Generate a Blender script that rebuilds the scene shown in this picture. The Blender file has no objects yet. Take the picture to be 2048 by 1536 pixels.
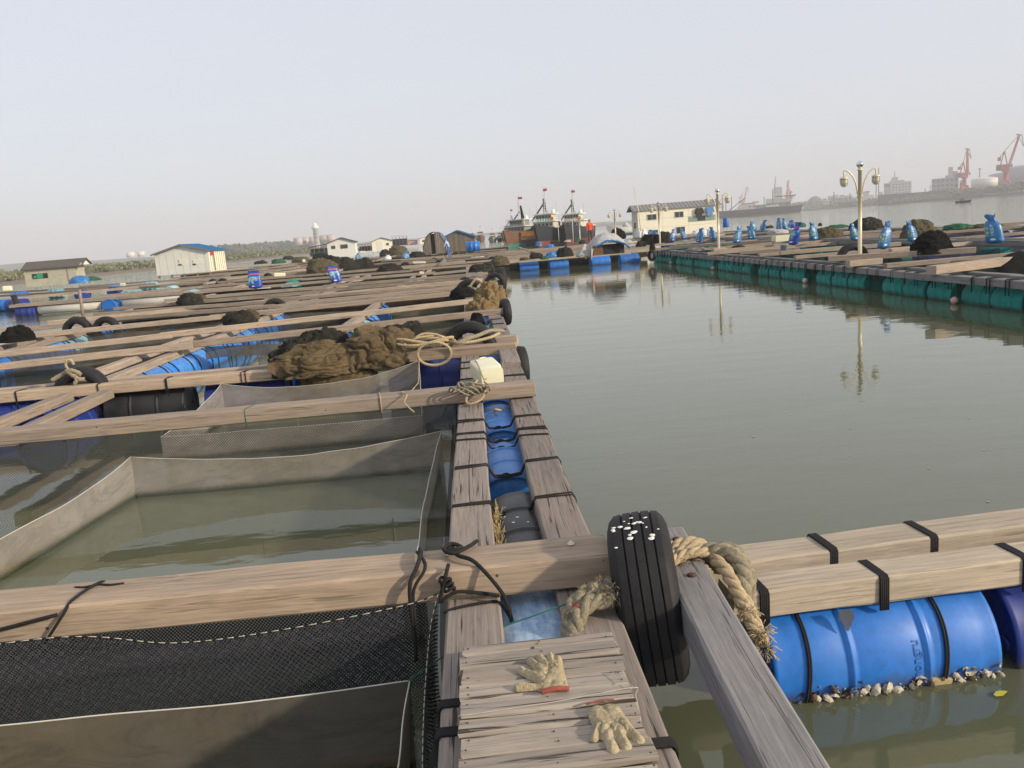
import bpy, bmesh, math, random
import numpy as np
from mathutils import Vector, Matrix, Euler, noise
random.seed(11); np.random.seed(11)
SC = bpy.context.scene
COL = SC.collection
RAD = math.radians

# ------------------------------------------------------------------ camera
FPX = 1640.0
CP, CR, CY = RAD(10.45), RAD(4.5), RAD(2.2)
CAMZ = 1.85
_f = Vector((math.sin(CY)*math.cos(CP), math.cos(CY)*math.cos(CP), -math.sin(CP)))
_r0 = Vector((math.cos(CY), -math.sin(CY), 0)); _u0 = _r0.cross(_f)
_r = _r0*math.cos(CR) - _u0*math.sin(CR); _u = _r0*math.sin(CR) + _u0*math.cos(CR)
CAMP = Vector((0, 0, CAMZ))
def ray(x, y): return _f*FPX + _r*(x-1024) - _u*(y-768)
def G(x, y, z=0.0):
    d = ray(x, y); return CAMP + d*((z-CAMZ)/d.z)
def D(x, y, Y):
    d = ray(x, y); return CAMP + d*(Y/d.y)
def mpp(p): return (Vector(p)-CAMP).dot(_f)/FPX     # metres covered by one pixel at p
cam = bpy.data.cameras.new('camera'); camo = bpy.data.objects.new('camera', cam); COL.objects.link(camo)
camo.matrix_world = Matrix(((_r.x, _u.x, -_f.x, 0), (_r.y, _u.y, -_f.y, 0), (_r.z, _u.z, -_f.z, CAMZ), (0, 0, 0, 1)))
cam.sensor_width = 36; cam.lens = 36*FPX/2048; cam.clip_start = 0.05; cam.clip_end = 20000
SC.camera = camo

# ------------------------------------------------------------------ world, sun, exposure
SUN_AZ, SUN_EL = RAD(118), RAD(21)          # clockwise from +Y
W = bpy.data.worlds.new("World"); SC.world = W; W.use_nodes = True
nt = W.node_tree; nt.nodes.clear()
out = nt.nodes.new('ShaderNodeOutputWorld'); bg = nt.nodes.new('ShaderNodeBackground'); bg.inputs[1].default_value = 0.115
sky = nt.nodes.new('ShaderNodeTexSky'); sky.sky_type = 'NISHITA'; sky.sun_disc = False
sky.sun_elevation = SUN_EL; sky.sun_rotation = SUN_AZ; sky.air_density = 1.0; sky.dust_density = 2.5; sky.ozone_density = 2.0
mx = nt.nodes.new('ShaderNodeMix'); mx.data_type = 'RGBA'; mx.inputs[0].default_value = 0.72
mx.inputs[7].default_value = (6.5, 6.58, 7.05, 1)      # the even white veil of a hazy sky
nt.links.new(sky.outputs[0], mx.inputs[6]); nt.links.new(mx.outputs[2], bg.inputs[0]); nt.links.new(bg.outputs[0], out.inputs[0])
sd = bpy.data.lights.new('sun', 'SUN'); sd.energy = 3.7; sd.angle = RAD(2.5); sd.color = (1.0, 0.86, 0.66)
so = bpy.data.objects.new('sun', sd); COL.objects.link(so)
sv = Vector((math.sin(SUN_AZ)*math.cos(SUN_EL), math.cos(SUN_AZ)*math.cos(SUN_EL), math.sin(SUN_EL)))
so.rotation_euler = sv.to_track_quat('Z', 'Y').to_euler(); so.location = sv*50
SC.view_settings.view_transform = 'Standard'; SC.view_settings.look = 'None'
SC.view_settings.exposure = 0.27; SC.view_settings.gamma = 1.0; SC.view_settings.use_curve_mapping = False
try: SC.cycles.transparent_max_bounces = 16
except Exception: pass

# ------------------------------------------------------------------ materials
class NT:
    def __init__(s, name):
        s.m = bpy.data.materials.new(name); s.m.use_nodes = True; s.t = s.m.node_tree; s.t.nodes.clear()
        s.out = s.n('ShaderNodeOutputMaterial')
    def n(s, t, **k):
        x = s.t.nodes.new(t)
        for a, b in k.items(): setattr(x, a, b)
        return x
    def l(s, a, b): s.t.links.new(a, b)
    def coord(s, kind='Object', scale=(1, 1, 1)):
        c = s.n('ShaderNodeTexCoord'); mp = s.n('ShaderNodeMapping'); mp.inputs['Scale'].default_value = scale
        s.l(c.outputs[kind], mp.inputs[0]); return mp.outputs[0]
    def noise(s, vec, sc, det=4, rough=.55, dist=0):
        x = s.n('ShaderNodeTexNoise'); x.inputs['Scale'].default_value = sc; x.inputs['Detail'].default_value = det
        x.inputs['Roughness'].default_value = rough; x.inputs['Distortion'].default_value = dist
        s.l(vec, x.inputs['Vector']); return x.outputs['Fac']
    def ramp(s, fac, stops, interp='LINEAR'):
        r = s.n('ShaderNodeValToRGB'); e = r.color_ramp; e.interpolation = interp
        while len(e.elements) < len(stops): e.elements.new(.5)
        for i, (p, c) in enumerate(stops):
            e.elements[i].position = p
            e.elements[i].color = (c, c, c, 1) if isinstance(c, (int, float)) else (*c, 1)
        s.l(fac, r.inputs[0]); return r.outputs[0]
    def mix(s, fac, a, b, mode='MIX'):
        m = s.n('ShaderNodeMix'); m.data_type = 'RGBA'; m.blend_type = mode
        for v, i in ((fac, 0), (a, 6), (b, 7)):
            if isinstance(v, (int, float)): m.inputs[i].default_value = v if i == 0 else (v, v, v, 1)
            elif isinstance(v, tuple): m.inputs[i].default_value = (*v, 1)
            else: s.l(v, m.inputs[i])
        return m.outputs[2]
    def math(s, op, a, b=None, clamp=False):
        m = s.n('ShaderNodeMath', operation=op); m.use_clamp = clamp
        for v, i in ((a, 0), (b, 1)):
            if v is None: continue
            if isinstance(v, (int, float)): m.inputs[i].default_value = v
            else: s.l(v, m.inputs[i])
        return m.outputs[0]
    def sep(s, vec):
        x = s.n('ShaderNodeSeparateXYZ'); s.l(vec, x.inputs[0]); return x.outputs
    def bsdf(s, col, rough=.7, bump=None, bstr=.3, bdist=.01, metal=0, spec=.5, alpha=None):
        b = s.n('ShaderNodeBsdfPrincipled')
        if isinstance(col, tuple): b.inputs['Base Color'].default_value = (*col, 1)
        else: s.l(col, b.inputs['Base Color'])
        if isinstance(rough, (int, float)): b.inputs['Roughness'].default_value = rough
        else: s.l(rough, b.inputs['Roughness'])
        b.inputs['Metallic'].default_value = metal; b.inputs['Specular IOR Level'].default_value = spec
        if alpha is not None:
            if isinstance(alpha, (int, float)): b.inputs['Alpha'].default_value = alpha
            else: s.l(alpha, b.inputs['Alpha'])
        if bump is not None:
            k = s.n('ShaderNodeBump'); k.inputs['Strength'].default_value = bstr; k.inputs['Distance'].default_value = bdist
            s.l(bump, k.inputs['Height']); s.l(k.outputs[0], b.inputs['Normal'])
        s.l(b.outputs[0], s.out.inputs[0]); return b

def tup(c, k): return tuple(min(1, v*k) for v in c)

def wood(name, c, c2, crack=.5, nails=True, fine=1.0, amp=1.0):
    t = NT(name); v = t.coord('Object')
    oi = t.n('ShaderNodeObjectInfo')
    add = t.n('ShaderNodeVectorMath', operation='ADD'); sc = t.n('ShaderNodeVectorMath', operation='SCALE'); sc.inputs[3].default_value = 37
    comb = t.n('ShaderNodeCombineXYZ'); t.l(oi.outputs['Random'], comb.inputs[0]); t.l(oi.outputs['Random'], comb.inputs[1])
    t.l(comb.outputs[0], sc.inputs[0]); t.l(v, add.inputs[0]); t.l(sc.outputs[0], add.inputs[1]); v = add.outputs[0]
    def mp(s):
        m = t.n('ShaderNodeMapping'); m.inputs['Scale'].default_value = s; t.l(v, m.inputs[0]); return m.outputs[0]
    grain = t.noise(mp((1.3, 26*fine, 26*fine)), 2.2, 6, .62, .6)
    big = t.noise(mp((.9, 3, 3)), 1.3, 4, .6)
    crk = t.noise(mp((1.1, 34*fine, 34*fine)), 1.6, 3, .55, 1.0)
    patch = t.noise(mp((3, 9, 9)), 2, 5, .6)
    col = t.ramp(grain, [(.22, tup(c, .68)), (.5, c), (.8, tup(c, 1.22))])
    col = t.mix(t.ramp(big, [(.35, 0.0), (.65, .85)]), col, t.ramp(grain, [(.25, tup(c2, .6)), (.75, tup(c2, 1.25))]))
    col = t.mix(t.ramp(patch, [(.55, 0.0), (.75, .35)]), col, tup(c, 1.45))
    col = t.mix(t.ramp(patch, [(.22, .55), (.36, 0.0)]), col, tup(c, .4))
    crm = t.ramp(crk, [(.60, 0.0), (.66, crack)])
    col = t.mix(crm, col, (.035, .025, .018))
    # brightness per timber
    br = t.math('MULTIPLY_ADD', oi.outputs['Random'], .42); br.node.inputs[2].default_value = .8
    hs = t.n('ShaderNodeHueSaturation'); t.l(col, hs.inputs['Color']); t.l(br, hs.inputs['Value']); hs.inputs['Saturation'].default_value = .84
    col = hs.outputs[0]
    if nails:
        vo = t.n('ShaderNodeTexVoronoi'); vo.inputs['Scale'].default_value = 5.5; t.l(mp((1, 1, 1)), vo.inputs['Vector'])
        col = t.mix(t.ramp(vo.outputs['Distance'], [(.028, .85), (.045, 0.0)]), col, (.03, .02, .015))
    h = t.math('SUBTRACT', grain, t.math('MULTIPLY', crm, .8))
    t.bsdf(col, .82, h, .55*amp, .006, spec=.25)
    return t.m

def plain(name, c, rough=.7, var=.15, sc=6, bump=.15, metal=0, spec=.4, bd=.01, dirt=None, dirtc=(.06, .05, .04), coord='Object'):
    t = NT(name); v = t.coord(coord)
    n = t.noise(v, sc, 5, .6); n2 = t.noise(v, sc*5, 4, .6)
    col = t.ramp(n, [(.3, tup(c, 1-var)), (.7, tup(c, 1+var))])
    col = t.mix(.35, col, t.ramp(n2, [(.3, tup(c, 1-var*1.4)), (.7, tup(c, 1+var*1.2))]))
    if dirt: col = t.mix(t.ramp(t.noise(v, sc*1.7, 6, .7), [(1-dirt-.12, 0.0), (1-dirt+.1, .8)]), col, dirtc)
    t.bsdf(col, rough, n2, bump, bd, metal, spec)
    return t.m

def drum_mat(name, c, fade=.0, fadec=(.55, .62, .7), rough=.42):
    """plastic drum: sun-bleached film, scuffs and slime towards the wet belly"""
    t = NT(name); v = t.coord('Object'); oi = t.n('ShaderNodeObjectInfo')
    ge = t.n('ShaderNodeNewGeometry'); sp = t.sep(ge.outputs['Position'])
    n1 = t.noise(v, 3.2, 6, .7, .5); n2 = t.noise(v, 24, 5, .65)
    oz = t.sep(v)
    col = t.ramp(n2, [(.3, tup(c, .85)), (.7, tup(c, 1.12))])
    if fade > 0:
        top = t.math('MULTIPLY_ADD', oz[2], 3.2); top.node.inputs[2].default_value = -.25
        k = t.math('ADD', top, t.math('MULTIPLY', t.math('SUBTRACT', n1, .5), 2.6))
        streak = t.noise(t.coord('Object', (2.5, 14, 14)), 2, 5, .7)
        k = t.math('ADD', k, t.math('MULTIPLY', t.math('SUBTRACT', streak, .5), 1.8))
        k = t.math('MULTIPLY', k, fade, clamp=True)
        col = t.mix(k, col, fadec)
    wet = t.math('MULTIPLY_ADD', sp[2], -14); wet.node.inputs[2].default_value = .95
    wet = t.math('ADD', wet, t.math('MULTIPLY', t.math('SUBTRACT', n1, .5), 2.2), clamp=True)
    col = t.mix(t.math('MULTIPLY', wet, .85), col, (.045, .04, .02))
    br = t.math('MULTIPLY_ADD', oi.outputs['Random'], .35); br.node.inputs[2].default_value = .82
    hs = t.n('ShaderNodeHueSaturation'); t.l(col, hs.inputs['Color']); t.l(br, hs.inputs['Value'])
    rr = t.ramp(n1, [(.3, rough*.8), (.7, rough*1.4)])
    t.bsdf(hs.outputs[0], rr, n2, .08, .003, spec=.45)
    return t.m

def netmat(name, c, cell=.02, wire=.16, tight=1.0):
    """knotted netting: diamonds cut out of the sheet, UV in metres"""
    t = NT(name); v = t.coord('UV'); s = t.sep(v)
    nn = t.noise(v, 3, 3); off = t.math('MULTIPLY', t.math('SUBTRACT', nn, .5), .08)
    a = t.math('ADD', t.math('ADD', s[0], s[1]), off); b = t.math('ADD', t.math('SUBTRACT', s[0], s[1]), off)
    def line(x):
        f = t.math('FRACT', t.math('DIVIDE', x, cell)); f = t.math('ABSOLUTE', t.math('SUBTRACT', f, .5))
        return t.math('GREATER_THAN', f, .5-wire)
    al = t.math('MAXIMUM', line(a), line(b))
    al = t.math('MULTIPLY', al, tight)
    col = t.mix(nn, tup(c, .7), tup(c, 1.4))
    t.bsdf(col, .8, spec=.3, alpha=al)
    return t.m

def hapamat(name, c, alpha=.86):
    """fine woven mesh cloth, algae where it leaves the water"""
    t = NT(name); v = t.coord('UV'); s = t.sep(v)
    ge = t.n('ShaderNodeNewGeometry'); z = t.sep(ge.outputs['Position'])[2]
    n = t.noise(v, 4, 6, .65); n2 = t.noise(v, 40, 3, .6); n3 = t.noise(v, 1.2, 4, .6)
    col = t.ramp(n, [(.3, tup(c, .82)), (.7, tup(c, 1.12))])
    col = t.mix(t.ramp(n2, [(.55, 0.0), (.75, .35)]), col, tup(c, .55))
    col = t.mix(t.ramp(n3, [(.42, 0.0), (.68, .6)]), col, (.20, .155, .085)); wr = t.noise(t.coord('UV', (1, 3, 1)), 1.5, 5, .7, 1.5); col = t.mix(t.ramp(wr, [(.40, .45), (.5, 0.0)]), col, tup(c, .5)); col = t.mix(t.ramp(wr, [(.58, 0.0), (.72, .35)]), col, tup(c, 1.5))
    k = t.math('MULTIPLY_ADD', z, -11); k.node.inputs[2].default_value = .95
    k = t.math('ADD', k, t.math('MULTIPLY', t.math('SUBTRACT', n, .5), 1.0), clamp=True)
    col = t.mix(t.math('MULTIPLY', k, .75), col, (.16, .12, .05))
    k2 = t.math('MULTIPLY_ADD', z, -24); k2.node.inputs[2].default_value = 1.3
    k2 = t.math('ADD', k2, t.math('MULTIPLY', t.math('SUBTRACT', n, .5), 1.2), clamp=True)
    col = t.mix(k2, col, (.035, .04, .012))
    weave = t.n('ShaderNodeTexWave'); weave.inputs['Scale'].default_value = 60; t.l(v, weave.inputs[0])
    pb = t.n('ShaderNodeBsdfPrincipled'); t.l(col, pb.inputs['Base Color']); pb.inputs['Roughness'].default_value = .75; pb.inputs['Specular IOR Level'].default_value = .25
    tr = t.n('ShaderNodeBsdfTranslucent'); t.l(col, tr.inputs[0])
    tp = t.n('ShaderNodeBsdfTransparent')
    m1 = t.n('ShaderNodeMixShader'); m1.inputs[0].default_value = .35; t.l(pb.outputs[0], m1.inputs[1]); t.l(tr.outputs[0], m1.inputs[2])
    m2 = t.n('ShaderNodeMixShader'); al = t.math('MULTIPLY_ADD', n2, .2); al.node.inputs[2].default_value = alpha-.1
    t.l(al, m2.inputs[0]); t.l(tp.outputs[0], m2.inputs[1]); t.l(m1.outputs[0], m2.inputs[2])
    t.l(m2.outputs[0], t.out.inputs[0]); return t.m

def water_mat():
    t = NT('water'); ge = t.n('ShaderNodeNewGeometry'); p = ge.outputs['Position']; s = t.sep(p)
    def mp(sc):
        m = t.n('ShaderNodeMapping'); m.inputs['Scale'].default_value = sc; t.l(p, m.inputs[0]); return m.outputs[0]
    dx = t.math('MULTIPLY_ADD', s[0], .12, clamp=True); dx.node.inputs[2].default_value = -2.2     # windy channel beyond the right raft
    dl = t.math('MULTIPLY_ADD', s[0], -.15, clamp=True); dl.node.inputs[2].default_value = -1.1
    far = t.math('MULTIPLY_ADD', s[1], .02, clamp=True); far.node.inputs[2].default_value = -1.6
    op = t.math('MAXIMUM', t.math('MAXIMUM', dx, t.math('MULTIPLY', dl, .35)), far)
    n1 = t.noise(mp((.8, 1.6, 1)), 1.1, 3, .5); n2 = t.noise(mp((1, 2.2, 1)), 5, 3, .5, .3); n3 = t.noise(mp((.5, 1, 1)), .25, 2)
    calm = t.ramp(n3, [(.42, .25), (.62, 1.0)])
    h = t.math('ADD', t.math('MULTIPLY', n1, .0055), t.math('MULTIPLY', t.math('MULTIPLY', n2, .0014), calm))
    hw = t.math('ADD', t.math('MULTIPLY', t.noise(mp((.35, .9, 1)), .9, 5, .6), .055), t.math('MULTIPLY', n2, .012))
    hh = t.math('ADD', h, t.math('MULTIPLY', hw, op))
    bp = t.n('ShaderNodeBump'); bp.inputs['Strength'].default_value = 1; bp.inputs['Distance'].default_value = 1.0; t.l(hh, bp.inputs['Height'])
    fr = t.n('ShaderNodeFresnel'); fr.inputs[0].default_value = 1.58; t.l(bp.outputs[0], fr.inputs['Normal'])
    murk = t.ramp(n3, [(.3, (.155, .168, .098)), (.7, (.17, .182, .11))])
    df = t.n('ShaderNodeBsdfDiffuse'); t.l(murk, df.inputs[0]); 
    tp = t.n('ShaderNodeBsdfTransparent'); tp.inputs[0].default_value = (.42, .44, .26, 1)
    body = t.n('ShaderNodeMixShader'); body.inputs[0].default_value = .42; t.l(df.outputs[0], body.inputs[1]); t.l(tp.outputs[0], body.inputs[2])
    gl = t.n('ShaderNodeBsdfGlossy'); gl.inputs['Roughness'].default_value = .03; gl.inputs[0].default_value = (.98, .98, .93, 1); t.l(bp.outputs[0], gl.inputs['Normal'])
    fin = t.n('ShaderNodeMixShader'); t.l(fr.outputs[0], fin.inputs[0]); t.l(body.outputs[0], fin.inputs[1]); t.l(gl.outputs[0], fin.inputs[2])
    t.l(fin.outputs[0], t.out.inputs[0]); return t.m

def clothmat(name, c, c2, sc=5, alpha=None, rough=.9):
    t = NT(name); v = t.coord('Object'); n = t.noise(v, sc, 6, .7, .4); n2 = t.noise(v, sc*9, 4, .7); n3 = t.noise(v, sc*.4, 3)
    col = t.ramp(n, [(.25, tup(c, .6)), (.5, c), (.75, c2)])
    col = t.mix(t.ramp(n2, [(.4, .5), (.6, 0.0)]), col, tup(c, .55))
    col = t.mix(t.ramp(n3, [(.5, 0.0), (.7, .5)]), col, tup(c, .7))
    t.bsdf(col, rough, n2, .7, .02, spec=.15, alpha=alpha); return t.m

def sackmat(name, c, mark):
    """printed woven sack; UV x round the sack, y up: lettering strip, picture patch, round badge"""
    t = NT(name); s = t.sep(t.coord('UV')); ob = t.coord('Object')
    n = t.noise(ob, 9, 5, .6); col = t.ramp(n, [(.3, tup(c, .7)), (.7, tup(c, 1.25))])
    def band(x, a, b): return t.math('MULTIPLY', t.math('GREATER_THAN', x, a), t.math('LESS_THAN', x, b))
    def rect(x0, x1, y0, y1): return t.math('MULTIPLY', band(s[0], x0, x1), band(s[1], y0, y1))
    for x0 in (.70,):
        tx = t.n('ShaderNodeTexNoise'); tx.inputs['Scale'].default_value = 70; t.l(t.coord('UV', (1, .55, 1)), tx.inputs[0])
        glyph = t.math('GREATER_THAN', tx.outputs['Fac'], .47)
        gap = t.math('GREATER_THAN', t.math('FRACT', t.math('MULTIPLY', s[1], 9)), .22)
        col = t.mix(t.math('MULTIPLY', t.math('MULTIPLY', rect(x0, x0+.045, .3, .68), gap), glyph), col, (.42, .52, .5))
    if mark != 'plain':
        pic = t.ramp(t.noise(t.coord('UV'), 14, 4), [(.4, (.05, .18, .05)), (.5, (.25, .33, .12)), (.62, (.45, .6, .7))])
        col = t.mix(t.math('MULTIPLY', rect(.5, .66, .28, .6), .85), col, pic)
        for cx, cy in ((.6, .8), (.72, .17)):
            d = t.math('ADD', t.math('POWER', t.math('SUBTRACT', s[0], cx), 2), t.math('MULTIPLY', t.math('POWER', t.math('SUBTRACT', s[1], cy), 2), 1.0))
            col = t.mix(t.math('LESS_THAN', d, .0012), col, (.7, .72, .75))
    if mark == 'red':
        col = t.mix(t.math('MULTIPLY', rect(.55, .95, .78, .86), .8), col, (.6, .1, .12))
        col = t.mix(t.math('MULTIPLY', rect(.6, .9, .45, .7), t.ramp(n, [(.4, 0.0), (.6, .9)])), col, (.25, .55, .65))
    t.bsdf(col, .38, n, .3, .02, spec=.5); return t.m

M = {}
M['wood'] = wood('weathered_tan_timber', (.36, .262, .18), (.29, .235, .185))
M['wood_far'] = wood('dull_brown_timber', (.29, .23, .17), (.23, .19, .15), crack=.5, nails=False)
M['wood_near'] = wood('near_crossbeam_timber', (.40, .285, .18), (.32, .235, .16), crack=.42)
M['wood_grey'] = wood('grey_walkway_timber', (.26, .205, .165), (.22, .185, .16), crack=.95, fine=1.15)
M['wood_pale'] = wood('pale_sawn_timber', (.40, .32, .225), (.34, .275, .195), crack=.25, nails=False)
M['wood_slate'] = wood('grey_dock_timber', (.20, .185, .18), (.16, .15, .145), crack=.6)
M['plank'] = wood('old_plank', (.37, .30, .23), (.30, .26, .215), crack=.95, fine=.9, amp=1.4)
M['blue'] = drum_mat('blue_drum_plastic', (.012, .13, .46))
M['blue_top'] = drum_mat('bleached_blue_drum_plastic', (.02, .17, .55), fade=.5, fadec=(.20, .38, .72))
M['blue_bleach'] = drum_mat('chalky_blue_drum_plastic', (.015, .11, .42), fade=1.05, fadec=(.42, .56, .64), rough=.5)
M['navy'] = drum_mat('dark_blue_drum_plastic', (.012, .03, .20))
M['cyan'] = drum_mat('pale_cyan_drum_plastic', (.16, .36, .42), fade=.5)
M['black_drum'] = drum_mat('black_drum_plastic', (.02, .02, .022), fade=.12, fadec=(.12, .12, .12))
M['white_drum'] = drum_mat('white_drum_plastic', (.5, .5, .46))
M['teal'] = drum_mat('teal_net_wrapped_drum', (.005, .21, .18), rough=.75)
M['rope_black'] = plain('black_cord', (.012, .011, .011), .85, .3, 60, .5)
M['rope_tan'] = plain('tan_rope_fibre', (.46, .36, .22), .95, .3, 40, .8, dirt=.3, dirtc=(.2, .16, .1))
M['rope_old'] = plain('old_grey_rope_fibre', (.36, .31, .22), .95, .35, 45, 1.0, dirt=.42, dirtc=(.16, .14, .07))
M['hullred'] = plain('dull_red_hull_paint', (.22, .05, .04), .7, .25, 2, .1)
M['rope_white'] = plain('white_twine', (.42, .39, .32), .9, .15, 40, .3)
M['rope_green'] = plain('green_twine', (.01, .12, .08), .8, .1, 40, .2)
M['rubber'] = plain('tyre_rubber', (.016, .0155, .016), .66, .4, 7, .25, spec=.3, dirt=.22, dirtc=(.045, .038, .03))
M['groove'] = plain('tyre_groove', (.006, .006, .006), .9)
M['shell'] = plain('oyster_shell', (.55, .5, .4), .7, .3, 60, .6, dirt=.35, dirtc=(.16, .12, .07))
M['white'] = plain('white_paint', (.7, .7, .66), .5, .06, 10, .05)
M['dropping'] = plain('bird_dropping', (.78, .77, .72), .8, .06, 30, .3)
M['jug'] = plain('ivory_plastic', (.72, .69, .50), .35, .05, 5, .05)
M['net'] = netmat('black_knotted_net', (.036, .037, .046), .021, .12)
M['net_far'] = netmat('dark_pen_net', (.03, .03, .028), .03, .2)
M['net_tight'] = netmat('dense_black_net', (.016, .018, .024), .016, .2)
M['hapa'] = hapamat('grey_fine_mesh_cloth', (.40, .365, .31), .72)
M['hapa_dark'] = hapamat('dirty_fine_mesh_cloth', (.135, .12, .095), .86)
M['cloth_brown'] = clothmat('muddy_brown_net_cloth', (.135, .098, .055), (.225, .165, .09), 4)
M['cloth_dark'] = clothmat('dark_folded_net', (.030, .028, .024), (.075, .068, .055), 8)
M['cloth_black'] = clothmat('black_heaped_net', (.010, .010, .009), (.028, .026, .022), 9)
M['cloth_olive'] = clothmat('olive_brown_heaped_net', (.10, .085, .05), (.20, .165, .10), 8)
M['cloth_gold'] = clothmat('golden_brown_net_bundle', (.21, .15, .075), (.33, .24, .13), 6)
M['glove'] = clothmat('dirty_cotton_glove', (.50, .41, .26), (.62, .54, .37), 9)
M['glove_red'] = plain('red_glove_hem', (.27, .07, .05), .9, .2, 30, .4)
M['sack'] = sackmat('blue_printed_sack', (.015, .13, .36), 'picture')
M['sack_light'] = sackmat('light_blue_printed_sack', (.02, .15, .36), 'picture')
M['sack_dark'] = sackmat('royal_blue_printed_sack', (.012, .06, .36), 'red')
M['sack_white'] = sackmat('white_woven_sack', (.6, .6, .6), 'plain')
M['tarp'] = clothmat('grey_white_tarpaulin', (.46, .45, .44), (.58, .57, .56), 3)
M['tarp_blue'] = plain('blue_tarpaulin', (.02, .14, .35), .5, .2, 8, .3)
M['steel'] = plain('brushed_steel_post', (.62, .55, .38), .38, .08, 20, .05, metal=.25)
M['chrome'] = plain('chrome_ball', (.7, .7, .7), .08, .02, 5, 0, metal=1)
M['lampglass'] = plain('frosted_lamp_glass', (.55, .55, .48), .2, .1, 10, .05)
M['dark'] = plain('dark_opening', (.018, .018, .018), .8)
M['panel'] = plain('cream_wall_panel', (.80, .76, .60), .6, .04, 2, .05)
M['panel_grey'] = plain('grey_white_wall_panel', (.66, .65, .60), .7, .08, 3, .1, dirt=.14, dirtc=(.25, .24, .2))
M['panel_tan'] = plain('stained_plaster_wall', (.42, .40, .31), .8, .16, 3, .1, dirt=.35, dirtc=(.2, .17, .12))
M['roof_grey'] = plain('grey_roof_sheet', (.24, .23, .23), .6, .1, 3, .1)
M['roof_dark'] = plain('dark_roof_sheet', (.10, .085, .075), .8, .2, 3, .2)
M['roof_blue'] = plain('blue_roof_sheet', (.03, .16, .36), .5, .1, 3, .1)
M['board'] = wood('brown_hut_board', (.20, .15, .11), (.16, .13, .10), crack=.4, nails=False)
M['glass'] = plain('dark_window_glass', (.04, .05, .05), .12, .1, 3, 0, spec=.6)
M['glass_green'] = plain('greenish_window_glass', (.22, .32, .26), .15, .1, 3, 0, spec=.6)
M['red'] = plain('red_paint', (.42, .045, .03), .6, .2, 4, .1)
M['red_crane'] = plain('faded_red_crane_paint', (.42, .045, .03), .7, .2, .1, .0)
M['orange'] = plain('orange_paint', (.55, .20, .03), .6, .15, 3, .1)
M['hullblue'] = plain('dark_blue_hull_paint', (.016, .02, .03), .6, .3, 2, .1, dirt=.2, dirtc=(.08, .06, .05))
M['hullgreen'] = plain('blue_green_hull_paint', (.02, .20, .19), .6, .15, 2, .1)
M['hullbrown'] = plain('brown_hull_paint', (.14, .07, .04), .7, .25, 2, .1)
M['cabin'] = plain('off_white_cabin_paint', (.50, .48, .42), .6, .12, 4, .1, dirt=.3, dirtc=(.2, .16, .12))  # also paints shade onto the office cabin's left end
M['cabin_grey'] = plain('grey_green_deck_paint', (.20, .23, .21), .7, .15, 3, .1)
M['sign_green'] = plain('green_sign_board', (.02, .28, .16), .6, .1, 5, 0)
M['foam'] = plain('grey_foam_float', (.52, .50, .45), .9, .12, 5, .2, dirt=.25, dirtc=(.2, .18, .14))
M['skin'] = plain('skin', (.35, .20, .13), .6, .05, 10, 0)
M['shirt_red'] = plain('red_orange_shirt', (.65, .09, .03), .85, .15, 12, .2)
M['trouser'] = plain('dark_trousers', (.05, .045, .04), .9, .15, 12, .2)
M['shirt_pale'] = plain('pale_blue_shirt', (.35, .45, .62), .85, .15, 12, .2)
M['denim'] = plain('mid_blue_trousers', (.06, .15, .38), .9, .15, 12, .2)
M['shirt_dark'] = plain('dark_grey_shirt', (.05, .045, .04), .9, .15, 12, .2)
M['shirt_blue'] = plain('blue_work_shirt', (.12, .24, .48), .9, .15, 12, .2)
M['hat'] = plain('straw_hat', (.16, .14, .09), .9)
M['mud'] = plain('mud_bank', (.17, .135, .10), .9, .15, .15, .3)
M['bed'] = plain('seabed_silt', (.035, .035, .018), .95, .2, 1, 0)
M['leaf'] = plain('mangrove_leaf', (.17, .18, .10), .8, .3, .35, .2)
M['leaf_far'] = plain('far_tree_leaf', (.075, .09, .06), .8, .3, .2, .2)
M['hill'] = plain('far_hill', (.07, .09, .06), .95, .2, .01, 0)
M['concrete'] = plain('pale_concrete', (.42, .41, .38), .8, .1, .05, 0)
M['concrete_dark'] = plain('grey_building_wall', (.26, .27, .29), .8, .1, .05, 0)
M['tank'] = plain('white_storage_tank_paint', (.62, .60, .56), .5, .05, .1, 0)
M['tank_pink'] = plain('dusty_storage_tank_paint', (.45, .38, .34), .6, .06, .1, 0)
M['quay'] = plain('dark_quay_wall', (.07, .07, .07), .9, .3, .05, 0)
M['alga'] = plain('algae_tuft', (.10, .11, .02), .9, .4, 40, .5)
M['straw'] = plain('dry_straw', (.42, .33, .17), .9, .3, 40, .3)
M['leafy'] = plain('yellow_leaf', (.55, .5, .05), .6, .1, 40, .1)
M['bluedirty'] = plain('crumpled_blue_plastic', (.03, .16, .42), .35, .3, 14, .3)
M['green_net'] = clothmat('green_net_heap', (.03, .12, .07), (.12, .24, .13), 7)
M['pail'] = plain('grey_blue_pail', (.25, .32, .40), .5, .1, 10, .05)
M['bolt'] = plain('rusty_bolt', (.10, .05, .03), .7, .2, 60, .3, metal=.4)
M['pink'] = plain('pinkish_float', (.55, .33, .28), .6, .1, 20, .1)
M['net_band'] = clothmat('dark_brown_bunched_net', (.045, .037, .030), (.10, .08, .06), 3)
M['teal_net'] = clothmat('dark_green_net', (.008, .07, .055), (.015, .12, .10), 3)
M['straw_dark'] = plain('muddy_mussel', (.09, .065, .04), .9, .4, 40, .6)
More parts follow.
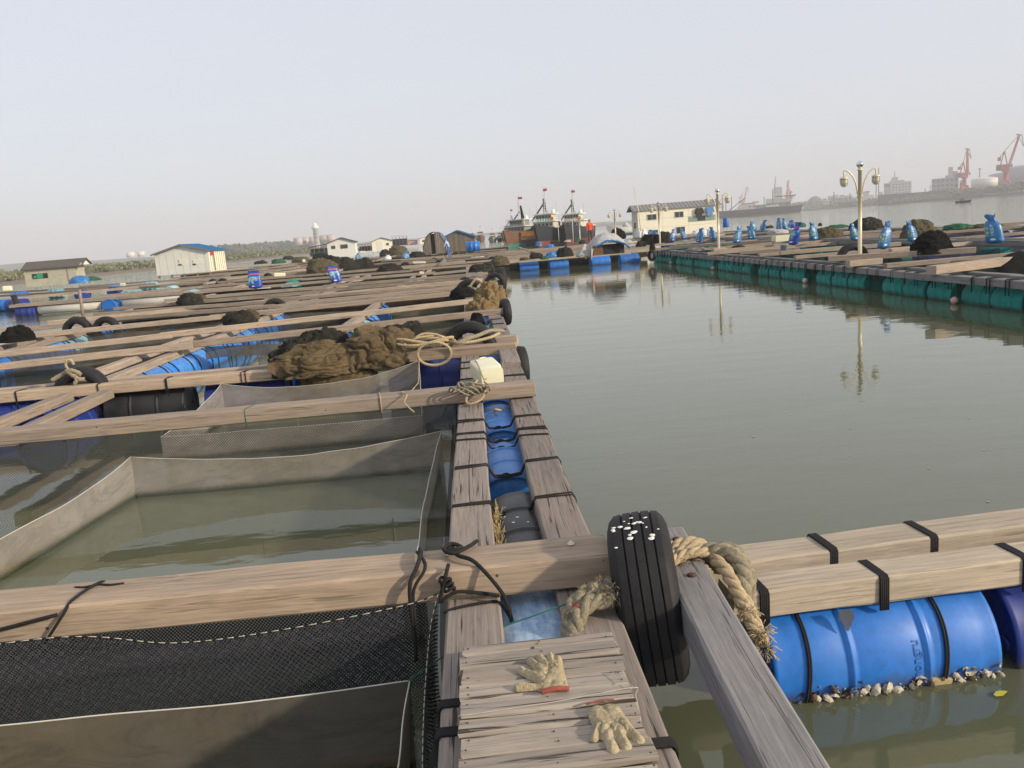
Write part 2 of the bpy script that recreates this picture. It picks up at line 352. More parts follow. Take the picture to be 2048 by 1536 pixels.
# ------------------------------------------------------------------ geometry helpers
class MB:
    def __init__(s): s.v = []; s.f = []; s.mi = []; s.uv = []; s.sm = []
    def add(s, vs, fs, mi=0, uv=None, sm=False):
        o = len(s.v); s.v += [tuple(p) for p in vs]
        for k, f in enumerate(fs):
            s.f.append(tuple(i+o for i in f)); s.mi.append(mi); s.sm.append(sm)
            s.uv.append([uv[i] for i in f] if uv else [(0, 0)]*len(f))
        return s
    def box(s, c, d, mi=0, rot=None):
        hx, hy, hz = d[0]/2, d[1]/2, d[2]/2
        vs = [Vector((x, y, z)) for x in (-hx, hx) for y in (-hy, hy) for z in (-hz, hz)]
        if rot is not None: vs = [rot @ p for p in vs]
        c = Vector(c); vs = [p+c for p in vs]
        return s.add(vs, [(0, 1, 3, 2), (4, 6, 7, 5), (0, 4, 5, 1), (2, 3, 7, 6), (0, 2, 6, 4), (1, 5, 7, 3)], mi)
    def bar(s, a, b, w, h=None, mi=0, n=4):
        h = h or w; a = Vector(a); b = Vector(b); d = (b-a).normalized()
        up = Vector((0, 0, 1)) if abs(d.z) < .95 else Vector((0, 1, 0))
        x = d.cross(up).normalized(); y = x.cross(d)
        if n == 4: ring = [x*(-w/2)+y*(-h/2), x*(w/2)+y*(-h/2), x*(w/2)+y*(h/2), x*(-w/2)+y*(h/2)]
        else: ring = [x*math.cos(t*2*math.pi/n)*w/2+y*math.sin(t*2*math.pi/n)*h/2 for t in range(n)]
        n = len(ring); vs = [a+p for p in ring]+[b+p for p in ring]
        fs = [(i, (i+1) % n, n+(i+1) % n, n+i) for i in range(n)]+[tuple(range(n-1, -1, -1)), tuple(range(n, 2*n))]
        return s.add(vs, fs, mi, sm=False)
    def tube(s, pts, r, n=6, mi=0, cap=True, sm=True, closed=False):
        pts = [Vector(p) for p in pts]; m = len(pts); vs = []; ref = None
        for i, p in enumerate(pts):
            if closed: d = pts[(i+1) % m]-pts[i-1]
            else: d = pts[min(i+1, m-1)]-pts[max(i-1, 0)]
            if d.length < 1e-9: d = Vector((0, 0, 1))
            d.normalize()
            if ref is None: ref = Vector((0, 0, 1)) if abs(d.z) < .9 else Vector((1, 0, 0))
            x = d.cross(ref)
            if x.length < 1e-4: x = d.cross(Vector((1, .3, 0)))
            x.normalize(); y = x.cross(d).normalized(); ref = y
            rr = r[i] if isinstance(r, (list, tuple)) else r
            for t in range(n):
                a = t*2*math.pi/n; vs.append(p+x*math.cos(a)*rr+y*math.sin(a)*rr)
        fs = [(i*n+t, i*n+(t+1) % n, (i+1)*n+(t+1) % n, (i+1)*n+t) for i in range(m-1) for t in range(n)]
        if closed: fs += [((m-1)*n+t, (m-1)*n+(t+1) % n, (t+1) % n, t) for t in range(n)]
        elif cap: fs += [tuple(range(n-1, -1, -1)), tuple(range((m-1)*n, m*n))]
        return s.add(vs, fs, mi, sm=sm)
    def lathe(s, prof, c=(0, 0, 0), axis='Z', n=24, mi=0, sm=True, mifn=None):
        c = Vector(c); vs = []
        for (h, r) in prof:
            for t in range(n):
                a = t*2*math.pi/n; x, y = r*math.cos(a), r*math.sin(a)
                vs.append(c+(Vector((x, y, h)) if axis == 'Z' else Vector((h, x, y)) if axis == 'X' else Vector((x, h, y))))
        m = len(prof)
        fs = [(i*n+t, i*n+(t+1) % n, (i+1)*n+(t+1) % n, (i+1)*n+t) for i in range(m-1) for t in range(n)]
        s.add(vs, fs, mi, sm=sm)
        o = len(s.v)-len(vs)
        for k, row in ((0, 0), (1, m-1)):
            if prof[row][1] > 1e-4:
                s.f.append(tuple(o+row*n+t for t in (range(n) if k else range(n-1, -1, -1)))); s.mi.append(mi); s.sm.append(False); s.uv.append([(0, 0)]*n)
        return s
    def grid(s, P, mi=0, uv=None, sm=True, closeu=False):
        """P[i][j] points"""
        nu, nv = len(P), len(P[0]); vs = [p for row in P for p in row]
        uvs = [q for row in uv for q in row] if uv else None
        fs = [(i*nv+j, ((i+1) % nu)*nv+j, ((i+1) % nu)*nv+j+1, i*nv+j+1) for i in range(nu if closeu else nu-1) for j in range(nv-1)]
        return s.add(vs, fs, mi, uvs, sm)
    def mesh(s, name, mats):
        me = bpy.data.meshes.new(name); me.from_pydata(s.v, [], s.f)
        for m in (mats if isinstance(mats, (list, tuple)) else [mats]): me.materials.append(M[m] if isinstance(m, str) else m)
        me.polygons.foreach_set('material_index', s.mi); me.polygons.foreach_set('use_smooth', s.sm)
        ul = me.uv_layers.new(name='UVMap'); flat = [c for f in s.uv for q in f for c in q]; ul.data.foreach_set('uv', flat)
        me.update(); return me
    def build(s, name, mats, parent=None, loc=None, rot=None, **tagk):
        return link(name, s.mesh(name, mats), parent, loc, rot, **tagk)
def link(name, me, parent=None, loc=None, rot=None, label=None, cat=None, group=None, kind=None):
    o = bpy.data.objects.new(name, me); COL.objects.link(o)
    if loc is not None: o.location = loc
    if rot is not None: o.rotation_euler = rot
    if parent is not None: o.parent = parent
    tag(o, label, cat, group, kind); return o
def tag(o, label=None, cat=None, group=None, kind=None):
    if label: o['label'] = label
    if cat: o['category'] = cat
    if group: o['group'] = group
    if kind: o['kind'] = kind
    return o
def empty(name, loc, rz=0, label=None, cat=None, group=None, rot=None):
    o = bpy.data.objects.new(name, None); COL.objects.link(o); o.location = loc
    o.rotation_euler = rot if rot is not None else (0, 0, rz); o.empty_display_size = .2
    return tag(o, label, cat, group)
def copy_tree(o, parent=None, **tk):
    c = o.copy(); COL.objects.link(c); c.parent = parent
    for ch in [q for q in o.children]: copy_tree(ch, c)
    tag(c, **tk); return c
ORD = 'first second third fourth fifth sixth seventh eighth ninth tenth eleventh twelfth thirteenth fourteenth fifteenth sixteenth seventeenth eighteenth nineteenth twentieth twenty-first twenty-second twenty-third twenty-fourth twenty-fifth twenty-sixth twenty-seventh twenty-eighth twenty-ninth thirtieth thirty-first thirty-second'.split()
def N3(p, sc=1.0, seed=0): return noise.noise(Vector(p)*sc+Vector((seed*7.3, seed*3.1, seed)))

def beam_mesh(L, w, h, seed=0, fine=True):
    n = max(2, min(28, int(L/.14))) if fine else 2
    m = MB(); ch = min(.009, w*.1) if fine else 0
    prof = [(-w/2+ch, 0), (w/2-ch, 0), (w/2, -ch), (w/2, -h+ch), (w/2-ch, -h), (-w/2+ch, -h), (-w/2, -h+ch), (-w/2, -ch)] if fine else [(-w/2, 0), (w/2, 0), (w/2, -h), (-w/2, -h)]
    k = len(prof); vs = []
    for i in range(n+1):
        x = -L/2+L*i/n
        bx = N3((x*.6, 0, 0), 1, seed)*.010; bz = N3((x*.6, 5, 0), 1, seed)*.007
        for j, (y, z) in enumerate(prof):
            q = .0045 if fine else 0
            ex = (N3((j, x, 3), 2.2, seed)*.012 if i in (0, n) and fine else 0)
            vs.append((x+ex, y+bx+N3((x*2.5, j*1.7, 0), 1, seed)*q, z+bz+N3((x*2.5, j*1.7, 9), 1, seed)*q))
    fs = [(i*k+(j+1) % k, i*k+j, (i+1)*k+j, (i+1)*k+(j+1) % k) for i in range(n) for j in range(k)]
    fs += [tuple(range(k)), tuple(n*k+j for j in range(k-1, -1, -1))]
    return m.add(vs, fs)
def beam(name, a, b, w, h, mat, parent=None, seed=None, fine=True, **tk):
    """timber between a and b (top centre line)"""
    a = Vector(a); b = Vector(b); d = b-a; L = d.length
    seed = random.randrange(1000) if seed is None else seed
    rz = math.atan2(d.y, d.x); ry = -math.asin(d.z/L)
    return beam_mesh(L, w, h, seed, fine).build(name, mat, parent, (a+b)/2, (0, ry, rz), **tk)

def loopcord(mb, c, w, h, r, axis='X', drop=0, lean=0.0):
    """cord wound once round a timber (top centre c); drop lets it run down to a drum"""
    hw = w/2+r*.6; t = r*.6; pts = []
    for (q, z) in ((-hw, -h-drop), (-hw, -h*.5), (-hw, -.006), (-hw+.01, t), (0, t+.001), (hw-.01, t), (hw, -.006), (hw, -h*.5), (hw, -h-drop)):
        l = lean*(q/hw)
        pts.append((c[0]+l, c[1]+q, c[2]+z) if axis == 'X' else (c[0]+q, c[1]+l, c[2]+z))
    mb.tube(pts, r, 5); return mb

def twisted(path, R, turns_per_m=9, strands=3, n=6, per=40):
    """laid rope: strands wound round each other along path"""
    pts = resample(path, max(8, int(pathlen(path)*turns_per_m*8)))
    mb = MB(); m = len(pts); ref = None; fr = []; s = 0
    for i in range(m):
        d = (pts[min(i+1, m-1)]-pts[max(i-1, 0)]).normalized()
        if ref is None: ref = Vector((0, 0, 1)) if abs(d.z) < .9 else Vector((1, 0, 0))
        x = d.cross(ref).normalized(); y = x.cross(d).normalized(); ref = y
        if i: s += (pts[i]-pts[i-1]).length
        fr.append((pts[i], x, y, s))
    for k in range(strands):
        mb.tube([p+x*math.cos(s*turns_per_m*2*math.pi+k*2*math.pi/strands)*R*.5+y*math.sin(s*turns_per_m*2*math.pi+k*2*math.pi/strands)*R*.5 for p, x, y, s in fr], R*.56, n)
    return mb
def pathlen(p): return sum((Vector(p[i+1])-Vector(p[i])).length for i in range(len(p)-1))
def resample(path, n):
    P = [Vector(p) for p in path]; P = [P[0]*2-P[1]]+P+[P[-1]*2-P[-2]]; out = []; segs = len(P)-3
    for i in range(n):
        t = i/(n-1)*segs; k = min(int(t), segs-1); u = t-k; a, b, c, d = P[k:k+4]
        out.append(.5*((2*b)+(c-a)*u+(2*a-5*b+4*c-d)*u*u+(3*b-a-3*c+d)*u**3))
    return out

# ---- drums -------------------------------------------------------
def drum_meshes(n=40):
    R, L = .288, .465
    prof = [(-L+.035, .255), (-L+.012, .262), (-L, .270), (-L+.004, .279), (-L+.02, .2815), (-L+.05, .276), (-L+.09, R-.003), (-.185, R), (-.168, R-.004), (-.160, R+.009), (-.148, R+.009), (-.140, R-.004), (-.125, R),
            (.125, R), (.140, R-.004), (.148, R+.009), (.160, R+.009), (.168, R-.004), (.185, R), (L-.09, R-.003), (L-.05, .276), (L-.02, .2815), (L-.004, .279), (L, .270), (L-.012, .262), (L-.035, .255)]
    b = MB(); vs = []
    k = len(prof)
    for h, r in prof:
        for t in range(n):
            a = t*2*math.pi/n; vs.append((h, r*math.cos(a), r*math.sin(a)))
    b.add(vs, [(i*n+(t+1) % n, i*n+t, (i+1)*n+t, (i+1)*n+(t+1) % n) for i in range(k-1) for t in range(n)], sm=True)
    lid = MB(); lid.lathe([(-.004, .2545), (0, .2545), (.006, .20), (.002, .19), (.004, .0)], axis='X', n=n)
    lid.lathe([(.0, .034), (.014, .034), (.016, .028), (.016, 0)], c=(.002, .17, 0), axis='X', n=14)
    lid.lathe([(.0, .026), (.012, .026), (.013, 0)], c=(.002, -.17, 0), axis='X', n=12)
    return b, lid
_b, _l = drum_meshes(48); _bf, _lf = drum_meshes(20)
DR = {}
def drum(c, ax, mat, near=True, parts=True, rz=0, roll=0, tilt=0, sc=1.0, **tk):
    """c centre; ax 'X' or 'Y'"""
    key = (mat, near)
    if key not in DR: DR[key] = ((_b if near else _bf).mesh('drum_body', mat), (_l if near else _lf).mesh('drum_lid', mat))
    me, lm = DR[key]
    o = empty('drum', c, rot=(roll, tilt, rz+(math.pi/2 if ax == 'Y' else 0)), **{k: v for k, v in tk.items()})
    o.scale = (sc, sc, sc)
    link('body', me, o); 
    if parts:
        for sgn in (-1, 1):
            link('lid', lm, o, (sgn*.43, 0, 0), (0, 0, 0 if sgn > 0 else math.pi))
    return o
def simple_drum_mesh(mat, L=.93, R=.288, n=14):
    key = (mat, L, R, 's')
    if key not in DR:
        m = MB(); h = L/2
        m.lathe([(-h+.02, R*.88), (-h, R*.92), (-h+.03, R*.97), (-h+.08, R), (-.15, R), (-.145, R*1.03), (-.135, R), (.135, R), (.145, R*1.03), (.15, R), (h-.08, R), (h-.03, R*.97), (h, R*.92), (h-.02, R*.88)], axis='X', n=n)
        DR[key] = m.mesh('drum', mat)
    return DR[key]
def far_drum(c, ax, mat, rz=0, **tk):
    return link('drum', simple_drum_mesh(mat), None, c, (random.random()*6, 0, rz+(math.pi/2 if ax == 'Y' else 0)), **tk)

# ---- nets --------------------------------------------------------
def sheet(name, top, z1, mat, nu=40, nv=10, parent=None, sag=0.0, belly=0.0, bdir=(0, -1, 0), nz=.01, seed=1, double=None, **tk):
    """net or cloth hanging from the polyline top down to height z1"""
    T = resample(top, nu) if len(top) > 2 else [Vector(top[0]).lerp(Vector(top[1]), i/(nu-1)) for i in range(nu)]
    P, U = [], []; s = 0; bd = Vector(bdir)
    for i, p in enumerate(T):
        if i: s += (T[i]-T[i-1]).length
        u = i/(nu-1); pt = p-Vector((0, 0, sag*4*u*(1-u))); row, ur = [], []
        z_end = z1(u) if callable(z1) else z1
        for j in range(nv):
            v = j/(nv-1); q = Vector((pt.x, pt.y, pt.z+(z_end-pt.z)*v))
            q += bd*(belly*math.sin(v*math.pi)+nz*N3((s*3, v*2, 0), 1, seed)*(v*2 if v < .5 else 1))
            row.append(q); ur.append((s, (pt.z-z_end)*v))
        P.append(row); U.append(ur)
    return MB().grid(P, 0, U).build(name, mat, parent, **tk)

# ---- heaps -------------------------------------------------------
def heap(name, c, sx, sy, h, mat, seed=1, res=(56, 22), fold=.16, fs=3.0, rz=0, ridges=True, droop=0.0, flat=.0, **tk):
    """pile of folded net: half ellipsoid with sharp wandering folds"""
    P = []; nu, nv = res
    for i in range(nu):
        a = i*2*math.pi/nu; row = []
        for j in range(nv):
            t = j/(nv-1); el = t*math.pi/2
            r = math.cos(el)**(.75) if t < 1 else 0
            d = Vector((math.cos(a)*r, math.sin(a)*r, math.sin(el)))
            q = d*fs
            f1 = noise.fractal(q*.6+Vector((seed*3.1, seed, 0)), 1.1, 2.1, 3)
            rg = min(1, abs(N3(Vector((q.x*.8, q.y*.8, q.z*1.7))+Vector((f1, f1*.7, f1))*1.3, 1, seed))*3.2)**.55 if ridges else 0
            rg2 = min(1, abs(N3(Vector((q.x*1.9, q.y*1.9, q.z*4.0))+Vector((f1*2, 0, f1*2)), 1, seed+5))*3)**.55 if ridges else 0
            k = 1+fold*(f1*.9+rg*1.1+rg2*.6-1.0+.05*noise.fractal(q*6, 1, 2, 3))
            z = d.z*h*k - droop*(1-t)**3*(1+f1)
            row.append(Vector((d.x*sx*k, d.y*sy*k, z)))
        P.append(row)
    return MB().grid(P, 0, None, True, closeu=True).build(name, mat, None, c, (0, 0, rz), **tk) if 'parent' not in tk else \
        MB().grid(P, 0, None, True, closeu=True).build(name, mat, tk.pop('parent'), c, (0, 0, rz), **tk)

# ---- tyre --------------------------------------------------------
def tyre_mesh(R=.31, w=.19, n=72, near=True):
    """axis X; closed carcass, open centre; grooves as real channels"""
    ht = w/2
    pr = []
    if near:
        xs = [-ht*.72, -.047, -.045, -.042, -.040, -.0165, -.0145, -.0115, -.0095, .0125, .0145, .0175, .0195, .043, .045, .048, .050, ht*.72]
        dep = [0, 0, .007, .007, 0, 0, .007, .007, 0, 0, .007, .007, 0, 0, .007, .007, 0, 0]
        pr += [(x, R-dp-(abs(x)/ht)**2.5*.016) for x, dp in zip(xs, dep)]
    else: pr += [(-ht*.72, R-.012), (0, R), (ht*.72, R-.012)]
    pr += [(ht*.90, R-.028), (ht*1.0, R-.06), (ht*1.02, R-.085), (ht*.86, R-.115), (ht*.70, R-.13), (ht*.62, R-.125), (ht*.8, R-.09), (ht*.75, R-.03), (-ht*.75, R-.03), (-ht*.8, R-.09), (-ht*.62, R-.125), (-ht*.70, R-.13), (-ht*.86, R-.115), (-ht*1.02, R-.085), (-ht*1.0, R-.06), (-ht*.90, R-.028)]
    k = len(pr); vs = []
    for i in range(n):
        a = i*2*math.pi/n
        for x, r in pr: vs.append((x, r*math.cos(a), r*math.sin(a)))
    m = MB(); fs = [(i*k+j, i*k+(j+1) % k, ((i+1) % n)*k+(j+1) % k, ((i+1) % n)*k+j) for i in range(n) for j in range(k)]
    m.add(vs, fs, 0, sm=not near)
    if near:
        for idx in range(len(m.f)):
            j = idx % k
            m.sm[idx] = j >= len(xs)-1
            if j < len(xs)-1 and (dep[j] > 0 and dep[(j+1) % k] > 0): m.mi[idx] = 1
    return m
TY = {}
def tyre(c, rz=0, rx=0, ry=0, sc=1.0, near=False, **tk):
    if near not in TY: TY[near] = tyre_mesh(near=near, n=96 if near else 28).mesh('tyre', ['rubber', 'groove'])
    o = link('tyre', TY[near], None, c, (rx, ry, rz), **tk); o.scale = (sc, sc, sc); return o

# ---- sacks -------------------------------------------------------
def sack(base, w, h, mat, lean=0.0, lean2=0.0, rz=0, seed=1, knot=True, **tk):
    """tied feed sack standing up: pillow body, gathered neck, frilled top"""
    nu, nv = 28, 24; P, U = [], []
    for i in range(nu+1):
        a = i*2*math.pi/nu; row, ur = [], []
        for j in range(nv):
            v = j/(nv-1)
            if v < .80:
                q = v/.80; wd = .5*min(1, (q/.10)**.5 if q < .1 else 1)*(1-.22*q**3); dp = .27*min(1, (q/.12)**.5 if q < .12 else 1)*(1-.45*q**2.5)
                if q > .82: f = (q-.82)/.18; wd *= 1-.38*f**1.3; dp *= 1-.4*f
            elif v < .88: wd, dp = .22, .12
            else: f = (v-.88)/.12; wd, dp = .22+.08*f, .12-.05*f
            if not knot: wd = .5*min(1, (v/.10)**.5 if v < .1 else 1)*(1-.15*v**3); dp = .24*min(1, (v/.1)**.5 if v < .1 else 1)*max(.08, 1-v**2)
            e = .75; ca, sa = math.cos(a), math.sin(a)
            x = wd*w*math.copysign(abs(ca)**e, ca); y = dp*w*1.25*math.copysign(abs(sa)**e, sa)
            ncr = N3((x*9/w, y*9/w, v*4), 1, seed)*.05*w
            if v > .7 and knot: ncr += math.sin(a*9+seed)*.02*w
            row.append(Vector((x+ncr+lean*h*v*v*.6+lean*h*v*.4, y+ncr*.8+lean2*h*v, v*h+(math.sin(a*3+seed)*.03*h if v > .9 else 0))))
            ur.append((i/nu, v))
        P.append(row); U.append(ur)
    m = MB().grid(P, 0, U)
    return m.build('sack', mat, None, base, (0, 0, rz), **tk)

# ---- people ------------------------------------------------------
def person(base, J, R, skinmat, h, label, parts, rz=0):
    """one skin-modifier body; J joints (metres), edges by name"""
    names = list(J); E = [('pel', 'chest'), ('chest', 'neck'), ('neck', 'head'), ('head', 'crown'), ('chest', 'shL'), ('shL', 'elL'), ('elL', 'haL'), ('chest', 'shR'), ('shR', 'elR'), ('elR', 'haR'),
                           ('pel', 'hpL'), ('hpL', 'knL'), ('knL', 'anL'), ('anL', 'toL'), ('pel', 'hpR'), ('hpR', 'knR'), ('knR', 'anR'), ('anR', 'toR')]
    me = bpy.data.meshes.new('body'); me.from_pydata([J[n] for n in names], [(names.index(a), names.index(b)) for a, b in E], [])
    root = empty('person', base, rz, label, 'person')
    o = link('body', me, root); me.materials.append(M[skinmat])
    md = o.modifiers.new('skin', 'SKIN')
    for i, n in enumerate(names):
        sv_ = me.skin_vertices[0].data[i]; sv_.radius = (R[n], R[n]); sv_.use_root = (n == 'pel')
    md2 = o.modifiers.new('sub', 'SUBSURF'); md2.levels = 2; md2.render_levels = 2
    dg = bpy.context.evaluated_depsgraph_get(); ev = o.evaluated_get(dg); nm = bpy.data.meshes.new_from_object(ev)
    o.modifiers.clear(); o.data = nm; nm.name = 'body'
    nm.materials.clear()
    for mname in parts['mats']: nm.materials.append(M[mname])
    for p in nm.polygons: p.use_smooth = True; p.material_index = parts['fn'](p.center)
    return root
# ================================================================== SETTING
def water_sheet():
    m = MB(); xs = [-9000, -300, 0, 300, 9000]; ys = [-300, 0, 60, 400, 12000]
    m.grid([[Vector((x, y, 0)) for y in ys] for x in xs], sm=False)
    M['water'] = water_mat(); return m.build('water', 'water', kind='structure')
water_sheet()
MB().grid([[Vector((x, y, -1.6)) for y in (-300, 12000)] for x in (-9000, 9000)]).build('seabed', 'bed', kind='structure')

# ================================================================== CENTRAL WALKWAY (long timbers laid on drums)
XL, XR = -.10, .325
wk = empty('walkway', (0, 2, 0), 0, 'central floating walkway of two grey timbers with drums showing between them', 'walkway')
def child(o): o.parent = wk; o.matrix_parent_inverse = Matrix.Translation((0, -2, 0)); return o
ZW = .50
for (x0, ya, yb, z) in ((XL, .9, 6.6, ZW), (XL+.0, 6.62, 13.4, ZW+.0), (XL+.01, 13.44, 20.2, ZW), (XL-.03, 20.25, 27, ZW), (XL, 27.1, 37.2, ZW),
                        (XR-.005, .9, 3.02, ZW-.01), (XR, 3.05, 8.45, ZW), (XR+.03, 9.85, 13.5, ZW), (XR, 13.55, 20.3, ZW), (XR-.02, 20.4, 27, ZW), (XR, 27.1, 37.2, ZW)):
    child(beam('timber', (x0, ya, z), (x0+random.uniform(-.01, .01), yb, z), .205, .10, 'wood_grey'))
child(beam('timber', (XR+.0, 8.25, ZW+.055), (XR+.01, 9.8, ZW+.06), .19, .12, 'wood_grey'))
# lashings over both timbers, dipping onto the drums
def lashing(y, mat='rope_black', r=.0065, n=2, zl=ZW, par=None, V=.0, sh=0):
    mb = MB()
    for k in range(n):
        yy = y+(k-.5*(n-1))*.028+random.uniform(-.006, .006); t = r*.6; sl = random.uniform(-.03, .03)+sh
        hw = .1025
        pts = [(XL-hw-r, yy-sl, zl-.16), (XL-hw-r, yy-sl, zl-.02), (XL-hw+.008, yy-sl, zl+t+.002), (XL, yy-sl*.5, zl+t+.004), (XL+hw-.008, yy, zl+t+.002), (XL+hw+r, yy+.004, zl-.025), (XL+hw+.03, yy+.02+V, zl-.07),
               ((XL+XR)/2, yy+.045+V, zl-.085), (XR-hw-.03, yy+.03+V, zl-.07), (XR-hw-r, yy+.01, zl-.025), (XR-hw+.008, yy, zl+t+.002), (XR, yy+sl*.4, zl+t+.004), (XR+hw-.008, yy+sl, zl+t+.002), (XR+hw+r, yy+sl, zl-.02), (XR+hw+r, yy+sl, zl-.16)]
        mb.tube(pts, r, 5)
    mb.tube([((XL+XR)/2-.01+.02*math.cos(a), y+.05+V+.02*math.sin(a), zl-.078) for a in (0, 1, 2, 3, 4, 5, 6)], r*1.2, 5)
    o = mb.build('lashing', mat); return child(o) if par is None else o
for y, n in ((4.02, 2), (4.72, 2), (5.36, 1), (5.55, 2), (5.95, 2), (7.2, 2), (7.75, 2), (8.4, 2), (8.8, 2), (10.4, 2), (10.9, 1), (11.6, 2), (12.4, 2), (13.1, 2), (14.6, 2), (15.5, 2), (16.6, 2), (17.8, 2), (19, 2)): lashing(y, n=n, V=random.uniform(-.02, .03))
for y, xx, w in ((2.20, XL, .2), (2.06, XL, .2), (1.93, XR, .2)):
    mb = MB(); 
    for k in range(4): loopcord(mb, (xx, y+k*.010, ZW-(.01 if xx == XR else 0)), .205, .10, .006, 'Y', .05, .0)
    child(mb.build('lashing', 'rope_black'))
# drums of the central walkway
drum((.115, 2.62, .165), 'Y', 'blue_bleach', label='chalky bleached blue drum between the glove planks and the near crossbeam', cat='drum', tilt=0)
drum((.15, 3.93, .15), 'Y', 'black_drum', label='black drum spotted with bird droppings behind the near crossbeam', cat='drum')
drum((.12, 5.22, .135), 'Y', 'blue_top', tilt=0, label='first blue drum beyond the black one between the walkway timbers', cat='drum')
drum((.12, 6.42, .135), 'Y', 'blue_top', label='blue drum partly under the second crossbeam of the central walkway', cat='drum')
mb = MB()
for _ in range(7):
    a = random.uniform(-.5, .35); yy = random.uniform(3.62, 4.25); mb.lathe([(0, .009*random.uniform(.3, 1.2)), (.0015, .005), (.002, 0)], c=(.15+.29*math.sin(a), yy, .15+.289*math.cos(a)), n=7)
mb.build('bird_dropping', 'dropping', label='white bird droppings spattered on the black drum', cat='droppings')
for i, y in enumerate(np.arange(7.62, 37, 1.12)):
    mt = random.choice(['blue_top', 'blue_top', 'blue', 'cyan'])
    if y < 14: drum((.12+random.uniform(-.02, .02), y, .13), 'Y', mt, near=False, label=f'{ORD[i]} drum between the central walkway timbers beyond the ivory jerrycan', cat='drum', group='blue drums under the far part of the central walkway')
    else: far_drum((.12, y, .13), 'Y', mt, label=f'{ORD[i]} drum between the central walkway timbers beyond the ivory jerrycan', cat='drum', group='blue drums under the far part of the central walkway')

# ---- plank platform with the gloves ------------------------------
pf = empty('plank_platform', (.1, 2, .5), 0, 'nailed platform of old weathered planks carrying the gloves', 'platform')
ys = [1.36, 1.475, 1.60, 1.70, 1.80, 1.885, 1.975, 2.055, 2.145, 2.235, 2.325, 2.405, 2.465]
for i in range(len(ys)-1):
    a, b = ys[i], ys[i+1]; w = b-a-.004; sk = random.uniform(-.004, .004)
    xl = -.135+random.uniform(-.004, .004)-(.0 if i < 11 else -.01); xr = .352+random.uniform(-.006, .006)
    me = beam_mesh(xr-xl, w, .03, 40+i).mesh('plank', 'plank')
    link('plank', me, pf, ((xl+xr)/2-.1, (a+b)/2-2, .045+.008+random.uniform(-.0025, .0025)), (random.uniform(-.012, .012), 0, random.uniform(-.006, .006)+.012))
for x in (XL+.0, XR-.03):
    beam('batten', (x-.1, -.65, .024), (x-.1, .44, .024), .05, .022, 'wood_grey', pf)
mb = MB()
for i in range(len(ys)-1):
    for x in (-.115, .115, .335):
        for k in (0, 1):
            if random.random() < .8: mb.lathe([(0, .0032), (.0012, .0028), (.0013, 0)], c=(x-.1+random.uniform(-.008, .008), ys[i]+.022+k*(ys[i+1]-ys[i]-.05)-2+random.uniform(-.004, .004), .0525+.003), n=6)
mb.build('nail', 'bolt', pf, kind='stuff')
# string stretched across planks
MB().tube(resample([(-.14, 2.045, .567), (.0, 2.06, .5645), (.15, 2.075, .564), (.352, 2.10, .566), (.36, 2.10, .54), (.365, 2.05, .47)], 40), .0016, 4).tube(resample([(.31, 2.20, .564), (.335, 2.15, .567), (.355, 2.10, .567)], 12), .0016, 4).build('string', 'rope_white', label='thin pale string pulled tight across the planks between the gloves', cat='string')

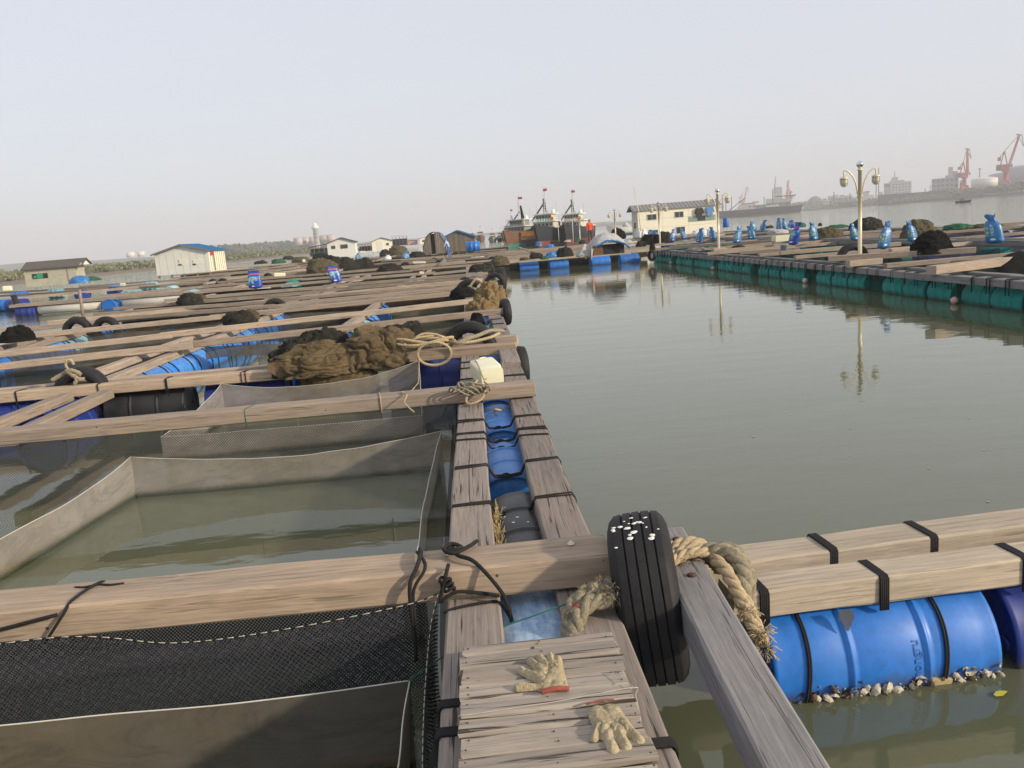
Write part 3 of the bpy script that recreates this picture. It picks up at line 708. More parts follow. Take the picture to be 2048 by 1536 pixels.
# ---- gloves ------------------------------------------------------
def glove(loc, rz, caps, palm, label, S=1.0, seed=0, cuff=None, redband=True):
    """soft glove from a smooth distance field: caps = finger capsules (x0,y0,x1,y1,r)"""
    n = 150; ext = .15; H = np.zeros((n, n)); xs = np.linspace(-ext, ext, n)
    X, Y = np.meshgrid(xs, xs, indexing='ij')
    def cap(x0, y0, x1, y1, r0, r1):
        dx, dy = x1-x0, y1-y0; t = np.clip(((X-x0)*dx+(Y-y0)*dy)/(dx*dx+dy*dy+1e-9), 0, 1)
        return np.sqrt((X-x0-t*dx)**2+(Y-y0-t*dy)**2)-(r0+(r1-r0)*t)
    def sm(a, b, k): h = np.clip(.5+.5*(b-a)/k, 0, 1); return b*(1-h)+a*h-k*h*(1-h)
    hh = np.zeros_like(X)-1; dall = np.full_like(X, 9.)
    for c in palm:
        d = cap(*c); dall = sm(dall, d, .012)
    hp = .0165*np.sqrt(np.clip(-dall/.016, 0, 1))
    hz = hp.copy(); db = dall.copy()
    for c in caps:
        d = cap(*c[:6]); q = .0165*np.sqrt(np.clip(-d/max(c[4], c[5]), 0, 1)); lift = c[6] if len(c) > 6 else 0
        q = np.where(d < 0, q+lift*(1-np.clip(d/-.004, 0, 1)*0), 0)
        hz = np.maximum(hz, q)+.25*np.minimum(hz, q)*(hz < .017); db = sm(db, d, .004)
        hz = np.where((d < .0012) & (d > -.0012), hz*.78, hz)      # crease beside each finger
    W_ = np.array([[noise.fractal(Vector((xs[i]*45+seed, xs[j]*45, seed)), 1, 2, 4) for j in range(n)] for i in range(n)])
    W2 = np.array([[2*min(1, abs(noise.noise(Vector((xs[i]*22+seed, xs[j]*22, seed+3))))*3)**.6-1 for j in range(n)] for i in range(n)])
    hz = hz*(1+.14*W_)+np.where(db < -.007, .0030*W2, 0)
    if cuff is not None:                                                   # knitted ribs
        (cx, cy), (ux, uy), L = cuff; a = (X-cx)*ux+(Y-cy)*uy; b = -(X-cx)*uy+(Y-cy)*ux
        rib = (a > -.004) & (a < L); hz = np.where(rib & (db < -.001), hz*.9+.0016*np.sin(b*2*np.pi/.0045), hz)
    idx = -np.ones((n, n), int); vs = []; m = MB(); ins = db < 0
    for i in range(n):
        for j in range(n):
            if ins[max(i-1, 0):i+2, max(j-1, 0):j+2].any():
                idx[i, j] = len(vs); x, y = xs[i], xs[j]
                if not ins[i, j]:
                    gx = (db[min(i+1, n-1), j]-db[max(i-1, 0), j]); gy = (db[i, min(j+1, n-1)]-db[i, max(j-1, 0)]); g = math.hypot(gx, gy)+1e-9
                    q = db[i, j]; x -= gx/g*q; y -= gy/g*q
                vs.append((x*S, y*S, max(0, float(hz[i, j]))*S*.85 if ins[i, j] else 0))
    fs = []; mi = []
    for i in range(n-1):
        for j in range(n-1):
            q = (idx[i, j], idx[i+1, j], idx[i+1, j+1], idx[i, j+1])
            if min(q) >= 0 and (ins[i, j] or ins[i+1, j] or ins[i+1, j+1] or ins[i, j+1]): fs.append(q)
    m.add(vs, fs, 0, sm=True)
    root = empty('glove', loc, rz, label, 'glove', 'pair of dirty cotton work gloves')
    m.build('glove_body', 'glove', root)
    if cuff is not None:
        (cx, cy), (ux, uy), L = cuff; hwid = .034; pts = [Vector((cx-ux*.002-uy*t, cy-uy*.002+ux*t, .010+.003*math.cos(t*60))) for t in np.linspace(-hwid, hwid, 16)]
        mb = MB()
        if redband: mb.tube([p*S for p in pts], [.0065*S]*16, 8)
        else: mb.tube([p*S for p in pts], .0022*S, 6)
        mb.build('cuff_hem', 'glove_red', root)
    return root
# first glove: fingers folded over, pointing away; thumb sticking out left
glove((.125, 2.22, .5555), RAD(6), [(-.010, .018, -.030, .082, .0125, .012), (.008, .028, -.002, .092, .013, .0125), (.020, .022, .024, .090, .0125, .012), (.032, .02, .040, .072, .012, .011),
      (-.022, -.02, -.062, .045, .0135, .0125), (-.030, -.048, -.082, -.034, .009, .0125, .002)],
      [(-.012, -.05, -.012, .02, .024, .028), (.014, -.05, .018, .02, .024, .026)], 'dirty cotton glove with a red hem lying palm down, fingers pointing to the drum', 1.18, 3, ((.0, -.078), (.05, 1), .03))
# second glove: fingers toward the viewer, hem away
glove((.265, 1.955, .5555), RAD(188), [(-.028, .02, -.040, .078, .0135, .0135), (-.004, .028, -.006, .090, .014, .0135), (.020, .028, .024, .092, .0145, .014), (.034, .01, .052, .044, .009, .010)],
      [(-.016, -.05, -.014, .03, .024, .03), (.016, -.05, .014, .03, .024, .030)], 'dirty cotton glove with frayed orange edge, fingers pointing at the viewer', 1.16, 9, ((.0, -.078), (.03, 1), .032), redband=False)

# ================================================================== NEAR CROSSBEAMS
def xbeam(p, q, w, h, mat, label, group='timbers laid across the fish pens', fine=True, **k):
    return beam('crossbeam', p, q, w, h, mat, None, None, fine, label=label, cat='beam', group=group, **k)
c1 = xbeam((-3.6, 3.01, .625), (.445, 3.035, .625), .225, .125, 'wood_near', 'thick weathered crossbeam nearest the camera ending beside the tyre')
mbb = MB()
for x, y in ((.30, .02), (-.18, .03)): mbb.lathe([(0, .016), (.004, .015), (.005, .009), (.012, .008), (.0125, 0)], c=(1.5775+x+.0, y, .001), n=8)
mbb.build('bolt', 'steel', c1)
c2 = xbeam((-4.6, 6.56, .62), (.44, 6.70, .625), .19, .115, 'wood', 'second crossbeam from the camera, running under the white jug to a sawn end')
c3 = xbeam((-9.2, 9.72, .475), (-.85, 9.60, .50), .17, .12, 'wood_near', 'long timber resting on black and blue drums behind the fine mesh pens')
xbeam((-2.3, 9.66, .56), (.44, 9.28, .62), .17, .12, 'wood_near', 'timber under the coiled rope at the right end of the drum row')
xbeam((-8.2, 10.15, .47), (-2.4, 10.1, .48), .12, .09, 'wood', 'thin rear timber of the drum row on the left')
xbeam((-1.0, 10.35, .56), (.50, 10.12, .60), .16, .12, 'wood', 'short stub of timber behind the grey half-buried tyre')
names = {4: 'timber passing directly behind the big brown net heap', 5: 'timber just beyond the one behind the brown net heap', 6: 'broad pale timber reaching the golden net bundle', 7: 'timber ending at the rope-tied tyre left of the golden bundle', 8: 'first of the closely spaced timbers beyond the golden net bundle'}
for k, (pa, pb, w) in {4: ((-60, 733), (1017, 615), .13), 5: ((-60, 710), (950, 597), .12), 6: ((10, 672), (960, 578), .17), 7: ((2, 658), (937, 571), .13), 8: ((95, 642), (1000, 553), .13)}.items():
    a, b = G(*pa, .55), G(*pb, .60); n = 2
    mid = a.lerp(b, .45+.1*math.sin(k))
    xbeam(a, mid, w, .10, 'wood', names[k].replace('timber', 'left half of the timber', 1) if k != 6 else 'left length of the broad pale timber')
    xbeam(mid+Vector((-.25, .10, .0)), b, w*1.05, .10, 'wood', names[k])

# lashings on the near crossbeams (parts)
def lash_on(o, xs, w, h, mat='rope_black', n=3, r=.006, drop=.05):
    for x in xs:
        mb = MB(); 
        for k in range(n): loopcord(mb, (x+(k-n/2)*.013, 0, 0), w, h, r, 'X', drop*random.uniform(.6, 1.2), random.uniform(-.03, .03))
        mb.build('lashing', mat, o)
lash_on(c3, (-3.2, -2.3, -1.6, -.9, -.3, .6, 1.4, 2.3, 3.2), .17, .12, n=2, drop=.08, r=.006)
lash_on(c2, (-2.8,), .19, .115, 'rope_green', 1, .003, .03)
lash_on(c2, (1.25,), .19, .115, 'rope_tan', 1, .006, .05)
lash_on(c2, (.2,), .19, .115, 'rope_green', 1, .003, .06)
# black ropes knotted round the near crossbeam
mb = MB()
mb.tube(resample([(-.20, 3.16, .50), (-.20, 3.15, .62), (-.17, 3.08, .64), (-.145, 3.0, .645), (-.08, 2.93, .64), (.0, 2.86, .56), (.03, 2.83, .50), (.04, 2.80, .43)], 34), .0085, 6)
mb.tube(resample([(-.16, 3.12, .645), (-.19, 3.03, .65), (-.15, 3.02, .665), (-.13, 3.07, .65), (-.17, 3.09, .66), (-.2, 3.05, .655), (-.16, 3.0, .655), (-.10, 3.1, .64), (-.07, 3.16, .635)], 40), .008, 6)
mb.tube(resample([(-.30, 3.13, .635), (-.29, 3.04, .65), (-.30, 2.93, .64), (-.325, 2.885, .60), (-.33, 2.87, .52), (-.325, 2.86, .40), (-.33, 2.86, .30)], 26), .009, 6)
mb.tube(resample([(-.31, 3.10, .635), (-.275, 2.98, .645), (-.27, 2.91, .635), (-.315, 2.88, .57), (-.32, 2.86, .45)], 20), .007, 6)
mb.tube(resample([(-.18, 2.93, .64), (-.19, 2.89, .62), (-.21, 2.875, .56), (-.22, 2.87, .52), (-.16, 2.88, .55), (-.06, 2.89, .53), (.0, 2.90, .51)], 26), .008, 6)
for a in range(3): mb.tube([(-.195+.02*math.cos(t)+a*.006, 2.885-.012*math.sin(t), .60-a*.018+.008*math.sin(t*2)) for t in np.linspace(0, 6.3, 14)], .007, 5)
mb.tube(resample([(-.21, 2.83, .497), (-.15, 2.84, .508), (-.05, 2.86, .508), (.0, 2.86, .50), (.04, 2.81, .45)], 20), .006, 5)
mb.build('black_rope', 'rope_black', label='black rope knotted over the near crossbeam where it meets the walkway', cat='rope')
MB().tube(resample([(-1.68, 2.89, .50), (-1.60, 2.895, .60), (-1.585, 2.95, .632), (-1.55, 3.1, .632), (-1.54, 3.14, .60)], 20), .006, 5).tube(resample([(-2.2, 2.88, .53), (-1.9, 2.885, .56), (-1.62, 2.89, .605)], 16), .008, 5).tube(resample([(-1.64, 3.085, .627), (-1.6, 3.07, .630), (-1.55, 3.085, .629), (-1.50, 3.07, .630), (-1.45, 3.08, .627)], 20), .0045, 5).build('rope', 'rope_black', label='black cord tied diagonally across the left part of the near crossbeam', cat='cord')
# light shell bits / splinters on the crossbeam edge are left to the timber

# ================================================================== TYRE, GANG TIMBER, THICK ROPE
ty = tyre((.57, 2.93, .435), sc=1.05, near=True, rz=RAD(-9), ry=RAD(-6), label='bald black car tyre spotted with droppings hanging at the walkway corner', cat='tyre')
mb = MB()
for _ in range(24):
    a = random.gauss(.22, .14); x = random.uniform(-.075, .075); s_ = random.uniform(.003, .011); R_ = .3105-(abs(x)/.095)**2.5*.016
    q = Vector((x, -R_*math.sin(a), R_*math.cos(a))); m_ = Matrix.Rotation(a, 4, 'X')
    vs = [m_ @ Vector((math.cos(t)*s_*random.uniform(.7, 1.3), math.sin(t)*s_*random.uniform(.6, 1), .0015)) + q for t in np.linspace(0, 5.6, 9)]
    mb.add(vs+[q+m_ @ Vector((0, 0, .004))], [(i, (i+1) % 9, 9) for i in range(9)])
mb.build('bird_dropping', 'dropping', ty)
gb = xbeam((.645, 1.0, .552), (.735, 3.32, .552), .155, .125, 'wood_slate', 'grey gangway timber running from the lower right corner to behind the tyre', group='timbers at the right raft corner')
gb['label'] = 'grey gangway timber running from the lower right corner to behind the tyre'
mb = MB()
for x, y in ((1.02, -.02), (.66, .0)): mb.lathe([(0, .017), (.006, .016), (.008, .012), (.0085, 0)], c=(x, y, .002), n=10)
mb.build('bolt', 'bolt', gb)
rt = []
base = [(.43, 2.70, .52), (.50, 2.75, .56)]
def laid(path, R, label, mat='rope_old', tp=7, cat='rope', **k):
    return twisted(path, R, tp, 3, 7).build('rope', mat, label=label, cat=cat, **k)
rb = empty('thick_rope', (.85, 3.0, .5), 0, 'thick frayed rope wrapped through the tyre and knotted on the grey gangway timber', 'rope')
def rp(path, R, nm='strand', mat='rope_old', tp=7):
    o = twisted([Vector(p)-Vector((.85, 3.0, .5)) for p in path], R, tp, 3, 7).build(nm, mat, rb); return o
for k in range(4):
    rp([(.55, 2.93+.0*k, .55+.012*k), (.645, 3.02-.037*k, .572), (.72, 3.06-.037*k, .582), (.80, 3.075-.037*k, .580), (.845, 3.065-.03*k, .545), (.86, 3.05-.03*k, .49)], .0215, mat='rope_tan')
rp([(.80, 3.0, .56), (.86, 2.97, .575), (.905, 2.93, .57), (.925, 2.87, .53), (.905, 2.82, .47), (.87, 2.80, .44)], .036)
rp([(.84, 3.04, .50), (.895, 3.02, .56), (.93, 2.95, .565), (.95, 2.88, .50), (.92, 2.84, .43)], .030)
rp([(.86, 3.0, .53), (.84, 2.93, .555), (.86, 2.87, .535), (.875, 2.80, .49), (.885, 2.72, .44), (.90, 2.64, .38)], .027, mat='rope_tan')
rp([(.88, 2.86, .50), (.90, 2.78, .46), (.905, 2.70, .42), (.915, 2.62, .36)], .022, mat='rope_tan')
# frayed end and the fat frayed bight on the left of the tyre
def fray(mb, pts, n, L, r=.0014):
    for _ in range(n):
        p = Vector(random.choice(pts)); d = Vector((random.gauss(0, 1), random.gauss(0, 1), random.gauss(0, .7))).normalized()
        q = p+d*.02; mb.tube([q, q+d*L*.5+Vector((0, 0, random.uniform(-.01, .01))), q+d*L*random.uniform(.7, 1.2)+Vector((random.uniform(-.01, .01), 0, -.01))], r, 3)
    return mb
o = fray(MB(), [tuple(Vector(p)-Vector((.85, 3.0, .5))) for p in ((.885, 2.72, .44), (.90, 2.64, .39), (.905, 2.60, .36), (.92, 2.66, .40), (.74, 2.95, .56))], 260, .035, .0018); o.build('frayed_fibre', 'rope_tan', rb, kind='stuff')
rl = empty('thick_rope', (.35, 2.7, .5), 0, 'fat fuzzy rope bight left of the tyre dropping over the blue drum', 'rope')
rp2 = lambda path, R, mat='rope_old': twisted([Vector(p)-Vector((.35, 2.7, .5)) for p in path], R, 6, 3, 7).build('strand', mat, rl)
rp2([(.56, 2.90, .55), (.47, 2.82, .56), (.39, 2.765, .565), (.31, 2.735, .56), (.255, 2.70, .525), (.235, 2.645, .47), (.24, 2.60, .42)], .034)
rp2([(.56, 2.87, .50), (.46, 2.77, .535), (.38, 2.71, .545), (.31, 2.685, .545), (.265, 2.65, .51), (.245, 2.60, .45), (.25, 2.55, .39)], .031)
rp2([(.55, 2.84, .62), (.475, 2.835, .62), (.435, 2.79, .58), (.40, 2.74, .575)], .026)
fray(MB(), [tuple(Vector(p)-Vector((.35, 2.7, .5))) for p in ((.45, 2.80, .575), (.42, 2.76, .59), (.36, 2.73, .585), (.30, 2.71, .57), (.46, 2.76, .56), (.26, 2.67, .53), (.40, 2.70, .57), (.48, 2.80, .57))], 520, .03, .0013).build('frayed_fibre', 'rope_old', rl, kind='stuff')
MB().tube([(.255, 2.69, .545), (.27, 2.665, .55), (.262, 2.64, .52)], .008, 5).tube([(.47, 2.70, .525), (.44, 2.685, .53), (.41, 2.69, .53)], .007, 5).build('red_strand', 'red', rl).location = Vector((0, 0, 0)) - Vector((.35, 2.7, .5))

# ================================================================== RIGHT RAFT (two sawn timbers on blue drums)
r1 = xbeam((.885, 2.965, .425), (3.9, 3.155, .425), .165, .115, 'wood_pale', 'front sawn timber strapped on the blue drum at lower right', group='timbers at the right raft corner')
r2 = xbeam((.70, 3.25, .425), (3.9, 3.53, .425), .19, .125, 'wood_pale', 'rear sawn timber strapped on the blue drum at lower right', group='timbers at the right raft corner')
def strap(o, xs, w, h, drop, nn=5):
    for x in xs:
        mb = MB()
        for k in range(nn): loopcord(mb, (x+(k-nn/2)*.0075, 0, 0), w, h, .0052, 'X', drop, .0)
        mb.build('strap', 'rope_black', o)
strap(r1, (-1.385, -.90, -.30, .4), .165, .115, .02)
strap(r2, (-1.31, -.88, -.42, .3), .19, .125, .02)
bd = drum((1.465, 3.115, .048), 'X', 'blue', rz=RAD(3.6), label='big blue drum with raised lettering and oysters along its waterline', cat='drum')
drum((2.46, 3.185, .05), 'X', 'navy', rz=RAD(3.6), label='dark blue drum at the right edge beside the oyster-crusted one', cat='drum')
drum((3.46, 3.25, .05), 'X', 'blue', near=False, rz=RAD(3.6), label='blue drum of the right raft beyond the frame edge', cat='drum')
# raised lettering
def lettering(txt, size):
    cu = bpy.data.curves.new('t', 'FONT'); cu.body = txt; cu.size = size; cu.extrude = .002; cu.offset = .0006; cu.resolution_u = 2
    to = bpy.data.objects.new('t', cu); COL.objects.link(to); dg = bpy.context.evaluated_depsgraph_get()
    me = bpy.data.meshes.new_from_object(to.evaluated_get(dg)); bpy.data.objects.remove(to); return me
me = lettering('hongru', .052)
def wrap(me, x0, a0, dirn=1):
    for v in me.vertices:
        a = a0-v.co.x/.292*1.0; r = .2885+max(0, v.co.z)*1.0
        v.co = (x0-v.co.y*dirn, -r*math.cos(a), r*math.sin(a)) if True else v.co
    me.materials.clear(); me.materials.append(M['blue']); return me
# text runs up the barrel, tops of the letters to the left
for v in me.vertices:
    a = RAD(-2)+v.co.x/.29; v.co = (.12-v.co.y, -(.2883+max(0, v.co.z))*math.cos(a), (.2883+max(0, v.co.z))*math.sin(a))
me.materials.clear(); me.materials.append(M['blue'])
ltr = link('raised_lettering', me, bd)
mb = MB(); mb.tube([(.105-.028*math.cos(t)*(1-.06*t), -.2895*math.cos(RAD(-9)+.1*math.sin(t)), .2895*math.sin(RAD(-9)+.1*math.sin(t))) for t in np.linspace(.6, 6.4, 26)], .0022, 4); mb.build('raised_emblem', 'blue', bd)
# cords running down the drums
for dx, a1 in ((-.343, -60), (-.335, -60), (.212, -60), (.222, -58)):
    MB().tube([(dx+.02*math.sin(a*2), -.294*math.cos(a), .294*math.sin(a)) for a in np.linspace(RAD(60), RAD(a1), 24)], .0045, 5).build('cord', 'rope_black', bd)
# oysters and barnacles at the waterline
def shells(parent, x0, x1, n, dens=None, mat='shell'):
    mb = MB()
    for _ in range(n):
        x = random.uniform(x0, x1)
        if dens: x = random.choice(dens)+random.gauss(0, .035)
        zz = -.048+max(0, random.gauss(.008, .018)); s_ = random.choice((.004, .006, .008, .012, .018))*random.uniform(.8, 1.3)
        yy = -math.sqrt(max(0, .288**2-zz**2)); c = Vector((x, yy-s_*.4, zz))
        e = Euler((random.uniform(-.9, .9)+1.2, random.uniform(-.8, .8), random.uniform(0, 6))).to_matrix(); vs = []
        for j in range(3):
            for t in range(7):
                an = t*2*math.pi/7; rr = s_*(1.25, .95, .35)[j]*random.uniform(.75, 1.2); vs.append(c+e @ Vector((rr*math.cos(an), rr*.8*math.sin(an), (0, .45, .7)[j]*s_)))
        mb.add(vs, [(j*7+t, j*7+(t+1) % 7, (j+1)*7+(t+1) % 7, (j+1)*7+t) for j in range(2) for t in range(7)]+[tuple(range(14, 21))])
    return mb.build('oyster', mat, parent, kind='stuff')
ty.scale = (1.22, 1.05, 1.05)
shells(bd, -.30, .45, 75, [-.27, -.22, -.17, -.15, -.10, -.04, .03, .08, .10, .26, .3, .34, .38, .44]); shells(bd, -.3, .46, 30); shells(bd, -.42, .46, 45, None, 'straw_dark')
sheet_ = None
MB().box((0, 0, 0), (.085, .03, .028), rot=Euler((.2, .1, .06)).to_matrix()).build('bark_chip', 'straw', None, (1.68, 2.845, .012), label='pale block of bark floating against the blue drum', cat='chip')
MB().grid([[Vector((i*.012, j*.01, .003+.003*math.sin(i*2+j))) for j in range(-2+abs(i-3)//2, 3-abs(i-3)//2)] for i in (2, 3, 4)] if False else [[Vector((0, -.006, .004)), Vector((0, .006, .004))], [Vector((.022, -.016, .006)), Vector((.022, .016, .006))], [Vector((.045, -.012, .012)), Vector((.045, .014, .005))], [Vector((.062, -.002, .004)), Vector((.062, .002, .004))]]).build('fallen_leaf', 'leafy', None, G(1990, 1393, .004), (0, 0, .3), label='yellow leaf floating at the lower right', cat='leaf')
MB().grid([[Vector((.0, 0, 0)), Vector((.05, 0, 0))], [Vector((-.006, -.012, -.03)), Vector((.055, -.012, -.025))], [Vector((.012, -.02, -.06)), Vector((.04, -.02, -.05))], [Vector((.022, -.022, -.08)), Vector((.028, -.022, -.078))]]).build('paper_scrap', 'hapa_dark', None, (1.30, 2.885, .325), label='torn scrap of paper stuck on the blue drum under the front timber', cat='scrap')

# ================================================================== JUG ON THE WALKWAY
jg = empty('jerrycan', (.06, 7.45, .535), rot=(RAD(8), RAD(-4), RAD(14)), label='ivory plastic jerrycan lying on the walkway beyond the second crossbeam', cat='jerrycan')
mb = MB(); P = []
for i in range(17):
    t = i/16; y = -.215+.43*t; k = min(1, (math.sin(min(t, 1-t)*math.pi*2.2) if min(t, 1-t) < .227 else 1)); k = max(.8, k)**.5; top = 1-.25*max(0, (t-.82)/.18)
    P.append([Vector((.115*k*top*math.copysign(abs(math.cos(a))**.22, math.cos(a)), y, .085+.085*k*top*math.copysign(abs(math.sin(a))**.22, math.sin(a)))) for a in np.linspace(0, 2*math.pi, 29)])
mb.grid(P); mb.add(P[0][:-1], [tuple(range(28))]); mb.add(P[-1][:-1], [tuple(range(27, -1, -1))])
mb.build('body', 'jug', jg)
MB().lathe([(.20, .03), (.235, .03), (.236, .034), (.262, .034), (.264, 0)], c=(-.05, 0, .09), axis='Y', n=16).build('cap', 'jug', jg)
MB().tube(resample([(.07, .20, .12), (.07, .245, .13), (.02, .25, .13), (-.005, .215, .11)], 14), .012, 6).build('handle', 'jug', jg)
twisted([(-.06, 7.72, .60), (-.04, 7.66, .65), (-.035, 7.5, .712), (-.01, 7.3, .70), (.03, 7.12, .60), (.05, 6.98, .63), (.03, 6.80, .635), (.05, 6.66, .64), (.08, 6.56, .63)], .007, 22).build('rope', 'rope_tan', label='thin tan cord tied round the ivory jerrycan', cat='rope')
twisted([(-.12, 6.80, .64), (-.08, 6.72, .65), (-.03, 6.62, .65), (.03, 6.55, .64), (.0, 6.47, .56), (-.09, 6.44, .53), (-.13, 6.46, .55), (-.1, 6.54, .62), (-.05, 6.66, .65), (-.03, 6.76, .66)], .010, 16).build('rope', 'rope_tan', label='loose tan rope looped where the second crossbeam meets the walkway', cat='rope')
mb = MB()
for k in range(7): mb.tube([(-.16+.10*math.cos(t+k)*(1+.1*k/7)+.02*k, 6.57+.13*math.sin(t+k*.7), .61+.035*math.sin(t*2+k)+.02) for t in np.linspace(0, 6.0, 24)], .008, 5)
mb.build('rope_tangle', 'rope_old', label='tangle of grey rope lashing the second crossbeam to the walkway', cat='rope')
twisted([(.10, 6.42, .42), (.09, 6.38, .47), (.10, 6.33, .49), (.14, 6.37, .47)], .009, 16).build('rope', 'rope_tan', label='short frayed rope end beside the drum under the second crossbeam', cat='rope')
mb = MB()
for _ in range(200):
    p = Vector((random.gauss(.012, .012), random.uniform(3.25, 4.05), .42)); q = p+Vector((random.gauss(0, .02), random.gauss(0, .03), random.uniform(.02, .075))); mb.tube([p, p.lerp(q, .6)+Vector((.004, 0, .01)), q], .0014, 3)
mb.build('straw_tuft', 'straw', label='tuft of dry straw caught between timber and black drum', cat='straw', kind='stuff')

# ================================================================== PEN CLOTHS AND NETS (near left)
def ropeedge(pts, r, mat, parent, name='edge_rope'): return MB().tube(resample(pts, 40), r, 5).build(name, mat, parent)
def hapa(name_label, FL, FR, BR, BL, sags, mat='hapa'):
    """open-topped box of fine mesh slung by four corners"""
    c = (Vector(FL)+Vector(BR))/2; root = empty('mesh_pen', (c.x, c.y, 0), 0, name_label, 'net pen'); off = Vector((c.x, c.y, 0))
    seq = [('front', FL, FR), ('right', FR, BR), ('back', BR, BL), ('left', BL, FL)]; ctr = c
    for (nm, a, b), sg in zip(seq, sags):
        a = Vector(a)-off; b = Vector(b)-off; n = 36; top = []
        inw = (Vector((0, 0, 0))-(a+b)/2); inw.z = 0; inw.normalize()
        T = []
        for i in range(n):
            u = i/(n-1); p = a.lerp(b, u); p.z -= sg[0]*4*u*(1-u)*(1+.3*math.sin(u*9+sg[0]*40)*.2); T.append(p+inw*sg[1]*math.sin(u*math.pi)+Vector((N3((u*5, sg[0]*9, 0))*.007, N3((u*5, sg[0]*9, 4))*.007, N3((u*7, sg[0]*9, 8))*.010*min(1, 6*u*(1-u)))))
        P, U = [], []; s = 0; N_ = 12
        for i, p in enumerate(T):
            if i: s += (T[i]-T[i-1]).length
            row, ur = [], []; u = i/(n-1)
            for j in range(N_):
                v = j/(N_-1); z = p.z+(-.55-p.z)*v; push = inw*(sg[2]*min(1, v*2)+.05*max(0, v-.5))
                w_ = N3((s*1.6, v*2, 0), 1, 7)*.022*min(1, v*3)+N3((s*7, v*5, 0), 1, 9)*.006*v
                q = p+push+inw*w_; row.append(Vector((q.x, q.y, z))); ur.append((s, p.z-z))
            P.append(row); U.append(ur)
        MB().grid(P, 0, U).build('cloth_panel', mat, root)
        MB().tube([p+Vector((0, 0, .002)) for p in T], .0028, 5).build('edge_cord', 'foam', root)
    return root
h1 = hapa('grey fine mesh pen between the near and second crossbeams', (-3.25, 3.26, .52), (-.36, 3.55, .44), (-.35, 6.42, .33), (-2.82, 6.45, .335), ((.16, .10, .02), (.05, .03, .05), (.10, .0, .03), (.19, .0, .02)))
h2 = hapa('grey fine mesh pen behind the second crossbeam in front of the drum row', (-3.0, 7.55, .24), (-.58, 7.60, .22), (-.68, 9.28, .50), (-2.93, 9.30, .42), ((.01, .0, .0), (.04, 0, .03), (.15, .0, .05), (.05, .0, .03)))
h3 = hapa('murky mesh pen in the lower left corner in front of the near crossbeam', (-3.3, .6, .40), (-.30, 1.4, .36), (-.345, 2.70, .31), (-3.3, 2.50, .47), ((.0, 0, .0), (.03, .02, .03), (.04, .0, .10), (.02, 0, 0)), 'hapa_dark')
# corner ties
MB().tube([(-.345, 2.70, .315), (-.1, 2.69, .47), (.10, 2.70, .51), (.26, 2.71, .55)], .0028, 5).tube([(-.345, 2.70, .315), (-.34, 2.72, .28), (-.36, 2.71, .26)], .003, 5).build('green_twine', 'rope_green', label='thin green twine from the murky pen corner to the fuzzy rope', cat='twine')
MB().tube([(-.68, 9.28, .50), (-.66, 8.6, .36), (-.60, 6.75, .60)], .005, 5).tube(resample([(-.60, 6.75, .60), (-.66, 6.66, .632), (-.60, 6.52, .63), (-.62, 6.46, .58), (-.55, 6.44, .50)], 18), .006, 5).build('tie_cord', 'rope_tan', label='tan cord tying the rear mesh pen corner to the second crossbeam', cat='cord')
MB().tube([(-.36, 3.55, .44), (-.33, 3.2, .56), (-.30, 3.12, .63)], .005, 5).build('tie_cord', 'rope_black', label='black cord tying the front mesh pen corner to the near crossbeam', cat='cord')

n1 = sheet('pen_net', [(-3.7, 2.885, .50), (-2.6, 2.88, .47), (-1.65, 2.875, .525), (-1.2, 2.86, .465), (-.8, 2.865, .475), (-.36, 2.87, .52)], -.5, 'net', 120, 14, nz=.02, belly=.03, label='black knotted net hanging below the near crossbeam', cat='net')
def dashes(mb, pts, dash=.022, gap=.014, r=.0021):
    P = resample(pts, max(10, int(pathlen(pts)/.012))); acc = 0; cur = [P[0]]; on = True
    for a, b in zip(P[:-1], P[1:]):
        acc += (b-a).length; cur.append(b)
        if acc > (dash if on else gap):
            if on and len(cur) > 1: mb.tube(cur, r, 5)
            on = not on; acc = 0; cur = [b]
    return mb
t_ = [(-3.7, 2.88, .503), (-2.6, 2.875, .473), (-1.65, 2.868, .528), (-1.2, 2.855, .468), (-.8, 2.858, .478), (-.36, 2.865, .523), (-.22, 2.86, .56)]
MB().tube(resample(t_, 90), .0035, 5).build('net_header', 'rope_black', n1); dashes(MB(), [Vector(p)+Vector((0, -.003, .001)) for p in t_]).build('white_cord', 'rope_white', n1, kind='stuff')
n2 = sheet('pen_net', [(-.22, 2.86, .56), (-.255, 2.80, .46), (-.265, 2.5, .40), (-.26, 2.2, .37), (-.24, 1.8, .36), (-.235, 1.3, .36)], -.5, 'net_tight', 60, 12, nz=.02, bdir=(-1, 0, 0), belly=.04, label='dense black net hanging along the left side of the walkway near the camera', cat='net')
t2 = [(-.22, 2.86, .56), (-.255, 2.80, .46), (-.265, 2.5, .40), (-.26, 2.2, .37), (-.24, 1.8, .36), (-.235, 1.3, .36)]
MB().tube(resample(t2, 60), .0035, 5).build('net_header', 'rope_black', n2); dashes(MB(), [Vector(p)+Vector((-.003, 0, .001)) for p in t2], .016, .010).build('white_cord', 'rope_white', n2, kind='stuff')
sheet('pen_net', [(-.225, 2.95, .50), (-.235, 4.5, .46), (-.24, 6.5, .47)], -.5, 'net_tight', 50, 10, nz=.02, bdir=(-1, 0, 0), belly=.03, label='dense black net along the walkway edge beside the first mesh pen', cat='net')
sheet('pen_net', [(-.225, 6.8, .50), (-.235, 8.5, .46), (-.24, 9.3, .47)], -.5, 'net_tight', 40, 10, nz=.02, bdir=(-1, 0, 0), belly=.03, label='dense black net along the walkway edge beside the second mesh pen', cat='net')
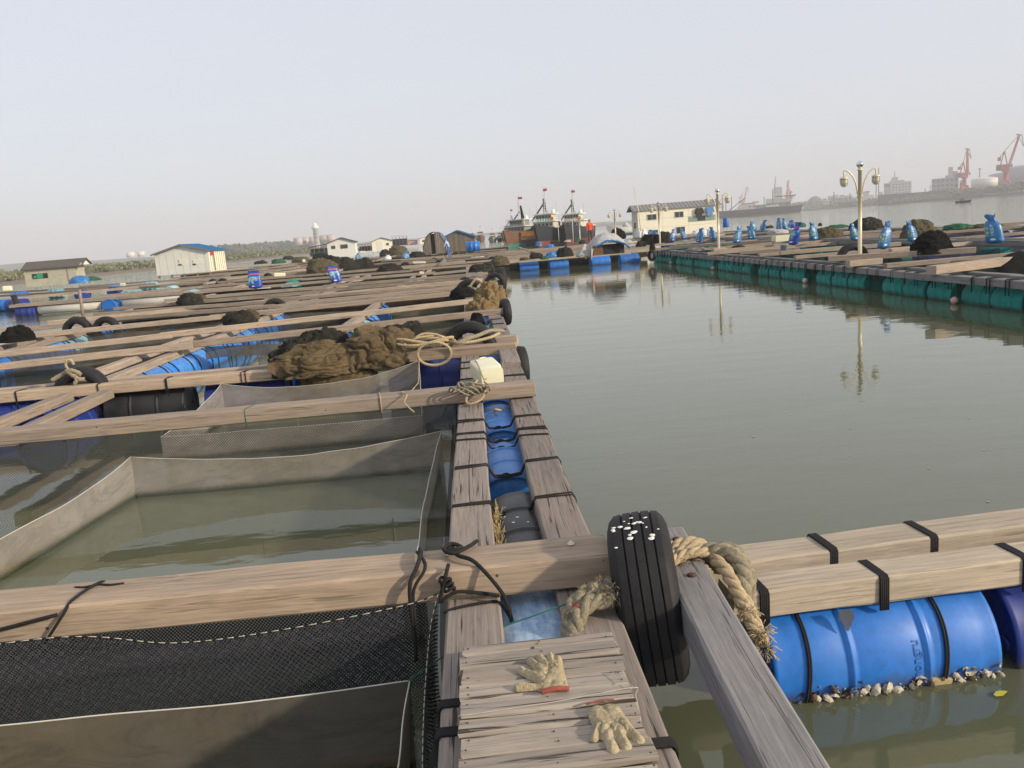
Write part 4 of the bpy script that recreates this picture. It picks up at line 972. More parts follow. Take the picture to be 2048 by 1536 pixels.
sheet('pen_net', [(-.235, 9.8, .49), (-.24, 12, .46), (-.25, 14, .47)], -.4, 'net_tight', 40, 8, nz=.03, bdir=(-1, 0, 0), belly=.03, label='black net along the walkway edge beyond the drum row', cat='net')
sheet('pen_net', [(-4.5, 6.46, .53), (-2.8, 6.49, .505), (-1.2, 6.52, .49), (-.25, 6.56, .52)], -.6, 'net', 90, 12, nz=.02, belly=.04, label='black knotted net hanging from the second crossbeam into the water', cat='net')
sheet('pen_net', [(-3.6, 3.16, .50), (-2, 3.16, .48), (-.3, 3.16, .5)], -.5, 'net_tight', 60, 8, nz=.02, bdir=(0, 1, 0), belly=.03, label='dense black net behind the near crossbeam', cat='net')
for i, (xa, xb, y, zt) in enumerate(((-8, -4.7, 12.6, .42), (-4.3, .2, 13.1, .45), (-8.3, -4.7, 14.9, .44), (-4.3, .1, 16.1, .45), (-8.3, -4.7, 17.9, .44), (-4.3, .0, 18.7, .45), (-8.6, -4.7, 20.4, .44), (-4.3, -.3, 21.3, .45), (-9, -.4, 24, .46), (-9.5, -.4, 27, .46), (-10.5, -.4, 30.2, .46), (-11, -.4, 33.5, .46), (-11, -.5, 36.5, .46))):
    sheet('pen_net', [(xa, y, zt), ((xa+xb)/2, y+.1, zt-.08), (xb, y+.15, zt)], lambda u, i=i: .16+.1*math.sin(u*7+i) if i % 2 else -.2, 'hapa_dark' if i % 3 else 'net_far', 40, 6, nz=.04, label=f'{ORD[i]} dark pen net slung between crossbeams, counted from the brown net heap outward', cat='net', group='pen nets between the farther crossbeams')

# ================================================================== DRUM ROW UNDER THE LONG TIMBER (Y about 9.8)
for x, mt, lb in ((-3.95, 'black_drum', 'black drum in the drum row behind the left mesh pen'), (-2.78, 'navy', 'dark blue drum left of the net heap in the drum row'), (-1.72, 'navy', 'dark blue drum under the brown net heap'), (-.62, 'navy', 'dark blue drum in the drum row next to the walkway'), (-5.6, 'navy', 'dark blue drum at the far left end of the drum row'), (-6.8, 'blue', 'blue drum beyond the left end of the drum row'), (-8.0, 'blue', 'outermost blue drum of the drum row')):
    drum((x, 9.86, .12), 'X', mt, near=False, label=lb, cat='drum')

# ================================================================== LEFT WALKWAYS (run away from the camera)
def long_walk(x, ya, yb, w, zt, label, mats, gap=1.1, tx=.30, lbl2=None, grp=None, dmats=('blue', 'blue_top', 'navy'), gapp=.0, near=False, seg=6.0, tim='wood', dx=0):
    root = empty('walkway', (x, ya, 0), 0, label, 'walkway'); y = ya
    while y < yb-.5:
        y2 = min(yb, y+seg+random.uniform(-.8, .8))
        for s in (-1, 1):
            beam('timber', (s*tx+random.uniform(-.05, .05), y-ya, zt), (s*tx+random.uniform(-.05, .05), y2-ya-.04, zt+random.uniform(-.01, .02)), w, .10, tim, root, fine=y < 26)
        y = y2
    yy = ya+(.5 if ya > 8 else 1.98); k = 0; nd = 0
    while yy < yb-.20:
        if gapp and random.random() < gapp: yy += gap; continue
        mt = random.choice(dmats)
        (drum if near and yy < 22 else far_drum)((x+dx, yy, zt-.36), 'Y', mt, **({'near': False} if near and yy < 22 else {}), label=f'{ORD[nd]} {lbl2}', cat='drum', group=grp); nd += 1
        if yy < 20:
            mb = MB(); mb.tube([(dx+.296*math.cos(a), yy-ya+.3, zt-.36+.296*math.sin(a)) for a in np.linspace(RAD(-25), RAD(205), 14)], .009, 4); mb.tube([(dx+.296*math.cos(a), yy-ya-.3, zt-.36+.296*math.sin(a)) for a in np.linspace(RAD(-25), RAD(205), 14)], .009, 4); mb.build('lashing', 'rope_black', root)
        yy += gap+random.uniform(-.05, .08)
    return root
long_walk(-4.52, 7.35, 9.55, .16, .42, 'short left walkway in front of the drum row carrying two timbers', None, lbl2='blue drum under the short left walkway in front of the drum row', grp='blue drums under the short left walkway', dmats=('blue', 'navy'), near=True, tx=.27, tim='wood', dx=-.26)
long_walk(-4.95, 10.2, 21.5, .16, .44, 'left walkway of bright blue drums running away behind the drum row', None, gap=.97, lbl2='bright blue drum under the left walkway counted from the drum row', grp='bright blue drums under the left walkway', dmats=('blue_top', 'blue_top', 'blue'), near=True, tx=.27, dx=.2)
long_walk(-9.0, 12.5, 24, .16, .44, 'outer left walkway of mixed blue and pale drums', None, gap=1.0, lbl2='drum under the outer left walkway counted from its near end', grp='drums under the outer left walkway', dmats=('blue_top', 'cyan', 'blue', 'blue'), near=True, tx=.27, dx=.2)
long_walk(-4.9, 22, 38, .15, .46, 'far stretch of the left walkway', None, gap=1.3, lbl2='blue drum under the far stretch of the left walkway', grp='blue drums under the far left walkways', gapp=.3)
long_walk(-10.0, 24.5, 38, .15, .46, 'far stretch of the outer left walkway', None, gap=1.4, lbl2='blue drum under the far stretch of the outer left walkway', grp='blue drums under the far left walkways', gapp=.4, dmats=('blue', 'cyan', 'navy'))
long_walk(-2.25, 10.6, 21.5, .15, .50, 'narrow walkway of pale timbers between the two drum walkways', None, gap=1.2, lbl2='pale blue drum under the narrow middle walkway counted outward', grp='pale drums under the narrow middle walkway', gapp=.45, tx=.02, dmats=('blue_top', 'cyan', 'blue'))
long_walk(-2.0, 22, 38, .14, .5, 'far stretch of the narrow middle walkway', None, gap=1.3, lbl2='pale blue drum under the far middle walkway counted outward', grp='pale drums under the far middle walkway', gapp=.5, tx=.2, dmats=('blue_top', 'cyan', 'blue'))

# ================================================================== FARTHER CROSSBEAMS
def rowbeams(y, x0, x1, zt, w, mat='wood_far', row='', label='weathered timber laid across the farther fish pens', group='timbers across the farther fish pens', skew=.02):
    x = x0; sk = random.uniform(.0, skew); sg = 0
    while x < x1-.6:
        L = random.uniform(3.6, 6.2); xe = min(x1+random.uniform(-.2, .2), x+L)
        if x1-xe < 1.2: xe = x1
        xbeam((x, y+(x-x0)*sk+random.uniform(-.05, .05), zt+random.uniform(-.03, .03)), (xe+.1, y+(xe-x0)*sk+random.uniform(-.05, .05), zt+random.uniform(-.03, .03)), w, .09, mat, f'{ORD[sg]} length from the left in the {row} timber row beyond the golden bundle', group, fine=y < 24)
        x = xe; sg += 1
for i, py in enumerate((607, 597, 587, 578, 569, 560, 551, 544)):
    y = G(560, py, .6).y; x0 = -9.6-(y-21)*.16+random.uniform(-.8, .8)
    if y > 38.5: break
    rowbeams(y, x0, .46, .60, random.choice((.12, .13, .16)), row=ORD[i], skew=.05)
    if i % 2 == 0: sheet('pen_net', [(x0+.5, y+.14, .53), ((x0+.4)/2, y+.28, .46), (-.1, y+.42, .53)], lambda u, i=i: .08+.16*math.sin(u*9+i*2), 'net_band', 50, 5, nz=.05, seed=i, label=f'dark brown net bunched along the {ORD[i]} timber row beyond the golden bundle', cat='net', group='dark nets bunched along the farther timbers')
for i, y in enumerate((41.5, 44.5, 48, 52, 57, 63, 71, 82)):
    x0 = -14-(y-41)*.35+random.uniform(-2, 2); x1 = (3.0+(y-41)*.28 if y > 60 else random.uniform(8.2, 9.6))
    if y > 66: x1 = 3+random.uniform(-2, 2)
    x = x0
    sheet('pen_net', [(x0+.5, y+.3, .50), ((x0+x1)/2, y+.5, .42), (x1-.5, y+.4, .50)], lambda u, i=i: .05+.12*math.sin(u*13+i*2), 'net_band', 50, 4, nz=.06, seed=i, label=f'dark net bunched along the {ORD[i]} row of the distant raft field', cat='net', group='dark nets of the distant raft field')
    sgn_ = -1
    while x < x1-1:
        xe = min(x1, x+random.uniform(6, 11)); dy = random.uniform(-.3, .3); sgn_ += 1
        xbeam((x, y+dy, .55+random.uniform(-.05, .08)), (xe, y+dy+random.uniform(-.3, .5), .55+random.uniform(-.05, .08)), .16, .09, 'wood_far', f'{ORD[sgn_]} timber from the left in the {ORD[i]} row of the distant raft field', 'timbers of the distant raft field', fine=False); x = xe+(.1 if random.random() < .8 else 2)
LN = {-13: 'on its left side', -7: 'left of its middle', -1.5: 'right of its middle', 4: 'near the dock'}
for x, ya, yb in ((-13, 41, 60), (-7, 41, 75), (-1.5, 41, 75), (4, 41, 66)):
    xx = x
    for k, y in enumerate(np.arange(ya, yb, 7.2)): xbeam((xx, y, .6), (xx+random.uniform(-.3, .3), y+7, .6), .18, .10, 'wood_far', f'{ORD[k]} lengthwise timber of the distant raft field, {LN[x]}', 'timbers of the distant raft field', fine=False)
# ================================================================== THINGS LYING ON THE LEFT FIELD
def at(x, y, z=.6): return G(x, y, z)
# big brown net heap behind the rear mesh pen
hb = empty('net_heap', (-1.56, 9.70, .5), 0, 'big heap of muddy brown and black net piled on the drum row timber', 'net heap')
heap('folded_net', (.42, .0, -.06), .49, .36, .41, 'cloth_brown', 3, (190, 80), .17, 1.7, parent=hb)
heap('folded_net', (-.32, -.06, -.10), .52, .34, .33, 'cloth_brown', 8, (190, 80), .17, 1.9, parent=hb)
heap('folded_net', (-.10, -.18, -.24), .42, .15, .36, 'cloth_brown', 12, (140, 50), .22, 1.7, parent=hb)
heap('black_net_wrap', (-.62, .08, -.10), .30, .30, .36, 'cloth_dark', 5, (110, 44), .18, 2.8, parent=hb)
heap('black_net_wrap', (-.28, .20, .0), .42, .16, .36, 'cloth_dark', 15, (90, 40), .12, 2.0, parent=hb)
heap('black_net_wrap', (.70, .14, -.05), .30, .22, .42, 'cloth_dark', 6, (90, 40), .13, 2.2, parent=hb)
P = [[Vector((-.85+1.15*i/59, -.27-.05*abs(math.sin(i*.55+2*N3((i*.1, 0, 0))))*math.sin(math.pi*i/59)-.03*j/9, .10-(.06+(.16+.18*N3((i*.12, 3, 0))+.04*math.sin(i*.4))*math.sin(math.pi*i/59)**.5)*j/9+.02*N3((i*.3, j*.5, 2)))) for j in range(10)] for i in range(60)]
MB().grid(P).build('draped_edge', 'cloth_brown', hb)
# coiled rope beside it
rc = empty('coiled_rope', (-.45, 9.45, .62), 0, 'coil of thick tan rope hanging over the timber beside the brown net heap', 'rope')
C0 = Vector((-.45, 9.45, .62))
twisted([(.20+.19*math.cos(t)-.25, -.16-.02*math.sin(t), -.06+.135*math.sin(t)) for t in np.linspace(1.5, 7.9, 22)], .018, 14).build('hanging_loop', 'rope_tan', rc)
random.seed(5)
pth = [(-.45+.0, .0, .02)]
for k in range(26): 
    t = k*.62; pth.append((-.15+(.30+.05*math.sin(k*1.7))*math.cos(t), .0+(.13+.03*math.sin(k*2.3))*math.sin(t), .02+.010*(k % 8)+.05*abs(math.sin(k*.9))))
twisted(pth, .017, 14).build('coil', 'rope_tan', rc)
twisted([(.10, .05, .04), (.22, -.05, .03), (.34, .0, .06), (.48, .12, .08), (.62, .30, .10), (.78, .5, .06)], .024, 9).build('strand', 'rope_old', rc)
twisted([(.26, -.04, .03), (.40, .02, .02), (.6, .12, .04), (.72, .3, .06)], .019, 10).build('strand', 'rope_tan', rc)
tyre((-.10, 10.15, .46), rz=RAD(78), ry=RAD(6), sc=1.15, label='worn tyre lying half upright behind the coiled rope', cat='tyre')
tyre((.47, 9.3, .32), rz=RAD(5), sc=.8, label='black tyre hanging on the outer side of the walkway beside the jerrycan', cat='tyre')
# golden bundle with tyres at the walkway edge
gbn = at(992, 610, .55)
gh = empty('net_bundle', (gbn.x, gbn.y, .5), 0, 'golden brown net bundle slumped over the walkway edge', 'net bundle')
heap('folded_net', (-.10, .1, .0), .31, .34, .42, 'cloth_gold', 21, (110, 44), .15, 2.6, parent=gh)
heap('folded_net', (-.30, -.40, -.05), .27, .30, .25, 'cloth_gold', 22, (90, 36), .18, 2.6, parent=gh)
tyre((gbn.x+.12, gbn.y-1.2, .52), rz=RAD(10), sc=.75, label='small black tyre hooked under the golden net bundle', cat='tyre')
p = at(955, 573, .60); tyre((p.x-.2, p.y, .42), rz=RAD(80), sc=1.25, label='dark tyre tied with pale rope left of the golden bundle', cat='tyre')
twisted([(p.x-.2, p.y-.3, .62), (p.x-.02, p.y-.32, .80), (p.x+.1, p.y-.25, .7), (p.x, p.y-.3, .6), (p.x+.2, p.y-.3, .62)], .03, 7).build('rope', 'rope_tan', label='pale rope knotted round the dark tyre by the golden bundle', cat='rope')
heap('net_heap', (p.x-.35, p.y-1.8, .52), .3, .3, .2, 'cloth_black', 9, (40, 16), label='small black net bunch on the walkway before the golden bundle', cat='net heap')
heap('net_heap', (.02, 13.3, .3), .14, .16, .30, 'cloth_black', 10, (40, 16), label='black net bunch hanging at the walkway edge under a timber', cat='net heap')
# tyres and rubbish along the walkway further out
for (x, y, sc, lb) in ((974, 533, 1.3, 'tyre lying on the far walkway nearest the blue dock'), (1003, 547, 1.5, 'tyre hanging upright at the far walkway corner'), (990, 556, 1.3, 'tyre slumped on the walkway before the dock corner'), (985, 518, 1.2, 'small tyre on the timbers left of the blue dock'), (878, 524, 1.1, 'tyre between the crouching person and the far walkway'), (868, 518, 1.0, 'flat tyre nearest the crouching person')):
    q = at(x, y, .58); tyre((q.x, q.y, .42), rz=RAD(random.choice((75, 90, 70) if x < 1000 else (5,))), sc=sc*.8, label=lb, cat='tyre')
for (x, y, w, h, mt, lb) in ((960, 540, 46, 12, 'cloth_dark', 'dark net tangle at the end of the central walkway'), (1000, 528, 34, 16, 'cloth_olive', 'olive net draped at the walkway corner by the dock'), (930, 560, 20, 8, 'cloth_dark', 'small dark net scrap on the timbers left of the walkway end'),
                             (640, 545, 60, 26, 'cloth_olive', 'large olive net heap left of the leaning blue sack'), (665, 540, 40, 26, 'cloth_dark', 'dark net heap behind the leaning blue sack'), (690, 538, 46, 20, 'cloth_dark', 'dark net mound with a pale rag behind the leaning blue sack'), (725, 533, 44, 15, 'cloth_dark', 'rounded dark net mound below the pink shed'),
                             (778, 538, 44, 11, 'cloth_dark', 'dark net heap right of centre on the left field'), (795, 510, 40, 16, 'cloth_olive', 'brown net mound in front of the sheds'), (770, 512, 20, 12, 'cloth_dark', 'dark net mound in front of the cream shed'), (835, 512, 30, 9, 'cloth_dark', 'low dark net pile left of the arched hut'),
                             (640, 517, 34, 10, 'cloth_black', 'black net pile beside the dark open shed'), (600, 523, 34, 9, 'cloth_olive', 'olive net pile left of the dark open shed'), (555, 526, 26, 8, 'green_net', 'green net pile right of the white sheet-metal hut'), (520, 527, 24, 6, 'cloth_dark', 'dark net pile right of the white sheet-metal hut'), (575, 518, 22, 6, 'cloth_dark', 'dark heap on the shore side of the field'),
                             (375, 606, 50, 20, 'cloth_dark', 'dark net heap with a tyre on the left field'), (400, 600, 22, 14, 'cloth_olive', 'brown net lump on the left field'), (475, 642, 62, 22, 'cloth_dark', 'ragged black net lying across the timbers at centre left'), (500, 634, 30, 18, 'cloth_olive', 'torn olive net hung with rope at centre left'), (25, 678, 60, 26, 'cloth_black', 'black net heap at the left edge of the frame'), (150, 643, 36, 12, 'cloth_black', 'black net on the outermost timbers at left')):
    q = at(x, y, .57); m_ = mpp(q); heap('net_heap', (q.x, q.y+w*m_*.3, .5), w*m_*.52, w*m_*.34, h*m_*1.1, mt, int(x), (48, 18), .2, 2.4, label=lb, cat='net heap', group=None)
q = at(150, 768, .55); tt = D(157, 733, 10.02); tyre((tt.x, 10.02, tt.z-.33), rz=RAD(88), sc=1.08, label='tyre with a pale rope knot standing at the left drum row', cat='tyre')
rk = empty('rope_knot', D(147, 757, 9.72), 0, 'pale rope knotted in front of the tyre at the left drum row', 'rope')
twisted([(-.25, 0, 0), (-.12, .02, .06), (.0, -.03, .10), (.08, .0, .05), (0, .04, .02), (-.05, -.02, .10), (.06, -.03, .0), (.12, .0, -.02)], .026, 9).build('strand', 'rope_old', rk)
twisted([(-.02, 0, .08), (-.07, .02, .15), (-.05, .02, .21), (.0, .02, .21), (.02, .02, .16)], .017, 12).build('strand', 'rope_tan', rk)
twisted([(.03, 0, .08), (.05, -.04, -.02), (.02, -.05, -.06)], .022, 9).build('strand', 'rope_old', rk)
for (x, y, sc, lb) in ((150, 652, 1.3, 'tyre standing behind the outer left walkway'), (208, 648, 1.2, 'tyre with a pale rag on the outer left walkway'), (548, 610, 1.2, 'tyre hung with rope near the ragged net'), (810, 530, 1.2, 'tyre arching over the dark net heap'), (842, 548, 1.1, 'tyre with pale foam ring on the centre timbers'), (535, 552, 1.2, 'tyre behind the printed sack'), (425, 564, 1.2, 'tyre hanging on the hut raft right of the white sheet-metal hut'), (444, 563, 1.2, 'second tyre hanging right of the white sheet-metal hut')):
    q = at(x, y, .55); tyre((q.x, q.y+.1, .40), rz=RAD(random.uniform(60, 100)), rx=0, ry=0, sc=sc*.85, label=lb, cat='tyre')
for (x, y, w, h, mt, lean, lb, rz) in ((512, 578, 26, 36, 'sack_dark', -.02, 'upright blue feed sack with picture print on the left field', 0), (674, 566, 22, 34, 'sack_dark', -.25, 'crumpled blue feed sack leaning left on the left field', .3)):
    q = at(x, y, .60); m_ = mpp(q); sack(q, w*m_, h*m_, mt, lean, .0, rz, int(x), knot=False, label=lb, cat='sack', group='printed feed sacks')
for (x, y, w, h, mt, lb) in ((716, 520, 10, 14, 'sack_light', 'small blue sack standing before the cream sheds'), (776, 520, 14, 10, 'sack_white', 'pale blue crumpled sack in front of the brown net mound'), (812, 518, 15, 15, 'sack_light', 'blue and white sack left of the arched hut')):
    q = at(x, y, .60); m_ = mpp(q); sack(q, w*m_, h*m_, mt, .1, 0, .4, int(x), label=lb, cat='sack', group='printed feed sacks')
q = at(782, 545, .6)
# blue drum lying and white items
q = at(947, 504, .6); dd = far_drum((q.x, q.y, .6+.42), 'X', 'blue_top', label='big blue drum lying on deck beside the brown gabled hut', cat='drum'); dd.scale = (1.15, 1.35, 1.35)
for (x, y, w, h, d_, mt, lb) in ((843, 548, 9, 5, 5, 'foam', 'pale foam lump on the centre timbers'), (560, 553, 22, 7, 8, 'jug', 'yellowed foam block behind the printed sack'), (925, 498, 7, 3, 3, 'foam', 'pale box on the deck in front of the brown gabled hut'), (608, 524, 6, 5, 4, 'jug', 'small cream box left of the dark open shed'), (246, 572, 10, 6, 5, 'foam', 'cream foam blocks on the far left raft'), (16, 582, 16, 10, 8, 'jug', 'yellow-white foam block at the left edge raft'), (725, 508, 12, 6, 5, 'foam', 'pale crate before the sheds'), (838, 527, 26, 4, 8, 'foam', 'grey-white crumpled sheet on the timbers')):
    q = at(x, y, .58); m_ = mpp(q); mb = MB(); mb.box((0, 0, h*m_/2), (w*m_, d_*m_*1.5, h*m_), rot=Euler((0, .05, .2)).to_matrix()); o = mb.build('foam_block', mt, None, q, label=lb, cat='block')
    md = o.modifiers.new('b', 'BEVEL'); md.width = h*m_*.2; md.segments = 2

# ---- bundles of short things: people
def fig(base, h, pose, mats, label, rz=0, split=(.50, .86)):
    s = h/1.72
    if pose == 'stand':
        J = dict(pel=(0, 0, .95), chest=(0, .0, 1.35), neck=(0, 0, 1.50), head=(0, -.01, 1.60), crown=(0, 0, 1.70), shL=(-.19, 0, 1.40), elL=(-.26, .02, 1.12), haL=(-.24, -.10, .88), shR=(.19, 0, 1.40), elR=(.27, .02, 1.13), haR=(.24, -.10, .90),
                 hpL=(-.10, 0, .90), knL=(-.11, -.02, .50), anL=(-.12, 0, .07), toL=(-.13, -.16, .03), hpR=(.10, 0, .90), knR=(.11, -.02, .50), anR=(.13, 0, .07), toR=(.15, -.16, .03))
    else:   # bending at work
        J = dict(pel=(0, 0, .90), chest=(-.12, -.05, 1.25), neck=(-.20, -.08, 1.38), head=(-.25, -.1, 1.46), crown=(-.27, -.1, 1.56), shL=(-.26, -.22, 1.26), elL=(-.36, -.24, 1.02), haL=(-.46, -.2, .84), shR=(-.05, .12, 1.30), elR=(-.18, .16, 1.02), haR=(-.36, .06, .84),
                 hpL=(-.06, -.08, .86), knL=(-.12, -.10, .48), anL=(-.02, -.1, .07), toL=(-.16, -.12, .03), hpR=(.05, .08, .86), knR=(.06, .08, .48), anR=(.16, .08, .07), toR=(.02, .08, .03))
    R = dict(pel=.135, chest=.15, neck=.06, head=.098, crown=.07, shL=.075, elL=.05, haL=.035, shR=.075, elR=.05, haR=.035, hpL=.095, knL=.065, anL=.045, toL=.035, hpR=.095, knR=.065, anR=.045, toR=.035)
    J = {k: tuple(c*s for c in v) for k, v in J.items()}; R = {k: v*s for k, v in R.items()}
    def fn(c):
        z = c.z/s
        if z > 1.47: return 0
        if z < .93 and abs(c.x/s) > .17 and z > .72: return 0
        return 1 if z > .92 else 2
    root = person(base, J, R, 'skin', h, label, dict(mats=['skin', mats[0], mats[1]], fn=fn), rz)
    hx, hy = J['head'][0], J['head'][1]
    MB().lathe([(.0, .14*s), (.012*s, .135*s), (.02*s, .09*s), (.075*s, .075*s), (.085*s, 0)], c=(hx, hy, J['head'][2]+.03*s), n=16).build('hat', 'hat' if mats[0] == 'shirt_red' else 'denim', root)
    return root
q = at(1181, 485, .62); fig((q.x, q.y, .62), 1.75, 'stand', ('shirt_red', 'trouser'), 'person in a red shirt and hat standing on the far deck beside the tarpaulin', RAD(20))
q = at(899, 515, .62); fig((q.x, q.y, .62), 1.25, 'bend', ('shirt_pale', 'denim'), 'person in a pale blue shirt bending over between the arched hut and gabled hut', RAD(10))

# ================================================================== HUTS OF THE LEFT FIELD
def quad_wall(mb, pts, mi=0): mb.add(pts, [tuple(range(len(pts)))], mi)
def hut(base, w, d, he, hp, rz, wall, roof, label, along='Y', over=.18, windows=(), door=None, sidewall=None, slats=0, cat='hut', roof_t=.05, extra=None):
    """gabled hut: gable faces local -Y (along='Y') ; w width, d depth, he eaves, hp peak"""
    root = empty('hut', base, rz, label, cat, None)
    mb = MB(); T = .06
    # gable walls front/back as thick prisms, side walls as boxes
    for y0 in (0, d-T):
        f = [(-w/2, y0, 0), (w/2, y0, 0), (w/2, y0, he), (0, y0, hp), (-w/2, y0, he)]; b = [(x, y+T, z) for x, y, z in f]
        MB().add(f+b, [(4, 3, 2, 1, 0), (5, 6, 7, 8, 9)]+[(i, (i+1) % 5, 5+(i+1) % 5, 5+i) for i in range(5)]).build('gable_wall', wall, root)
    for s in (-1, 1): MB().box((s*(w/2-T/2-.002), d/2, he/2), (T, d-2*T-.004, he)).build('side_wall', sidewall or wall, root)
    for s in (-1, 1):
        L = math.hypot(w/2+over, (hp-he)*(1+over/(w/2))); a = math.atan2(hp-he, w/2)
        cx = s*(w/2+over)/2; cz = hp-(hp-he)*(w/2+over)/(w)+roof_t*.6
        mb = MB(); mb.box((0, 0, 0), (L, d+2*over, roof_t)); n = max(4, int((d+2*over)/.25))
        for i in range(n): mb.box((0, -(d+2*over)/2+(i+.5)*(d+2*over)/n, roof_t/2+.012), (L, .05, .03))
        mb.build('roof_sheet', roof, root, (cx, d/2, cz), (0, s*a, 0))
    for (x, z, ww, wh, mt) in windows:
        f = MB().box((x, -.012, z), (ww+.08, .03, wh+.08)).build('window', 'board' if mt != 'open' else 'roof_dark', root)
        MB().box((x, -.030, z), (ww, .012, wh)).build('pane', 'glass' if mt != 'green' else 'sign_green', f)
    if door:
        x, ww, hh, mt = door; MB().box((x, -.015, hh/2), (ww, .035, hh)).build('door', mt, root)
    if slats:
        for i in range(slats):
            x = -w/2+(i+.5)*w/slats; h_ = he+(hp-he)*(1-abs(x)/(w/2))-.02; MB().box((x, -.018-.004*(i % 2), h_/2), (w/slats-.015, .02, h_)).build('board', 'board', root)
    # feet
    for x in np.linspace(-w/2+.1, w/2-.1, 5): MB().box((x, .1, -.11), (.1, .14, .22)).build('foot', 'board', root)
    return root
# corrugated white hut with the blue roof
hb_ = hut((-21.05, 62.0, .72), 3.95, 3.6, 1.55, 2.08, RAD(-2), 'panel_grey', 'roof_blue', 'white sheet-metal hut with blue roof and a red box, standing on the left raft', windows=(), sidewall='panel')
for i in range(7): MB().box((-1.975+.3+i*.56, -.008, .76), (.008, .012, 1.5)).build('seam', 'panel_tan', hb_)
for s_ in (-1, 1): MB().box((0, 0, 0), (2.3, .05, .09), rot=Euler((0, s_*math.atan2(.53, 1.975), 0)).to_matrix()).build('barge_board', 'board', hb_, (s_*1.06, -.20, 1.80))
for x, z, w_, h_, a in ((.05, .85, .55, .42, .3), (1.1, .80, .60, .36, -.2)):
    MB().box((x, -.03, z), (w_, .02, h_), rot=Euler((.15, a*.3, 0)).to_matrix()).build('torn_sheet', 'panel', hb_); MB().box((x-.25, -.020, z-.18), (.24, .015, .10)).build('opening', 'dark', hb_)
MB().box((-.0, -.02, 1.9), (.0, .0, .0)) 
MB().box((2.02, .55, 1.35), (.06, .5, .32)).build('red_box', 'red', hb_); MB().box((2.01, .95, .8), (.05, .06, 1.5)).build('corner_post', 'board', hb_)
for i in range(8): MB().box((2.0, .3+i*.42, .75), (.025, .03, 1.45)).build('seam', 'panel_tan', hb_)
# left plaster hut with the roof ridge running sideways
h2_ = empty('hut', (-34.55, 66.0, .55), RAD(3), 'stained cream hut with a dark roof and green shuttered window at the far left', 'hut')
mb = MB(); mb.box((1.9, .03, .72), (3.8, .06, 1.44)); mb.build('front_wall', 'panel_tan', h2_)
mb = MB(); f = [(3.77, 0.06, 0), (3.77, 1.75, 0), (3.77, 1.75, 1.35), (3.77, .95, 1.8), (3.77, 0.06, 1.44)]; mb.add(f+[(x+.05, y, z) for x, y, z in f], [(0, 1, 2, 3, 4), (9, 8, 7, 6, 5)]+[(i, 5+i, 5+(i+1) % 5, (i+1) % 5) for i in range(5)]); mb.build('side_wall', 'panel_tan', h2_)
mb = MB(); f = [(0.0, 0.06, 0), (0.0, 1.75, 0), (0.0, 1.75, 1.35), (0.0, .95, 1.8), (0.0, 0.06, 1.44)]; mb.add(f+[(x+.05, y, z) for x, y, z in f], [(0, 1, 2, 3, 4), (9, 8, 7, 6, 5)]+[(i, 5+i, 5+(i+1) % 5, (i+1) % 5) for i in range(5)]); mb.build('side_wall', 'panel_tan', h2_)
MB().box((0, 0, 0), (4.6, 1.35, .06), rot=Euler((RAD(26), 0, 0)).to_matrix()).build('roof_sheet', 'roof_dark', h2_, (2.15, .40, 1.62))
MB().box((0, 0, 0), (4.6, 1.0, .06), rot=Euler((RAD(-26), 0, 0)).to_matrix()).build('roof_sheet', 'roof_dark', h2_, (2.15, 1.42, 1.66))
mb = MB(); f = [(4.25, -.15, 1.42), (4.25, 1.9, 1.42), (4.25, .95, 1.86)]; mb.add(f+[(x+.04, y, z) for x, y, z in f], [(0, 1, 2), (5, 4, 3), (0, 3, 4, 1), (1, 4, 5, 2), (2, 5, 3, 0)]); mb.build('gable_board', 'panel', h2_)
wn = MB().box((1.15, -.012, .80), (1.15, .04, .38)).build('window', 'dark', h2_); MB().box((1.15, -.035, .80), (.45, .02, .34)).build('shutter', 'sign_green', wn); MB().box((.78, -.035, .76), (.18, .02, .2)).build('shutter', 'sign_green', wn)
MB().box((3.2, -.01, .7), (.05, .03, 1.4)).build('wall_strip', 'board', h2_)
# cream sheds right of centre left
hut(at(685, 515, .6), 3.3*.9, 2.4, 1.55, 2.05, RAD(3), 'panel_grey', 'roof_dark', 'pale green-grey gabled shed with two dark windows', windows=((-.85, 1.15, .35, .26, 'd'), (.30, 1.15, .7, .36, 'd')))
hut(at(765, 502, .6), 2.95, 2.4, 1.45, 1.95, RAD(4), 'panel', 'roof_dark', 'cream gabled shed with a single small window', windows=((.85, .95, .34, .28, 'd'),), door=(-.35, .85, 1.45, 'panel_grey'))
# dark open shed
def opensheds(px, w, h, label, roofm='roof_dark', fill='cloth_black', tilt=.12):
    q = at(*px, .6); m_ = mpp(q); W_, H_ = w*m_, h*m_; root = empty('open_shed', q, 0, label, 'shed')
    for x in np.linspace(-W_/2+.05, W_/2-.05, 5):
        for y in (0, 1.6): MB().box((x, y, H_*.42), (.07, .07, H_*.84)).build('post', 'board', root)
    MB().box((0, .8, H_*.9), (W_*1.08, 2.2, .07), rot=Euler((0, -tilt, 0)).to_matrix()).build('roof_sheet', roofm, root)
    MB().box((0, 1.5, H_*.35), (W_*.95, .05, H_*.6)).build('back_wall', 'dark', root)
    MB().box((0, .0, H_*.22), (W_*.9, .05, H_*.34)).build('low_wall', 'teal_net' if 'dark green' in label else fill, root)
    return root
opensheds((640, 513), 42, 24, 'dark open shed with posts and dark green low wall left of the pale gabled shed')
opensheds((730, 503), 26, 16, 'low dark shed between the two gabled sheds', tilt=.0)
opensheds((800, 492), 30, 22, 'shed with a slanted bare roof right of the cream shed', 'board', tilt=-.08)
hut(at(823, 490, .6), 3.3, 2, 1.0, 1.25, RAD(4), 'pink', 'roof_dark', 'pinkish low shed behind the arched hut')
